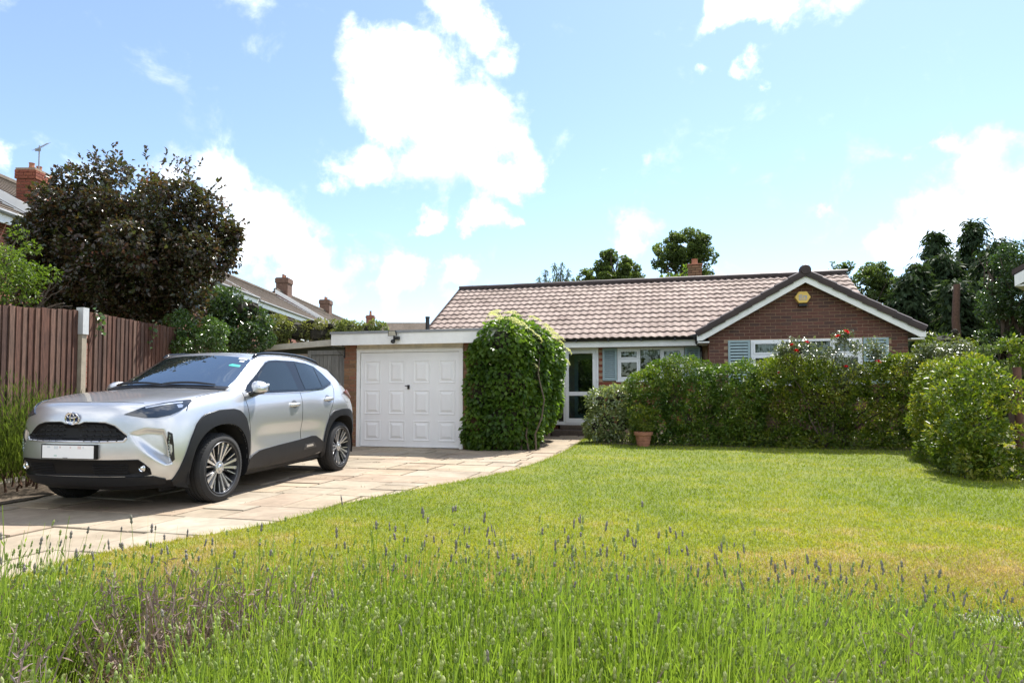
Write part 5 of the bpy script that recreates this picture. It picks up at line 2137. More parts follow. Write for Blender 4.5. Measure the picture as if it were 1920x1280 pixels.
# mirrors --------------------------------------------------------------------
for s in (1, -1):
    mr = empty('door_mirror', (1.46, .765 * s, 1.02), parent=car)
    mr.scale = (.92, .9, .92)
    mb = MB()
    # shell: lofted rings along y
    n = 20
    secs = [(.075, .05, .030, .118), (.085, .085, .062, .120), (.12, .10, .072, .114), (.17, .095, .062, .106), (.205, .07, .042, .10), (.218, .03, .02, .098)]
    vs, fs = [], []
    for (y, rx, rz, zc) in secs:
        for k in range(n):
            a = 2 * pi * k / n
            ca, sa = cos(a), sin(a)
            x = np.sign(ca) * abs(ca) ** .7 * rx * (.9 if ca > 0 else 1.05)
            vs.append((x + .0, y * s, zc + np.sign(sa) * abs(sa) ** .7 * rz + .10 * x * (sa > 0)))
    for i in range(len(secs) - 1):
        for k in range(n):
            k2 = (k + 1) % n
            fs.append((i * n + k, i * n + k2, (i + 1) * n + k2, (i + 1) * n + k))
    fs.append(tuple(range(n)))
    fs.append(tuple(range((len(secs) - 1) * n, len(secs) * n)))
    mb.add(vs, fs)
    mb.build('mirror_shell', M['paint'], mr, smooth=60)
    mb = MB()
    secs = [(-.01, .065, .035, .03), (.06, .06, .035, .035), (.10, .075, .036, .055), (.165, .07, .03, .062), (.205, .04, .018, .07)]
    vs, fs = [], []
    for (y, rx, rz, zc) in secs:
        for k in range(n):
            a = 2 * pi * k / n
            vs.append((cos(a) * rx, y * s, zc + sin(a) * rz))
    for i in range(len(secs) - 1):
        for k in range(n):
            k2 = (k + 1) % n
            fs.append((i * n + k, i * n + k2, (i + 1) * n + k2, (i + 1) * n + k))
    fs.append(tuple(range(n))); fs.append(tuple(range((len(secs) - 1) * n, len(secs) * n)))
    mb.add(vs, fs)
    mb.build('mirror_base', M['black'], mr, smooth=60)
    mb = MB(); mb.box(.098, .102, min(.10 * s, .195 * s), max(.10 * s, .195 * s), .07, .155)
    mb.build('mirror_glass', M['car_glass'], mr)
    mb = MB(); mb.tube([(-.045, .192 * s, .085), (.02, .218 * s, .085)], .008, 6)
    mb.build('indicator', M['lamp_silver'], mr)
# door handles
for (x, z, y) in ((2.27, .925, 1), (3.10, .985, 1)):
    for s in (1, -1):
        h, nrm, _, _ = BVH.ray_cast(Vector((x, 1.6, z)), Vector((0, -1, 0)), 3)
        h = Vector((h.x, h.y * s, h.z))
        dh = empty('door_handle', h, parent=car)
        mb = MB()
        vs, fs = [], []
        n = 8
        secs = [(-.115, .004, .012, .0), (-.105, .016, .022, .006), (-.06, .017, .022, .026), (0, .017, .021, .032), (.06, .016, .02, .026), (.10, .014, .018, .010), (.112, .004, .010, .0)]
        for (xx, ry, rz, yy) in secs:
            for k in range(n):
                a = 2 * pi * k / n
                vs.append((xx, s * (yy + cos(a) * ry), sin(a) * rz + xx * .04))
        for i in range(len(secs) - 1):
            for k in range(n):
                k2 = (k + 1) % n
                fs.append((i * n + k, i * n + k2, (i + 1) * n + k2, (i + 1) * n + k))
        fs += [tuple(range(n)), tuple(range(len(vs) - n, len(vs)))]
        mb.add(vs, fs)
        mb.build('grip', M['paint'], dh, smooth=60)
        mb = MB()
        vs = []
        for k in range(12):
            a = 2 * pi * k / 12
            q = Vector((h.x + cos(a) * .062 - .005, 1.6, h.z + sin(a) * .05 + .004))
            hh, _, _, _ = BVH.ray_cast(q, Vector((0, -1, 0)), 3)
            vs.append((hh.x - h.x, (hh.y + .002 - abs(h.y)) * s, hh.z - h.z))
        mb.add(vs, [tuple(range(12))])
        mb.build('recess_shade', M['alloy_dark'] if False else plain('handle_shade_disc', (.30, .31, .33), .35, metal=.7), dh)  # flat disc, shade of the hollow put into its darker colour
# roof rails
for s in (1, -1):
    pts = []
    for (x, z) in ((1.80, 1.468), (1.84, 1.488), (1.90, 1.507), (2.1, 1.527), (2.4, 1.540), (2.7, 1.538), (2.95, 1.524), (3.15, 1.50), (3.26, 1.478), (3.32, 1.455)):
        pts.append((x, s * (.575 if x < 3 else .57), z))
    MB().tube(pts, [.010] + [.017] * 8 + [.010], 8).build('roof_rail', M['gloss_black'], car, smooth=50)
# tail lamps
drape([(3.62, .80, 1.075), (3.78, .76, 1.10), (3.98, .68, 1.09), (3.97, .72, 1.03), (3.90, .76, .985), (3.84, .78, 1.005), (3.74, .8, 1.04)], (-.55, -.83, 0), 'tail_light', M['tail'], off=.004, thick=.02, res=.03)
drape([(4.1, -.5, 1.01), (4.1, .5, 1.01), (4.1, .55, 1.06), (4.1, -.55, 1.06)], (-1, 0, 0), 'tail_band', M['gloss_black'], off=.003, thick=.01, res=.05, mirror=False)
drape([(4.1, -.52, 1.14), (4.1, .52, 1.14), (4.0, .44, 1.37), (4.0, -.44, 1.37)], (-1, 0, 0), 'rear_window', M['car_glass'], off=.003, thick=.005, res=.05, mirror=False)
drape([(3.68, .66, 1.17), (3.78, .64, 1.19), (3.84, .60, 1.28), (3.80, .56, 1.375), (3.74, .58, 1.34)], (0, -1, 0), 'spoiler_fin', M['gloss_black'], off=.002, thick=.006, res=.04)
drape([(4.1, -.70, .60), (4.1, .70, .60), (4.1, .66, .38), (4.1, -.66, .38)], (-1, 0, 0), 'rear_bumper_trim', M['cladding'], off=.003, thick=.01, res=.05, mirror=False)


# wheels -----------------------------------------------------------------------
def wheel_meshes():
    """the left wheel, axle along y, outer face at +y"""
    ms = {}
    mb = MB()
    w = .108
    prof = [(.250, -w + .012), (.258, -w + .002), (.285, -w - .002), (.318, -w + .012), (.331, -w + .030)]
    tread = []
    for k in range(1, 4):
        y = -w + .03 + (2 * w - .06) * k / 4
        tread += [(.335, y - .006), (.327, y - .005), (.327, y + .005), (.335, y + .006)]
    prof += tread + [(.331, w - .030), (.318, w - .012), (.285, w + .002), (.276, w + .004), (.272, w + .001), (.258, w - .002), (.250, w - .012)]
    mb.lathe(prof, 56, (0, 0, 0), 'y', closed=True)
    # tread blocks on the shoulders
    for k in range(64):
        a = 2 * pi * k / 64
        for s in (-1, 1):
            c, sn = cos(a), sin(a)
            pts = []
            for (da, r, y) in ((-.03, .3325, .066), (.03, .3325, .066), (.03, .320, .097), (-.03, .320, .097)):
                pts.append(((r + .004) * sin(a + da), y * s, (r + .004) * cos(a + da)))
            n0 = [(p[0] * .98, p[1], p[2] * .98) for p in pts]
            mb.add(pts + n0, [(0, 1, 2, 3), (0, 4, 5, 1), (1, 5, 6, 2), (2, 6, 7, 3), (3, 7, 4, 0)])
    ms['tyre'] = mb.mesh('tyre', M['tyre'], smooth=35)
    mb = MB()
    mb.lathe([(.252, w - .010), (.254, w - .002), (.250, w + .002), (.243, w - .004), (.238, w - .03), (.225, .0), (.225, -.09), (.25, -.1)], 48, (0, 0, 0), 'y')
    ms['rim'] = mb.mesh('rim', M['alloy_dark'], smooth=35)
    mb = MB()
    mb.lathe([(.0, .015), (.19, .01), (.19, -.02), (0, -.02)], 32, (0, 0, 0), 'y')
    mb.lathe([(.0, .052), (.055, .05), (.065, .03), (.065, .0)], 20, (0, 0, 0), 'y')
    ms['brake_disc'] = mb.mesh('brake_disc', M['alloy_dark'], smooth=35)
    # five double spokes: dark sculpted web and machined face
    dark, face = MB(), MB()

    def bar(mbx, p0, p1, w0, w1, y0, y1, d0, d1):
        a, b_ = Vector((p0[0], p0[1])), Vector((p1[0], p1[1]))
        t = (b_ - a).normalized()
        n_ = Vector((-t.y, t.x))
        q = [a - n_ * w0, a + n_ * w0, b_ + n_ * w1, b_ - n_ * w1]
        ys = [y0, y0, y1, y1]
        ds = [d0, d0, d1, d1]
        vs = [(p.x, y, p.y) for p, y in zip(q, ys)] + [(p.x, d, p.y) for p, d in zip(q, ds)]
        mbx.add(vs, [(0, 1, 2, 3), (7, 6, 5, 4), (0, 4, 5, 1), (1, 5, 6, 2), (2, 6, 7, 3), (3, 7, 4, 0)])

    def pol(r, a):
        return (r * sin(a), r * cos(a))
    for k in range(5):
        A = 2 * pi * k / 5
        for s in (-1, 1):
            # main arms of the Y: broad machined face
            bar(face, pol(.062, A + s * .16), pol(.246, A + s * .17), .008, .013, .070, w - .012, .03, w - .06)
            # thin secondary spokes
            bar(dark, pol(.055, A + s * .32), pol(.246, A + s * .43), .011, .010, .058, w - .022, .02, w - .06)
            bar(face, pol(.115, A + s * .37), pol(.246, A + s * .445), .0035, .005, .0655, w - .0135, .055, w - .03)
        bar(dark, pol(.05, A), pol(.246, A), .018, .030, .055, w - .032, .02, w - .07)
        mbv = dark
        # joining wedge at the rim
        bar(face, pol(.224, A + .10), pol(.224, A + .24), .009, .013, w - .015, w - .0145, w - .05, w - .05)
        bar(face, pol(.224, A - .10), pol(.224, A - .24), .009, .013, w - .0152, w - .0147, w - .05, w - .05)
    ms['spoke'] = dark.mesh('spoke', M['alloy_dark'])
    ms['spoke_face'] = face.mesh('spoke_face', M['alloy'])
    mb = MB()
    mb.lathe([(.062, .055), (.060, .074), (.050, .078), (.034, .076), (.033, .082), (.028, .086), (0, .087)], 20, (0, 0, 0), 'y')
    for k in range(5):
        a = 2 * pi * (k + .5) / 5
        mb.lathe([(.009, .06), (.009, .082), (0, .083)], 8, (.047 * sin(a), 0, .047 * cos(a)), 'y')
    ms['hub_cap'] = mb.mesh('hub_cap', M['alloy'], smooth=40)
    return ms


WM = wheel_meshes()
for (x, s, rot) in ((FAX, 1, .25), (RAX, 1, .9), (FAX, -1, .1), (RAX, -1, .4)):
    wh = empty('wheel', (x, s * .768, .336), parent=car)
    wh.rotation_euler = (0, rot, 0) if s > 0 else (0, rot, pi)
    for k, me in WM.items():
        link(k, me, wh)
# ================================================================== vegetation
def unit(a):
    return a / np.maximum(1e-9, np.linalg.norm(a, axis=1, keepdims=True))


def leaf_geo(P, out, L, Wd, rs, droop=0.0, upb=0.3, spread=1.0, fold=.18, along=None):
    """one folded rhombus per point: P positions, out outward directions"""
    n = len(P)
    L = np.broadcast_to(L, (n,)) * rs.uniform(.45, 1.35, n)
    Wd = L * Wd
    a = unit(out + rs.normal(0, .75 * spread, (n, 3)) + np.array([0, 0, -droop]))
    if along is not None:
        a = unit(along + rs.normal(0, .3 * spread, (n, 3)))
    nr = out + np.array([0, 0, upb]) + rs.normal(0, .45, (n, 3))
    nr = unit(nr - a * np.sum(nr * a, 1, keepdims=True))
    s = np.cross(a, nr)
    Lc, Wc = L[:, None], Wd[:, None]
    V = np.empty((n, 4, 3))
    V[:, 0] = P
    V[:, 1] = P + a * Lc * .48 + s * Wc * .5 + nr * Wc * fold
    V[:, 2] = P + a * Lc - nr * Lc * .12
    V[:, 3] = P + a * Lc * .48 - s * Wc * .5 + nr * Wc * fold
    b = np.arange(n)[:, None] * 4
    F = np.concatenate([b + np.array([[0, 2, 1]]), b + np.array([[0, 3, 2]])], 1).reshape(-1, 3)
    return V.reshape(-1, 3), F


def merge(parts):
    Vs, Fs, n = [], [], 0
    for V, F in parts:
        Vs.append(V); Fs.append(F + n); n += len(V)
    return np.concatenate(Vs), np.concatenate(Fs)


def lump_points(lumps, n, rs, depth=.35, cut=.42):
    """points through the outer part of a union of ellipsoids; (cx,cy,cz,rx,ry,rz)"""
    lumps = np.asarray(lumps, float)
    area = (lumps[:, 3] * lumps[:, 4] + lumps[:, 4] * lumps[:, 5] + lumps[:, 3] * lumps[:, 5])
    P, O = [], []
    tot = 0
    while tot < n:
        k = max(1000, int((n - tot) * 1.6))
        i = rs.choice(len(lumps), k, p=area / area.sum())
        d = unit(rs.normal(0, 1, (k, 3)))
        r = 1 - depth * np.abs(rs.normal(0, .5, k))
        r = np.clip(r + rs.normal(0, .04, k), .2, 1.12)
        q = lumps[i, :3] + d * lumps[i, 3:] * r[:, None]
        o = unit(d / lumps[i, 3:])
        keep = np.ones(k, bool)
        for L_ in lumps:
            v = np.sum(((q - L_[:3]) / L_[3:]) ** 2, 1)
            keep &= v > cut
        q, o = q[keep], o[keep]
        P.append(q); O.append(o); tot += len(q)
    return np.concatenate(P)[:n], np.concatenate(O)[:n]


def sub_lumps(lumps, k, rs, size=(.22, .42), squash=.8):
    """break a few big ellipsoids into many small clumps near their surface"""
    out = []
    lumps = np.asarray(lumps, float)
    w = lumps[:, 3] * lumps[:, 5]
    for j in range(k):
        L_ = lumps[rs.choice(len(lumps), p=w / w.sum())]
        d = unit(rs.normal(0, 1, (1, 3)))[0]
        r = rs.uniform(.45, .92)
        c = L_[:3] + d * L_[3:] * r
        s = rs.uniform(*size) * (L_[3] * L_[4] * L_[5]) ** (1 / 3)
        out.append([c[0], c[1], c[2], s, s, s * squash])
    return np.array(out)


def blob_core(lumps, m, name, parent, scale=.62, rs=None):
    """added dark core: rough masses inside the leaves that stop light showing through"""
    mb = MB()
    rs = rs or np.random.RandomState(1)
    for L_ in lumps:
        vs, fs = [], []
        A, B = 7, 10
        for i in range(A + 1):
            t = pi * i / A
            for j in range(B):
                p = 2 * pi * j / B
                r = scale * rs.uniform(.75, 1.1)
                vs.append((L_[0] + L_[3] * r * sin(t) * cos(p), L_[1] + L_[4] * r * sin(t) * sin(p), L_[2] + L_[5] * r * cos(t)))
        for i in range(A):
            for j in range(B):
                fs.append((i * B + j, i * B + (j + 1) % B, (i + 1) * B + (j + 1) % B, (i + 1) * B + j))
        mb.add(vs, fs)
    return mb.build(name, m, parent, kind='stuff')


def branch(mb, p0, p1, r0, r1, rs, k=5, wob=.06, seg=6):
    p0, p1 = np.asarray(p0, float), np.asarray(p1, float)
    L_ = np.linalg.norm(p1 - p0)
    pts, rr = [], []
    for i in range(k + 1):
        t = i / k
        q = p0 + (p1 - p0) * t + rs.normal(0, wob * L_ * (t * (1 - t) * 3), 3)
        q[2] += .08 * L_ * sin(pi * t) * .5
        pts.append(tuple(q)); rr.append(r0 + (r1 - r0) * t)
    mb.tube(pts, rr, seg)


def tree_wood(base, lumps, rs, r=.12, m=None, parent=None, fork=.35, top=None, limbs=None):
    mb = MB()
    lumps = np.asarray(lumps)
    cen = lumps[:, :3].mean(0)
    f = np.array([base[0] + (cen[0] - base[0]) * .3, base[1] + (cen[1] - base[1]) * .3, base[2] + (cen[2] - base[2]) * fork * 1.6])
    branch(mb, base, f, r, r * .72, rs, 6, .04, 8)
    for L_ in (lumps if limbs is None else lumps[:limbs]):
        mid = f + (L_[:3] - f) * .55 + rs.normal(0, .05, 3)
        branch(mb, f, mid, r * .5, r * .3, rs, 4, .06)
        branch(mb, mid, L_[:3], r * .3, r * .14, rs, 4, .06)
        for q in range(3):
            e = L_[:3] + unit(rs.normal(0, 1, (1, 3)))[0] * L_[3:] * .85
            branch(mb, mid, e, r * .2, r * .05, rs, 4, .08, 5)
    return mb


def make_plant(name, label, cat, base, lumps, n, L, Wd, mat, seed, wood=None, depth=.4, clumps=0, csize=(.2, .4), droop=.2, upb=.4, spread=1.0, group=None,
               r=.05, fork=.3, woodmat='bark', core=0, extra=None, limbs=None, part='foliage', squash=.8):
    rs = np.random.RandomState(seed)
    root = empty(name, base, 0, label, cat, group)
    b = np.asarray(base, float)
    big = np.asarray(lumps, float)
    use = big
    if clumps:
        use = np.concatenate([sub_lumps(big, clumps, rs, csize, squash)])
    P, O = lump_points(use, n, rs, depth)
    parts = [leaf_geo(P, O, L, Wd, rs, droop, upb, spread)]
    if extra is not None:
        parts += extra(rs)
    V, F = merge(parts)
    V = V - b
    V = V[:]
    link(part, np_mesh(part, V, F, mat), root, kind='stuff')
    if core:
        cl = big.copy(); cl[:, :3] -= b
        blob_core(cl, M['core_dark'], 'light_block_core', root, core, rs)
    if wood is not False:
        mb = tree_wood(base, big, rs, r, fork=fork, limbs=limbs)
        mb.v = [(p[0] - b[0], p[1] - b[1], p[2] - b[2]) for p in mb.v]
        mb.build('trunk' if cat == 'tree' else 'stems', M[woodmat], root, smooth=60)
    return root


M['core_dark'] = plain('core_dark', (.03, .026, .016), .95, var=.4, scale=12)  # dark tone of the added cores that block light inside the leaves
M['leaf_ivy'] = leaf_mat('leaf_climber', [(.032, .075, .010), (.058, .115, .014), (.09, .155, .02), (.14, .21, .034)], .42, .4, .3, 2.2, 1.9)
M['leaf_hedge'] = leaf_mat('leaf_hedge', [(.028, .065, .008), (.055, .11, .012), (.10, .155, .016), (.18, .21, .022)], .32, .38, .4, 1.7, 1.8)
M['leaf_hedge_yellow'] = leaf_mat('leaf_hedge_yellow', [(.04, .075, .008), (.085, .135, .012), (.15, .185, .017), (.27, .25, .03)], .35, .38, .4, 1.7, 1.8)
M['leaf_glossy'] = leaf_mat('leaf_glossy', [(.04, .08, .018), (.065, .12, .024), (.095, .16, .04)], .34, .26, .7, 2.5, 1.6)
M['leaf_rose'] = leaf_mat('leaf_rose', [(.08, .11, .05), (.13, .16, .08), (.20, .22, .13)], .22, .3, 1.0, 2.5, 1.5)
M['leaf_purple'] = leaf_mat('leaf_purple', [(.028, .040, .014), (.040, .046, .018), (.065, .034, .024), (.045, .065, .018), (.14, .05, .036)], .34, .28, .65, 1.4, 1.6)
M['leaf_pale'] = leaf_mat('leaf_pale', [(.06, .11, .012), (.10, .16, .02), (.15, .20, .03)], .45, .4, .4, 1.5, 1.7)
M['leaf_dark'] = leaf_mat('leaf_dark', [(.03, .065, .018), (.05, .095, .022), (.08, .13, .03)], .32, .28, .7, 1.3, 1.5)
M['leaf_oak'] = leaf_mat('leaf_oak', [(.06, .09, .028), (.09, .13, .036), (.13, .17, .045)], .52, .45, .35, .5, 1.6)
M['leaf_far'] = leaf_mat('leaf_far', [(.055, .09, .024), (.085, .125, .034), (.12, .16, .042)], .48, .45, .35, .5, 1.5)
M['leaf_conifer'] = leaf_mat('leaf_conifer', [(.022, .042, .018), (.034, .058, .022), (.05, .075, .028)], .3, .6, .15, .9, 1.5)
M['leaf_shed'] = leaf_mat('leaf_variegated', [(.09, .13, .03), (.16, .19, .05), (.28, .28, .10)], .4, .45, .35, 1.4, 1.4)
M['leaf_shrub'] = leaf_mat('leaf_door_shrub', [(.15, .19, .08), (.20, .25, .10), (.28, .32, .15)], .34, .25, .85, 2.5, 1.5)
M['leaf_olive'] = leaf_mat('leaf_olive', [(.09, .12, .03), (.15, .17, .045), (.23, .22, .08)], .42, .4, .4, 1.5, 1.5)
M['leaf_spiky'] = leaf_mat('leaf_spiky', [(.05, .065, .02), (.075, .11, .02), (.11, .16, .025), (.16, .19, .05)], .4, .5, .3, 2.5, 1.5)
M['leaf_lav'] = leaf_mat('lavender_leaf', [(.10, .16, .024), (.17, .25, .036), (.26, .345, .06)], .52, .5, .3, 2.0, 1.55)
M['stem_lav'] = leaf_mat('lavender_stem', [(.13, .20, .03), (.19, .275, .04), (.25, .33, .07)], .48, .5, .3, 1.6, 1.5)
M['flower_pale'] = leaf_mat('lavender_green_bud', [(.26, .34, .10), (.40, .45, .20), (.50, .50, .30)], .45, .7, .2, 3, 1.3)
M['flower_lav'] = leaf_mat('lavender_bud', [(.26, .26, .22), (.33, .30, .29), (.30, .26, .28)], .42, .7, .2, 3, 1.2)
M['dry_lav'] = leaf_mat('lavender_dead', [(.17, .12, .10), (.27, .20, .18), (.33, .28, .28)], .15, .8, .2, 3, 1.2)
M['straw'] = leaf_mat('dry_grass', [(.26, .18, .10), (.36, .26, .15), (.45, .34, .20)], .25, .7, .2, 3, 1.1)
M['petal_red'] = plain('rose_petal', (.62, .010, .018), .8, spec=.1, var=.25, scale=30)
M['blossom'] = leaf_mat('cream_blossom', [(.55, .58, .30), (.68, .68, .42), (.75, .73, .52)], .45, .6, .2, 3, 1.1)

# ---------------------------------------------------------------- hedges -----
def Wp(u, n):
    p = W(u, n)
    return (p.x, p.y)


def bush_row(u0, u1, n0, depth, tops, seed):
    """rounded masses side by side: ellipsoids filling a row of shrubs along the house front"""
    rs = np.random.RandomState(seed)
    out = []
    for k in range(int((u1 - u0) * 30)):
        u = rs.uniform(u0 + .15, u1 - .1)
        top = float(np.interp((u - u0) / (u1 - u0), np.linspace(0, 1, len(tops)), tops)) * rs.uniform(.95, 1.03)
        f = rs.rand()
        r = rs.uniform(.17, .34)
        if f < .62:
            z = rs.uniform(.06, top - r * .8)
            n = n0 + r + .12 * cos(z / top * 2.6 - .9) + rs.uniform(-.1, .12) - .06
        else:
            z = top - r * rs.uniform(.75, 1.0)
            n = n0 + rs.uniform(.25, depth)
        p = W(u, n)
        out.append((p.x, p.y, z, r * rs.uniform(.9, 1.3), r, r * rs.uniform(.8, 1.05)))
    u = u0 + .15
    while u < u1:                                # skirts down to the soil, front and back
        for n in (n0 + .22, n0 + .75):
            p = W(u, n + rs.uniform(-.05, .05))
            out.append((p.x, p.y, .16, .24, .2, .17))
        for z in (.5, .85, 1.2):
            p = W(u + rs.uniform(-.1, .1), n0 + .5)
            out.append((p.x, p.y, z, .3, .26, .28))
        u += .3
    return out


p = W(.35, 13.5)
make_plant('clipped_hedge', 'dark green clipped hedge in front of the bungalow beside the terracotta pot', 'hedge', (p.x, p.y, 0), bush_row(-.80, 1.6, 13.0, 1.0, [1.48, 1.78, 1.84, 1.62, 1.74], 201), 36000, .062, .46, M['leaf_hedge'], 21, group='clipped hedges round the lawn', depth=.4, droop=-.1, upb=.55, r=.04, fork=.2, limbs=16)
p = W(3.1, 13.5)
make_plant('clipped_hedge', 'yellow green hedge below the red roses, right half of the row under the gable window', 'hedge', (p.x, p.y, 0), [q for q in bush_row(1.45, 4.75, 12.95, 1.0, [1.60, 1.80, 1.64, 1.56, 1.78, 1.64], 202) if not (abs(q[0] - 5.2) < .25 and .4 < q[2] < .9 and q[1] < 12.4)], 44000, .064, .46, M['leaf_hedge_yellow'], 22, group='clipped hedges round the lawn', depth=.4, droop=-.1, upb=.55, r=.04, fork=.2, limbs=20)
rsH = np.random.RandomState(230)
hl_ = []
for k in range(50):
    t = rsH.rand() ** 1.3
    y = 7.75 + 3.0 * t
    x = 5.52 + .5 * (y - 7.9) + (rsH.uniform(-.06, .06) if rsH.rand() < .5 else rsH.uniform(0, .9))
    z = rsH.uniform(.10, 1.40)
    x -= .14 * sin(min(1, z / 1.25) * pi) - .10
    hl_.append((x, y, z, rsH.uniform(.18, .32), rsH.uniform(.2, .36), rsH.uniform(.17, .30)))
for k in range(22):
    hl_.append((rsH.uniform(5.55, 6.75), 7.72 + rsH.uniform(-.06, .14), rsH.uniform(.08, 1.42), rsH.uniform(.2, .32), rsH.uniform(.2, .3), rsH.uniform(.17, .28)))
hl_ = [q for q in hl_ if not (q[0] > 6.25 and q[1] < 8.7) and not (5.95 < q[0] < 6.5 and q[1] < 8.0 and .45 < q[2] < .85)]
make_plant('clipped_hedge', 'bushy yellow green hedge jutting onto the lawn beside the brown timber post', 'hedge', (6.05, 8.9, 0), hl_, 27000, .066, .46, M['leaf_hedge_yellow'], 23, group='clipped hedges round the lawn', depth=.35, droop=-.1, upb=.55, r=.04, fork=.25, limbs=14)

mb = MB()
ring = [Wp(-1.6, 13.15), Wp(-.9, 12.98), Wp(1.5, 13.0), Wp(4.2, 12.92), (6.85, 11.0), (5.75, 8.6), (5.45, 7.8), (6.9, 7.75), (9.4, 10.5), Wp(7, 14.6), Wp(4.9, 15.5), Wp(-1.8, 16.2)]
mb.add([(x, y, .034) for x, y in ring], [tuple(range(len(ring)))])
mb.build('planting_bed', M['soil'], kind='structure')  # soil sheet added to keep the ground under the hedges dark
# low growth at the hedge feet
# ---------------------------------------------------------------- climber on the garage
ivy_l = [(-3.12, 11.36, 2.0), (-3.32, 11.42, 1.86), (-3.5, 11.5, .5), (-3.48, 11.45, 1.1), (-3.45, 11.5, 1.7), (-3.1, 11.5, .6), (-3.05, 11.5, 1.25), (-3.0, 11.6, 1.85), (-2.8, 12.1, .7), (-2.75, 12.2, 1.35), (-2.7, 12.2, 1.9),
         (-2.72, 13.1, .8), (-2.62, 13.2, 1.45), (-2.62, 12.9, 1.74), (-3.15, 12.0, 2.18), (-2.98, 12.5, 2.16), (-2.72, 14.2, 1.0), (-2.7, 14.3, 1.7), (-3.6, 11.5, .3), (-2.95, 11.8, .25), (-2.62, 12.7, 1.75)]
ivy_l = [W(*q) for q in ivy_l]
ivy_r = [(.42, .34, .36), (.34, .30, .36), (.34, .34, .5), (.34, .34, .5), (.34, .34, .45), (.45, .40, .55), (.48, .42, .55), (.46, .42, .45), (.38, .5, .6), (.40, .5, .55), (.38, .5, .45),
         (.32, .6, .6), (.34, .6, .55), (.42, .7, .42), (.5, .6, .34), (.42, .7, .34), (.26, .55, .6), (.26, .55, .5), (.3, .25, .3), (.5, .4, .3), (.34, .5, .45)]
ivy_lumps = [(p.x, p.y, p.z) + r for p, r in zip(ivy_l, ivy_r)]
rsI = np.random.RandomState(5)
iv = empty('climbing_hydrangea', W(-2.9, 11.9, 0), 0, 'dense climbing shrub with cream flower heads covering the right corner of the garage', 'climber')
ib = np.array(iv.location)
P, O = lump_points(ivy_lumps, 27000, rsI, .22)
keep = P[:, 2] > .02
P, O = P[keep], O[keep]
# stay off the garage door
uu = P[:, 0] * CU - P[:, 1] * SU
nn_ = P[:, 0] * SU + P[:, 1] * CU
keep = (uu > -3.93 + rsI.uniform(-.05, .06, len(P)))
P, O = P[keep], O[keep]
Vi, Fi = leaf_geo(P, O, .085, .78, rsI, .75, .35, .55, .10)
link('foliage', np_mesh('foliage', Vi - ib, Fi, M['leaf_ivy']), iv, kind='stuff')
cl = np.array(ivy_lumps); cl[:, :3] -= ib
cl = cl[cl[:, 2] > .55]
blob_core(cl, M['core_dark'], 'light_block_core', iv, .6, rsI)
# cream flower heads: flat domes of tiny blossoms, mostly on the sunny top and right side
rsF = np.random.RandomState(8)
Pf, Of = lump_points(ivy_lumps, 6000, rsF, .02)
su = np.array(sd)
score = Of @ su
cand = np.where((score > .45) & (Pf[:, 2] > 1.35) & (Of[:, 1] < .25))[0]
cand = rsF.permutation(cand)[:46]
for ci in cand:
    c, o_ = Pf[ci], unit((Of[ci] + np.array([0, 0, .6]))[None])[0]
    k = 130
    d = rsF.normal(0, 1, (k, 3)) * .05
    d -= o_ * (d @ o_)[:, None]
    q = d + o_ * (.17 - 3 * np.sum(d * d, 1))[:, None]
    V, F = leaf_geo(q, np.tile(o_, (k, 1)), .020, 1.0, rsF, 0, .5, .5, .05)
    link('flower_head', np_mesh('flower_head', V, F, M['blossom']), iv, tuple(c - ib), kind='stuff')
mb = MB()
rs0 = np.random.RandomState(3)
for k in range(9):
    a = np.array(W(-3.6 + k * .14, 11.5, 0)); b_ = a + np.array([rs0.normal(0, .15), rs0.normal(0, .08), rs0.uniform(1.2, 2.1)])
    branch(mb, a - ib, b_ - ib, .02, .008, rs0, 6, .04, 5)
mb.build('stems', M['bark'], iv)

# ---------------------------------------------------------------- shrub by the front door
c = W(-1.35, 13.7)
make_plant('door_shrub', 'loose shrub with shiny grey green leaves beside the front path', 'shrub', (c.x, c.y, 0),
           [(c.x - .05, c.y, .45, .46, .42, .45), (c.x + .05, c.y + .1, .85, .44, .4, .38), (c.x + .2, c.y, 1.0, .33, .33, .26), (c.x - .22, c.y, .9, .3, .3, .28), (c.x - .3, c.y - .1, .35, .3, .3, .3), (c.x + .25, c.y - .1, .4, .38, .35, .4)],
           4200, .075, .55, M['leaf_shrub'], 31, depth=.7, droop=.1, upb=.9, spread=.9, r=.02, fork=.2, core=.35)
# potted plant
pp = W(-.62, 12.83)
pot = empty('flower_pot', (pp.x, pp.y, .02), 0, 'terracotta pot standing on the lawn edge before the dark hedge', 'pot')
MB().lathe([(0, 0), (.115, 0), (.12, .02), (.155, .22), (.18, .225), (.185, .285), (.17, .29), (.155, .27), (.14, .24), (0, .235)], 28).build('pot_body', M['terracotta'], pot, smooth=40)
MB().lathe([(0, .245), (.15, .245)], 20).build('compost', M['soil'], pot)
rib = MB()
for z in (.07, .12, .17):
    rib.lathe([(.118 + z * .17, z - .006), (.126 + z * .17, z), (.118 + z * .17, z + .006)], 28)
rib.build('pot_rings', M['terracotta'], pot, smooth=40, kind='stuff')
make_plant('potted_shrub', 'small yellowish conifer like plant growing in the terracotta pot', 'plant', (pp.x, pp.y, .265),
           [(pp.x, pp.y, .52, .24, .2, .12), (pp.x + .14, pp.y, .65, .2, .18, .10), (pp.x - .1, pp.y, .72, .2, .2, .10), (pp.x + .05, pp.y, .42, .2, .2, .1)],
           1500, .06, .35, M['leaf_hedge_yellow'], 33, depth=.9, droop=.0, upb=.6, r=.014, fork=.2)

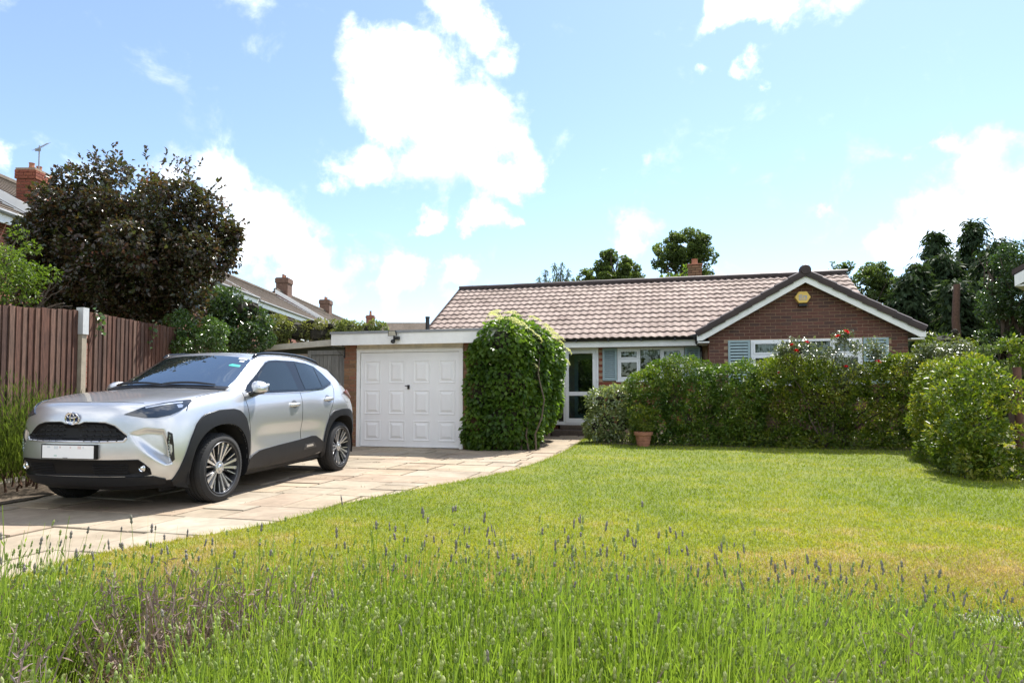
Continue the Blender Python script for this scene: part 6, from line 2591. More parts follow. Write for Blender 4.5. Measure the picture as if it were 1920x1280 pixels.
# ---------------------------------------------------------------- roses
def rose_bush(base, label, shoots, blooms, n, seed, name='rose_bush', cat='rose bush'):
    rs = np.random.RandomState(seed)
    root = empty(name, base, 0, label, cat, 'rose bushes behind the hedges')
    b = np.array(base)
    mb = MB()
    P, O = [], []
    for (x, y, z, r) in shoots:
        e = np.array([x, y, z])
        branch(mb, np.array([0, 0, 0.]), e - b, .014, .005, rs, 6, .05, 5)
        k = int(n / len(shoots))
        d = rs.normal(0, 1, (k, 3)) * np.array([r, r * .7, r * .75]) * .55
        P.append(e + d); O.append(unit(d + np.array([0, 0, .15])))
    mb.build('stems', M['bark'], root)
    P, O = np.concatenate(P), np.concatenate(O)
    V, F = leaf_geo(P, O, .062, .6, rs, .1, 1.3, .8)
    link('foliage', np_mesh('foliage', V - b, F, M['leaf_rose']), root, kind='stuff')
    for (x, y, z, r) in blooms:
        # cupped spiral of petals
        vs, fs = [], []
        for ring, (kk, rr, hh, tilt) in enumerate(((6, 1.0, .1, .9), (6, .8, .3, .6), (5, .55, .5, .3), (4, .3, .6, .1))):
            for q in range(kk):
                a = 2 * pi * (q + ring * .4) / kk
                w_ = 2.4 / kk
                n0 = len(vs)
                for (da, f_, zz) in ((-.15, .25, 0), (.15, .25, 0), (w_ * .75, rr, hh * .9), (0, rr * 1.12, hh * 1.1 - tilt * .1), (-w_ * .75, rr, hh * .9)):
                    vs.append((r * f_ * cos(a + da), r * f_ * sin(a + da), r * zz * 1.1))
                fs.append((n0, n0 + 1, n0 + 2, n0 + 3, n0 + 4))
        mb = MB().add(vs, fs)
        o = mb.build('flower', M['petal_red'], root, loc=(x - b[0], y - b[1], z - b[2]))
        o.rotation_euler = (rs.uniform(.2, .9), rs.uniform(-.3, .3), rs.uniform(0, 6))
    return root


def pw(px, py, Y):
    """point seen at a pixel of the photograph at depth Y, for laying out the planting"""
    d = ray_dir(px, py)
    return (d.x / d.y * Y, Y, EYE + d.z / d.y * Y)


def sh(px, py, Y, r):
    return pw(px, py, Y) + (r,)


b0 = pw(1545, 800, 12.1)
rose_bush((b0[0], b0[1], 0), 'tall rose bush with crimson blooms in front of the gable window',
          [sh(1480, 655, 12.2, .20), sh(1500, 650, 12.2, .2), sh(1530, 665, 12.1, .2), sh(1560, 665, 12.1, .18), sh(1575, 640, 12.1, .15), sh(1585, 628, 12.1, .10), sh(1610, 655, 12.0, .2), sh(1640, 652, 12, .2), sh(1645, 668, 12, .14),
           sh(1585, 690, 11.9, .2), sh(1605, 700, 11.9, .17), sh(1580, 715, 11.9, .14), sh(1465, 660, 12.2, .12)],
          [pw(1485, 647, 12.0) + (.05,), pw(1493, 658, 11.95) + (.055,), pw(1513, 642, 12.0) + (.06,), pw(1571, 631, 11.95) + (.065,), pw(1587, 622, 12) + (.06,), pw(1647, 678, 11.85) + (.055,), pw(1586, 688, 11.75) + (.06,), pw(1461, 699, 12.3) + (.035,)],
          2700, 41)
b0 = pw(1762, 800, 11.5)
rose_bush((b0[0], b0[1], 0), 'rose bush with glinting pale leaves behind the right hedge',
          [sh(1730, 678, 11.6, .18), sh(1760, 664, 11.5, .22), sh(1790, 655, 11.4, .22), sh(1740, 660, 11.5, .16), sh(1715, 690, 11.6, .14), sh(1810, 660, 11.4, .16)], [], 1700, 42)

# ---------------------------------------------------------------- left side: tree, shrubs, creepers
def lump_px(px, py, Y, r, ry=None, rz=None):
    x, y, z = pw(px, py, Y)
    r = r * Y / F_PX
    return (x, y, z, r, (ry or 1.0) * r, (rz or 1.0) * r)


pt = [lump_px(150, 400, 11.2, 95, 1, .8), lump_px(240, 370, 11, 95, 1, .75), lump_px(330, 390, 10.8, 85, 1, .8), lump_px(110, 470, 11.2, 75, 1, .8), lump_px(200, 470, 10.8, 100, 1, .9),
      lump_px(300, 480, 10.6, 100, 1, .8), lump_px(380, 460, 10.8, 60, 1, .9), lump_px(240, 540, 11, 90, 1, .7), lump_px(150, 540, 11.4, 70, 1, .8), lump_px(340, 540, 11, 60, 1, .7), lump_px(250, 590, 11.3, 70, 1, .5),
      lump_px(390, 400, 10.9, 45, 1, .9), lump_px(95, 410, 11.3, 40, 1, .8), lump_px(418, 480, 10.9, 36), lump_px(60, 440, 11.3, 40), lump_px(70, 500, 11.3, 50), lump_px(130, 590, 11.5, 60, 1, .6), lump_px(90, 550, 11.5, 60, 1, .8), lump_px(190, 600, 11.4, 60, 1, .5), lump_px(430, 440, 10.9, 26), lump_px(330, 585, 11.3, 50, 1, .5)]


def purple_sprays(rs):
    big = np.array(pt)
    i = rs.choice(len(big), 16000)
    q = big[i, :3] + unit(rs.normal(0, 1, (16000, 3))) * big[i, 3:] * (rs.rand(16000) ** .45)[:, None] * .93
    out = [leaf_geo(q, unit(q - big[i, :3] + 1e-6), .085, .66, rs, .15, .4, 1.0)]
    for k in range(48):
        a = rs.uniform(0.05, pi - .05)
        px, py = 245 + 195 * cos(a) * rs.uniform(.9, 1.02), 470 - 170 * sin(a) * rs.uniform(.93, 1.04)
        p0 = np.array(pw(px, py, 11 + rs.normal(0, .4)))
        d = unit(np.array([[cos(a) * .7 + rs.normal(0, .25), rs.normal(0, .3), .55 + .5 * sin(a)]]))[0]
        q = p0 + d * np.linspace(0, rs.uniform(.15, .42), 12)[:, None]
        out.append(leaf_geo(q, np.tile(d, (12, 1)), .075, .6, rs, 0, .3, .8))
    return out


make_plant('purple_tree', 'rounded tree with dark purple leaves behind the fence', 'tree', (-6.9, 11.2, 0), pt, 44000, .075, .66, M['leaf_purple'], 51, depth=.75, clumps=150, csize=(.24, .44), droop=.15, r=.10, fork=.42, extra=purple_sprays, part='crown', limbs=12)
lt = [lump_px(10, 480, 8.6, 60, 1, .8), lump_px(50, 520, 8.6, 45, 1, .9), lump_px(15, 545, 8.4, 60, 1, .7), lump_px(80, 555, 8.5, 36, 1, .6), lump_px(95, 530, 8.7, 30, 1, .7), lump_px(30, 450, 8.7, 34, 1, .8), lump_px(-50, 500, 8.6, 80, 1, 1), lump_px(-20, 560, 8.3, 60, 1, .6), lump_px(120, 568, 8.7, 22, 1, .4), lump_px(60, 590, 8.0, 20, 1, .5)]
make_plant('pale_tree', 'small tree with fresh pale green leaves spilling over the fence at the left edge', 'tree', (-7.4, 8.8, 0), lt, 7000, .05, .42, M['leaf_pale'], 52, depth=.9, clumps=26, csize=(.3, .6), droop=.1, r=.06, fork=.4, part='crown')
dl = [lump_px(440, 575, 12.6, 55, 1, .9), lump_px(410, 610, 12.6, 50, 1, .9), lump_px(465, 620, 12.6, 45, 1, .9), lump_px(430, 640, 12.6, 60, 1, .7), lump_px(400, 565, 12.8, 40, 1, .8), lump_px(475, 580, 12.6, 32, 1, .9)]
make_plant('dark_shrub', 'round dark glossy evergreen shrub between fence end and lean-to', 'shrub', (-5.8, 12.7, 0), dl, 16000, .066, .5, M['leaf_dark'], 53, depth=.5, clumps=46, csize=(.34, .55), droop=.1, r=.06, fork=.3, core=.42)
cb = [lump_px(365, 615, 10.4, 40, 1, .7), lump_px(400, 630, 10.2, 34, 1, .8), lump_px(380, 645, 10.3, 40, 1, .7), lump_px(340, 605, 10.6, 30, 1, .6), lump_px(415, 650, 10.2, 24, 1, .8), lump_px(350, 640, 10.4, 30)]
make_plant('berry_shrub', 'arching light green shrub overhanging the far end of the fence', 'shrub', (-5.2, 10.9, 0), cb, 6000, .055, .42, M['leaf_glossy'], 54, depth=.8, clumps=24, csize=(.3, .6), droop=.2, r=.04, fork=.5)
hb = [lump_px(x, y, 16.5, r, 1, q) for (x, y, r, q) in ((520, 625, 40, .8), (560, 620, 40, .7), (600, 625, 40, .7), (640, 630, 38, .6), (540, 605, 25, .6), (585, 607, 25, .5), (620, 612, 22, .5), (500, 610, 25, .8))]
make_plant('far_hedge', 'tall brownish green hedge behind the lean-to roof', 'hedge', (-5.6, 16.6, 0), hb, 11000, .065, .5, M['leaf_olive'], 55, depth=.4, clumps=46, csize=(.25, .5), r=.06, fork=.4, core=.6, woodmat='bark')
hb = [lump_px(x, y, 15.6, r, 1, q) for (x, y, r, q) in ((660, 618, 30, .6), (695, 616, 28, .5), (640, 624, 24, .6), (720, 626, 18, .5))]
make_plant('cream_shrub', 'pale cream variegated shrub showing just over the garage roof', 'shrub', (-3.6, 15.9, 0), hb, 4200, .06, .5, M['leaf_shed'], 56, depth=.5, clumps=16, csize=(.3, .6), r=.04, fork=.5, core=.5)


def creeper(px0, py0, px1, py1, Y, n, seed, label):
    rs = np.random.RandomState(seed)
    a, b_ = np.array(pw(px0, py0, Y)), np.array(pw(px1, py1, Y))
    root = empty('ivy_sprig', tuple(a), 0, label, 'ivy', 'ivy sprigs hanging over the fence')
    t = rs.rand(n)[:, None] ** 1.2
    P = a + (b_ - a) * t + rs.normal(0, .05, (n, 3)) * np.array([1, .4, .8])
    V, F = leaf_geo(P, np.tile([.6, -.7, .2], (n, 1)), .07, .75, rs, .6, .3, .7)
    link('foliage', np_mesh('foliage', V - a, F, M['leaf_glossy']), root, kind='stuff')
    mb = MB(); branch(mb, np.zeros(3), b_ - a, .008, .003, rs, 5, .06, 5)
    mb.build('stems', M['bark'], root)


creeper(178, 585, 190, 618, 8.55, 34, 61, 'ivy sprig hanging over the fence top just right of the pale post')
creeper(290, 607, 275, 642, 9.6, 26, 62, 'drooping ivy tendril on the shaded fence below the purple tree')

# lavender like bush between the car and the fence
def spiky_bush(name, label, base, rad, h, n, L, mat, seed, lean=.5, cat='shrub', wood=True):
    rs = np.random.RandomState(seed)
    root = empty(name, base, 0, label, cat, 'spiky bushes along the fence')
    a = rs.uniform(0, 2 * pi, n); r = np.sqrt(rs.rand(n))
    P0 = np.stack([np.cos(a) * r * rad[0] * .55, np.sin(a) * r * rad[1] * .55, np.zeros(n)], 1)
    tip = np.stack([np.cos(a) * r * rad[0], np.sin(a) * r * rad[1], h * (1 - .45 * r ** 2) * rs.uniform(.35, 1.05, n)], 1)
    P = P0 + (tip - P0) * rs.uniform(.45, 1, n)[:, None]
    D = unit(tip - P0 + np.array([0, 0, .25]))
    V, F = leaf_geo(P, D, L, .075, rs, 0, .2, .5, .1, along=D)
    keepz = V[:, 2] < 0.01
    V[keepz, 2] = .01
    link('foliage', np_mesh('foliage', V, F, mat), root, kind='stuff')
    mb = MB()
    for k in range(26):
        q = rs.randint(n)
        branch(mb, P0[q], P[q] * np.array([1, 1, .7]), .014, .004, rs, 4, .06, 5)
    mb.build('stems', M['bark_red'], root)
    return root


spiky_bush('spiky_bush', 'fine leaved green bush between the fence and the front of the car', (-5.35, 7.0, 0), (.72, .95), 1.25, 16000, .085, M['leaf_spiky'], 71)
spiky_bush('spiky_bush', 'fine leaved green bush at the left picture edge in front of the fence', (-5.6, 6.0, 0), (.62, .9), 1.10, 13000, .085, M['leaf_spiky'], 72)
# bare soil under them
mb = MB()
rng = random.Random(2)
ring = []
for k in range(24):
    a = 2 * pi * k / 24
    r = 1 + rng.uniform(-.08, .08)
    ring.append((-5.75 + .95 * r * cos(a), 6.3 + 2.6 * r * sin(a)))
mb.add([(x, y, .022) for x, y in ring] + [(-5.75, 6.3, .07)], [(k, (k + 1) % 24, 24) for k in range(24)])
mb.build('flower_bed', M['soil'], kind='structure')

# ---------------------------------------------------------------- trees behind the house
def far_tree(label, base, lumps, n, L, mat, seed, clumps, csize=(.22, .42), r=.25, fork=.3, depth=.6, group='trees behind the bungalow', Wd=.6, droop=.1, name='tree', squash=.75):
    return make_plant(name, label, 'tree', base, lumps, n, L, Wd, mat, seed, depth=depth, clumps=clumps, csize=csize, droop=droop, r=r, fork=fork, group=group, part='crown', squash=squash)


Y = 38
far_tree('broad dark oak rising over the middle of the ridge', (pw(1150, 700, Y)[0], Y, 0), [lump_px(1150, 500, Y, 38, 1, .8), lump_px(1110, 515, Y, 26, 1, .6), lump_px(1180, 505, Y, 28, 1, .8), lump_px(1145, 480, Y, 20, 1, .8), lump_px(1090, 525, Y, 16), lump_px(1195, 520, Y, 16), lump_px(1150, 540, Y, 50, 1, .7)],
         26000, .15, M['leaf_oak'], 81, 170, (.12, .24))
Y = 42
far_tree('tall open oak behind the chimney', (pw(1290, 700, Y)[0], Y, 0), [lump_px(1290, 460, Y, 44, 1, .9), lump_px(1250, 478, Y, 36, 1, .8), lump_px(1312, 475, Y, 34, 1, .9), lump_px(1240, 500, Y, 24, 1, .7), lump_px(1325, 505, Y, 18, 1, .9), lump_px(1275, 490, Y, 32, 1, .8), lump_px(1290, 530, Y, 50, 1, .6)],
         24000, .15, M['leaf_oak'], 82, 190, (.10, .22), r=.35, fork=.5)
Y = 28
far_tree('bright green shrub like tree at the left foot of the chimney', (pw(1260, 700, Y)[0], Y, 0), [lump_px(1262, 515, Y, 26, 1, .6), lump_px(1245, 522, Y, 16, 1, .6), lump_px(1285, 512, Y, 16, 1, .7), lump_px(1322, 518, Y, 10, 1, .7), lump_px(1262, 560, Y, 45, 1, .8)], 3600, .14, M['leaf_pale'], 83, 26, (.22, .4), r=.12)
Y = 30


def feathery(label, px, tops, Y, seed, mat):
    rs = np.random.RandomState(seed)
    base = (pw(px, 700, Y)[0], Y, 0)
    root = empty('feathery_tree', base, 0, label, 'tree', 'trees behind the bungalow')
    b = np.array(base)
    parts = []
    mb = MB()
    f = np.array([0, 0, 4.0])
    branch(mb, np.zeros(3), f, .14, .1, rs, 5, .03)
    for (tx, ty, w_) in tops:
        e = np.array(pw(tx, ty, Y))
        s0 = np.array([e[0] * .8 + b[0] * .2, e[1], 4.2])
        branch(mb, f, e - b, .05, .012, rs, 5, .03)
        k = 260
        t = rs.rand(k)[:, None]
        wd = w_ * Y / F_PX * (.25 + t)
        P = e + (s0 - e) * t * .75 + rs.normal(0, .5, (k, 3)) * wd * np.array([1, 1, .3])
        parts.append(leaf_geo(P, unit(rs.normal(0, 1, (k, 3)) * np.array([1, 1, .2])), .22, .16, rs, .9, .3, .6))
    V, F = merge(parts)
    link('crown', np_mesh('crown', V - b, F, mat), root, kind='stuff')
    mb.build('trunk', M['bark'], root, smooth=60)


feathery('wispy light green tree at the left of the oak over the ridge', 1040, [(1022, 505, 8), (1040, 492, 9), (1054, 491, 9), (1066, 503, 8), (1010, 520, 7), (1048, 510, 14), (1030, 522, 14), (1062, 520, 12), (1075, 520, 12)], Y, 84, M['leaf_far'])
Y = 27
far_tree('grey green tree behind the right end of the gable roof', (pw(1625, 700, Y)[0], Y, 0), [lump_px(1600, 520, Y, 36, 1, .8), lump_px(1640, 515, Y, 34, 1, .9), lump_px(1665, 545, Y, 38, 1, 1), lump_px(1575, 510, Y, 22, 1, .7), lump_px(1630, 570, Y, 55, 1, .9), lump_px(1680, 590, Y, 40, 1, 1), lump_px(1560, 498, Y, 10)],
         17000, .12, M['leaf_far'], 85, 150, (.12, .26), r=.15)


def conifer(label, px, top_py, Y, halfw, seed, n=7000, mat=None, hang=.6):
    """tiers of drooping sprays round a straight trunk"""
    rs = np.random.RandomState(seed)
    x, y, zt = pw(px, top_py, Y)
    root = empty('conifer', (x, y, 0), 0, label, 'tree', 'dark conifers on the right')
    mb = MB()
    mb.tube([(0, 0, 0), (.03, 0, zt * .5), (0, 0, zt * .98)], [.2, .12, .02], 8)
    parts = []
    nb = 150
    per = n // nb
    for k in range(nb):
        t = (k + rs.rand()) / nb                    # 0 top .. 1 bottom
        z = zt * (1 - .97 * t)
        rr = halfw * (.07 + .93 * t ** .75) * rs.uniform(.55, 1.1)
        a = rs.uniform(0, 2 * pi)
        d = np.array([cos(a), sin(a), 0])
        e = d * rr + np.array([0, 0, z - rr * .18])
        if k % 3 == 0:
            mb.tube([(0, 0, z), tuple(d * rr * .5 + np.array([0, 0, z + .03])), tuple(e)], [.03, .02, .008], 4, False)
        u = rs.rand(per)[:, None] ** .7
        P = np.array([0, 0, z]) + (e - np.array([0, 0, z])) * u + rs.normal(0, .11, (per, 3)) * np.array([1, 1, .6]) * (.6 + halfw * .3)
        P[:, 2] += .12 * np.sin(u[:, 0] * pi) * rr
        D = unit(np.tile(d, (per, 1)) * .6 + rs.normal(0, .35, (per, 3)) + np.array([0, 0, -hang]))
        parts.append(leaf_geo(P, unit(np.tile(d, (per, 1)) + np.array([0, 0, .3])), .24, .34, rs, 0, .3, .4, .1, along=D))
    V, F = merge(parts)
    V[:, 2] = np.maximum(V[:, 2], .05)
    link('crown', np_mesh('crown', V, F, mat or M['leaf_conifer']), root, kind='stuff')
    mb.build('trunk', M['bark'], root, smooth=60)


conifer('pointed dark conifer just right of the gable with a bent tip', 1752, 437, 24, 1.7, 91)
conifer('tallest dark conifer of the group on the right', 1822, 415, 25, 1.9, 92)
conifer('shorter dark conifer in front of the grey green tree', 1718, 495, 22, 1.3, 93, 5000)
conifer('broad dark conifer behind the right hedge', 1868, 455, 21, 2.2, 94, 8000)
conifer('dark conifer filling the gap below the tallest one', 1790, 530, 20, 1.9, 95, 6500)
conifer('dark conifer between the grey green tree and the pointed one', 1700, 520, 21.5, 1.9, 96, 7000)
conifer('dark conifer right of the tallest one', 1856, 470, 24, 2.0, 97, 7000)
conifer('dark conifer just left of the bare trunk', 1772, 478, 22.5, 2.0, 98, 7000)
Y = 17
far_tree('dark green leafy tree at the right picture edge', (pw(1900, 700, Y)[0], Y, 0), [lump_px(1900, 500, Y, 45, 1, .9), lump_px(1870, 520, Y, 36, 1, .9), lump_px(1930, 480, Y, 50, 1, .8), lump_px(1890, 560, Y, 50, 1, .9), lump_px(1850, 490, Y, 22), lump_px(1940, 560, Y, 60), lump_px(1885, 610, Y, 50, 1, .8)],
         14000, .075, M['leaf_dark'], 86, 90, (.18, .36), r=.12, group='trees on the right')
mb = MB()
tb = pw(1795, 640, 18)
mb.tube([(0, 0, -tb[2]), (.0, 0, 0), (-.03, 0, pw(1794, 600, 18)[2] - tb[2]), (.03, 0, pw(1793, 533, 18)[2] - tb[2])], [.13, .11, .10, .085], 10)
o = mb.build('bare_trunk', M['bark_red'], smooth=50, loc=tb)
tag(o, 'bare cut off reddish trunk standing among the conifers', 'tree trunk')
o.location.z = tb[2]
Y = 14.3
make_plant('golden_shrub', 'yellow green laurel bush at the right corner of the bungalow', 'shrub', (pw(1745, 700, Y)[0], Y, 0),
           [lump_px(1735, 655, Y, 34, 1, .8), lump_px(1770, 640, Y, 32, 1, .7), lump_px(1800, 645, Y, 24, 1, .8), lump_px(1755, 690, Y, 50, 1, .8), lump_px(1790, 622, Y, 12)], 4200, .075, .45, M['leaf_hedge_yellow'], 87, group='golden shrubs on the right', depth=.5, clumps=30, csize=(.28, .5), r=.04, core=.5)
Y = 12.5
make_plant('grey_shrub', 'grey green shrub peeping over the right hedge', 'shrub', (pw(1862, 700, Y)[0], Y, 0),
           [lump_px(1862, 650, Y, 26, 1, .7), lump_px(1840, 660, Y, 20, 1, .7), lump_px(1880, 655, Y, 18, 1, .8), lump_px(1862, 700, Y, 36, 1, .9)], 2200, .06, .45, M['leaf_far'], 88, depth=.6, clumps=18, csize=(.3, .55), r=.03)
Y = 9.2
make_plant('golden_shrub', 'golden leaved shrub behind the top of the timber post', 'shrub', (pw(1915, 800, Y)[0] + .35, Y + .3, 0),
           [lump_px(1900, 650, Y, 30, 1, .7), lump_px(1925, 660, Y, 34, 1, .9), lump_px(1950, 700, Y, 40, 1, 1)], 2300, .06, .46, M['leaf_hedge_yellow'], 89, group='golden shrubs on the right', depth=.5, clumps=16, csize=(.3, .55), r=.03)

# background wood beyond everything closes the horizon
def far_wood():
    rs = np.random.RandomState(99)
    parts = []
    lumps = []
    for k in range(60):
        a = rs.uniform(-.95, .95)
        d = rs.uniform(75, 110)
        h = rs.uniform(3.2, 6.0)
        lumps.append((sin(a) * d, cos(a) * d, h * .45, h * .8, h * .8, h * .6))
    P, O = lump_points(np.array(lumps), 16000, rs, .3)
    k = P[:, 2] > 0
    V, F = leaf_geo(P[k], O[k], .7, .6, rs, .1, .4, .8)
    o = link('far_wood', np_mesh('far_wood', V, F, M['leaf_far']), kind='stuff')
    tag(o, 'distant belt of trees along the horizon behind the houses', 'trees')


far_wood()


def street_hedge():
    rs = np.random.RandomState(101)
    lumps = [(x, -17 + rs.normal(0, 1), rs.uniform(1.2, 2.6), rs.uniform(1.6, 2.4), 1.5, rs.uniform(2.6, 4.4)) for x in np.linspace(-24, 24, 26)]
    P, O = lump_points(np.array(lumps), 9000, rs, .2)
    k = P[:, 2] > 0
    V, F = leaf_geo(P[k], O[k], .42, .6, rs, .1, .4, .8)
    o = link('street_hedge', np_mesh('street_hedge', V, F, M['leaf_oak']), kind='stuff')
    tag(o, 'hedge and trees across the street, seen only mirrored in windows', 'trees')


street_hedge()

# ---------------------------------------------------------------- lawn grass
def build_grass():
    m = bpy.data.materials.new('grass_blade')
    m.use_nodes = True
    nt = m.node_tree
    nt.nodes.clear()
    out = nt.nodes.new('ShaderNodeOutputMaterial')
    d = grass_colour(nt)
    ge = nt.nodes.new('ShaderNodeNewGeometry')
    ad = N_(nt, 'ShaderNodeMath', operation='MULTIPLY_ADD')
    ad.inputs[1].default_value = .17
    nt.links.new(ge.outputs['Random Per Island'], ad.inputs[0])
    ad2 = N_(nt, 'ShaderNodeMath', operation='ADD')
    ad2.inputs[1].default_value = -.085
    nt.links.new(d, ad2.inputs[0])
    nt.links.new(ad2.outputs[0], ad.inputs[2])
    c = ramp(nt, ad.outputs[0], [(.28, (.155, .215, .012)), (.46, (.24, .28, .02)), (.58, (.28, .285, .035)), (.66, (.36, .29, .10)), (.80, (.46, .35, .18))])
    p = nt.nodes.new('ShaderNodeBsdfPrincipled')
    p.inputs['Roughness'].default_value = .5
    p.inputs['Specular IOR Level'].default_value = .3
    nt.links.new(c, p.inputs['Base Color'])
    t = nt.nodes.new('ShaderNodeBsdfTranslucent')
    nt.links.new(mixc(nt, 1.0, c, (1.6, 1.5, .9), 'MULTIPLY'), t.inputs['Color'])
    mx = nt.nodes.new('ShaderNodeMixShader')
    mx.inputs[0].default_value = .45
    nt.links.new(p.outputs[0], mx.inputs[1]); nt.links.new(t.outputs[0], mx.inputs[2])
    nt.links.new(mx.outputs[0], out.inputs[0])
    rs = np.random.RandomState(7)
    n = 330000
    # density follows what the viewer can resolve
    Yd = 2.6 / (1 - rs.rand(n) * (1 - 2.6 / 15.5))
    X = rs.uniform(-1, 1, n) * (Yd * .86 + .3)
    keep = poly_contains(LAWN_POLY, X, Yd)
    X, Yd = X[keep], Yd[keep]
    n = len(X)
    sz = np.clip(.75 + Yd * .055, .8, 1.5)
    h = rs.uniform(.014, .034, n) * sz
    w = rs.uniform(.0016, .003, n) * (.6 + Yd * .28)
    a = rs.uniform(0, 2 * pi, n)
    lx, ly = rs.normal(0, .55, n) * h, rs.normal(0, .55, n) * h
    V = np.empty((n, 3, 3))
    V[:, 0] = np.stack([X - np.cos(a) * w, Yd - np.sin(a) * w, np.full(n, .022)], 1)
    V[:, 1] = np.stack([X + np.cos(a) * w, Yd + np.sin(a) * w, np.full(n, .022)], 1)
    V[:, 2] = np.stack([X + lx, Yd + ly, .022 + h], 1)
    F = np.arange(n * 3).reshape(-1, 3)
    parts = [(V.reshape(-1, 3), F)]
    # ragged longer fringe along the paving
    k = 9000
    e = np.array(LAWN_EDGE)
    sg = np.linalg.norm(np.diff(e, axis=0), axis=1)
    i = rs.choice(len(sg), k, p=sg / sg.sum())
    f = rs.rand(k)[:, None]
    p = e[i] + (e[i + 1] - e[i]) * f + rs.normal(0, .03, (k, 2)) + np.array([.012, 0])
    hh = rs.uniform(.02, .07, k)
    a = rs.uniform(0, 2 * pi, k); ww = rs.uniform(.002, .004, k)
    V = np.empty((k, 3, 3))
    V[:, 0] = np.stack([p[:, 0] - np.cos(a) * ww, p[:, 1] - np.sin(a) * ww, np.full(k, .0)], 1)
    V[:, 1] = np.stack([p[:, 0] + np.cos(a) * ww, p[:, 1] + np.sin(a) * ww, np.full(k, .0)], 1)
    V[:, 2] = np.stack([p[:, 0] + rs.normal(-.012, .03, k), p[:, 1] + rs.normal(0, .03, k), hh], 1)
    parts.append((V.reshape(-1, 3), np.arange(k * 3).reshape(-1, 3)))
    V, F = merge(parts)
    o = link('grass', np_mesh('grass', V, F, m), kind='stuff')
    tag(o, 'short mown lawn grass, sunburnt straw coloured towards the lavender', 'grass')


build_grass()


# ---------------------------------------------------------------- lavender in the foreground
def ribbon(P0, P1, bend, w, rs, k=4):
    """tapering two-sided ribbons from P0 to P1, sagging sideways"""
    n = len(P0)
    d = P1 - P0
    side = np.cross(unit(d), unit(rs.normal(0, 1, (n, 3))))
    side = unit(side)
    V = np.empty((n, (k + 1) * 2, 3))
    for i in range(k + 1):
        t = i / k
        c = P0 + d * t + bend * (t * t)
        ww = (w * (1 - .45 * t))[:, None]
        V[:, 2 * i] = c - side * ww
        V[:, 2 * i + 1] = c + side * ww
    q = np.array([[2 * i, 2 * i + 1, 2 * i + 3, 2 * i + 2] for i in range(k)])
    F4 = (np.arange(n)[:, None, None] * ((k + 1) * 2) + q[None]).reshape(-1, 4)
    F = np.concatenate([F4[:, [0, 1, 2]], F4[:, [0, 2, 3]]])
    return V.reshape(-1, 3), F, P1 + bend


def buds(P, D, rs, r=.0042, L=.028):
    """plump spike of buds: two stacked six-sided spindles"""
    n = len(P)
    up = unit(D)
    a = unit(np.cross(up, np.tile([.3, .8, .1], (n, 1))))
    b = np.cross(up, a)
    rr = r * rs.uniform(.7, 1.3, n)[:, None]
    ll = L * rs.uniform(.6, 1.35, n)[:, None]
    rings = [(0, .25), (.18, 1.0), (.42, .62), (.55, 1.0), (.8, .75), (1.0, .1)]
    S = 5
    V = np.empty((n, len(rings) * S, 3))
    for i, (t, q) in enumerate(rings):
        for j in range(S):
            w_ = 2 * pi * (j + .5 * (i % 2)) / S
            V[:, i * S + j] = P + up * ll * t + (a * cos(w_) + b * sin(w_)) * rr * q
    f = []
    for i in range(len(rings) - 1):
        for j in range(S):
            j2 = (j + 1) % S
            f += [(i * S + j, i * S + j2, (i + 1) * S + j2), (i * S + j, (i + 1) * S + j2, (i + 1) * S + j)]
    F = (np.arange(n)[:, None, None] * (len(rings) * S) + np.array(f)[None]).reshape(-1, 3)
    return V.reshape(-1, 3), F


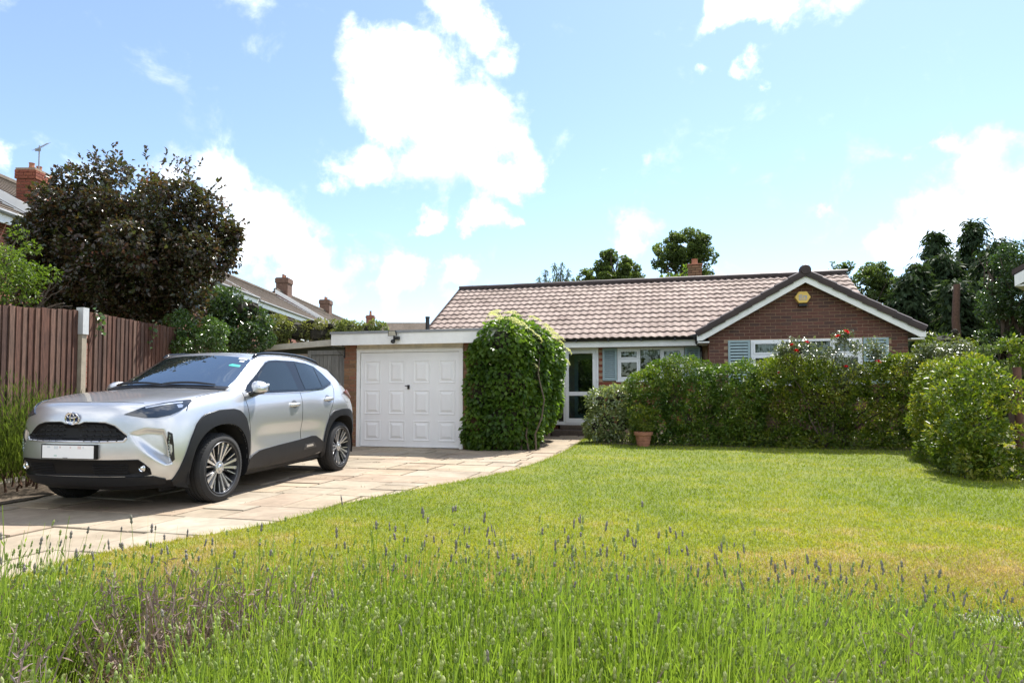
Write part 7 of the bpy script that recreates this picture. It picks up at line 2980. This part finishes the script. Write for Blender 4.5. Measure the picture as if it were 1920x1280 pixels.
def build_lavender():
    rs = np.random.RandomState(17)
    # plants of the border: centre x, y, radius, height of the flowering stems
    plants = []
    for (y, x0, x1, st_) in ((2.02, -2.0, 1.75, .42), (1.66, -1.75, 1.62, .40), (1.32, -1.5, 1.5, .40), (1.0, -1.2, 1.2, .42)):
        x = x0
        while x < x1:
            H = float(np.interp(x, [-2, -1.3, -.5, .3, .8, 1.3, 1.7], [.51, .52, .55, .55, .46, .38, .31])) * rs.uniform(.95, 1.06)
            H = H if y > 1.5 else H * (.98 if x < .9 else 1.05)
            plants.append((x + rs.uniform(-.06, .06), y + rs.uniform(-.06, .06), .34, H))
            x += st_ * rs.uniform(.9, 1.1)
    bare = [(-1.08, 1.96, .20), (-.84, 1.94, .12), (-1.08, 1.7, .15), (.62, 1.25, .12), (-.60, 2.0, .10), (.15, 1.2, .1), (-1.2, 1.5, .10)]
    bed = MB()
    ring = [(-2.85, .4), (-2.7, 2.1), (-2.3, 2.5), (-1.0, 2.52), (.3, 2.52), (1.3, 2.4), (1.9, 2.3), (2.2, 2.0), (2.2, .4)]
    bed.add([(x, y, .034) for x, y in ring], [tuple(range(len(ring)))])
    bed.build('lavender_bed', M['soil'], kind='structure')
    stems, leaves, heads, dry, straw, pale = [], [], [], [], [], []
    for pi_, (cx, cy, R_, H) in enumerate(plants):
        n = 1500
        a = rs.uniform(0, 2 * pi, n); r = np.sqrt(rs.rand(n))
        base = np.stack([cx + np.cos(a) * r * R_ * .75, cy + np.sin(a) * r * R_ * .75, np.full(n, .03)], 1)
        base[:, :2] += rs.normal(0, .03, (n, 2))
        hh = H * (1 - .36 * r ** 2) * np.clip(rs.normal(.84, .15, n), .35, 1.28)
        low = np.exp(-((base[:, 0] + .92) / .26) ** 2) * (base[:, 1] > 1.15) * (base[:, 1] < 1.9)
        hh = hh * (1 - .30 * low)
        outw = np.stack([np.cos(a) * r, np.sin(a) * r], 1)
        tip = base + np.stack([outw[:, 0] * .14 + rs.normal(0, .035, n), outw[:, 1] * .14 + rs.normal(0, .035, n), hh], 1)
        bend = np.stack([rs.normal(.012, .03, n), rs.normal(0, .03, n), -np.abs(rs.normal(0, .01, n))], 1)
        kill = np.zeros(n, bool)
        for (bx, by, br) in bare:
            kill |= ((base[:, 0] - bx) ** 2 + (base[:, 1] - by) ** 2 < br * br) & (rs.rand(n) < .93)
        base, tip, bend, hh = base[~kill], tip[~kill], bend[~kill], hh[~kill]
        n = len(base)
        V, F, T1 = ribbon(base, tip, bend, rs.uniform(.0012, .0020, n), rs, 4)
        stems.append((V, F))
        D = unit(tip - base + bend * 2)
        hv = rs.rand(n) < .34
        tall = (rs.rand(n) < .05)
        gv = hv & (rs.rand(n) < (.05 if cy > 1.9 else .02))
        heads.append(buds(T1[gv] - D[gv] * .004, D[gv], rs, .0037, .024))
        hv &= ~gv
        pale.append(buds(T1[hv] - D[hv] * .004, D[hv], rs, .0036, .020))
        # a second little whorl lower on the stem
        lw = hv & (rs.rand(n) < .3)
        pale.append(buds(T1[lw] - D[lw] * .05, D[lw], rs, .003, .012))
        # linear leaves, dense in the lower two thirds
        for rep in range(5):
            t = rs.uniform(.12, .80, n)[:, None] if rep < 4 else rs.uniform(.5, .9, n)[:, None]
            q = base + (tip - base) * t + bend * t * t
            az = rs.uniform(0, 2 * pi, n)
            d = unit(np.stack([np.cos(az) * .55, np.sin(az) * .55, rs.uniform(.5, 1.2, n)], 1))
            L_ = rs.uniform(.028, .060, n)[:, None]
            s = unit(np.cross(d, rs.normal(0, 1, (n, 3)))) * rs.uniform(.0016, .0030, n)[:, None]
            V = np.empty((n, 4, 3))
            V[:, 0] = q; V[:, 1] = q + d * L_ * .5 + s; V[:, 2] = q + d * L_ + np.array([0, 0, -.004]); V[:, 3] = q + d * L_ * .5 - s
            b = np.arange(n)[:, None] * 4
            leaves.append((V.reshape(-1, 3), np.concatenate([b + np.array([[0, 1, 2]]), b + np.array([[0, 2, 3]])], 1).reshape(-1, 3)))
    # tall flowering stems along the back edge
    k = 170
    x = np.where(rs.rand(k) < .25, rs.uniform(-1.9, -.5, k), rs.uniform(-.5, 1.65, k))
    yb = 2.0 + rs.normal(0, .12, k)
    H = np.interp(x, [-2, -1.3, -.5, -.1, .3, .8, 1.3, 1.7], [.55, .53, .58, .60, .57, .50, .43, .36]) * np.clip(rs.normal(.97, .07, k), .7, 1.2)
    base = np.stack([x, yb, np.full(k, .03)], 1)
    tip = base + np.stack([rs.normal(.01, .05, k), rs.normal(0.02, .05, k), H], 1)
    bend = np.stack([rs.normal(0, .025, k), rs.normal(0, .02, k), np.zeros(k)], 1)
    V, F, T1 = ribbon(base, tip, bend, np.full(k, .0012), rs, 4)
    stems.append((V, F))
    D = unit(tip - base + bend * 2)
    heads.append(buds(T1 - D * .004, D, rs, .0038, .028))
    lw = rs.rand(k) < .35
    heads.append(buds(T1[lw] - D[lw] * .05, D[lw], rs, .004, .014))
    # dead woody patches: brown twigs with grey leaf tufts, straw beneath
    for (cx, cy, R_, cnt) in ((-1.08, 1.97, .20, 150), (-.84, 1.95, .13, 70), (-.60, 2.02, .10, 36), (-1.2, 1.52, .12, 30), (-1.4, 1.8, .10, 24), (.62, 1.28, .16, 36), (.15, 1.2, .14, 26), (-.4, 1.25, .12, 20), (.95, 1.5, .12, 18)):
        a = rs.uniform(0, 2 * pi, cnt); r = np.sqrt(rs.rand(cnt)) * R_
        b0 = np.stack([cx + np.cos(a) * r * .5, cy + np.sin(a) * r * .5, np.full(cnt, .02)], 1)
        t0 = np.stack([cx + np.cos(a) * r * 1.2, cy + np.sin(a) * r * 1.2, rs.uniform(.26, .50, cnt)], 1)
        bd = rs.normal(0, .04, (cnt, 3)) * np.array([1, 1, .3])
        V, F, T1 = ribbon(b0, t0, bd, rs.uniform(.002, .0045, cnt), rs, 4)
        dry.append((V, F))
        for q in range(16):
            t = rs.uniform(.45, 1, cnt)[:, None]
            p = b0 + (t0 - b0) * t + bd * t * t
            d = unit(rs.normal(0, 1, (cnt, 3)) + np.array([0, 0, .8]))
            dry.append(leaf_geo(p, d, .032, .17, rs, 0, .3, .4))
        m_ = int(cnt * 7)
        a = rs.uniform(0, 2 * pi, m_); r = np.sqrt(rs.rand(m_)) * R_ * 1.15
        p = np.stack([cx + np.cos(a) * r, cy + np.sin(a) * r, rs.uniform(.03, .26, m_)], 1)
        e = p + unit(np.stack([rs.normal(.3, .6, m_), rs.normal(0, .6, m_), rs.uniform(.1, .9, m_)], 1)) * rs.uniform(.05, .16, m_)[:, None]
        V, F, _ = ribbon(p, e, np.zeros((m_, 3)), np.full(m_, .0014), rs, 2)
        straw.append((V, F))
    # straw in the dry band between the border and the lawn
    m_ = 9000
    x = rs.uniform(-2.2, 3.4, m_)
    y = rs.uniform(2.3, 3.9, m_) + rs.normal(0, .15, m_)
    k_ = x > -2.6 + (y - 3) * .5
    x, y = x[k_], y[k_]
    m_ = len(x)
    p = np.stack([x, y, np.full(m_, .03)], 1)
    e = p + np.stack([rs.normal(0, .04, m_), rs.normal(0, .04, m_), rs.uniform(.015, .075, m_)], 1)
    V, F, _ = ribbon(p, e, np.zeros((m_, 3)), np.full(m_, .0013), rs, 2)
    straw.append((V, F))
    root = empty('lavender_border', (0, 2.4, 0), 0, 'border of green lavender stems with grey buds along the front of the lawn', 'lavender')
    off = np.array([0, 2.4, 0])
    for name, parts, m in (('stems', stems, 'stem_lav'), ('leaves', leaves, 'leaf_lav'), ('flower_spikes', heads, 'flower_lav'), ('green_spikes', pale, 'flower_pale'), ('dead_twigs', dry, 'dry_lav'), ('straw', straw, 'straw')):
        V, F = merge(parts)
        link(name, np_mesh(name, V - off, F, M[m]), root, kind='stuff')


build_lavender()
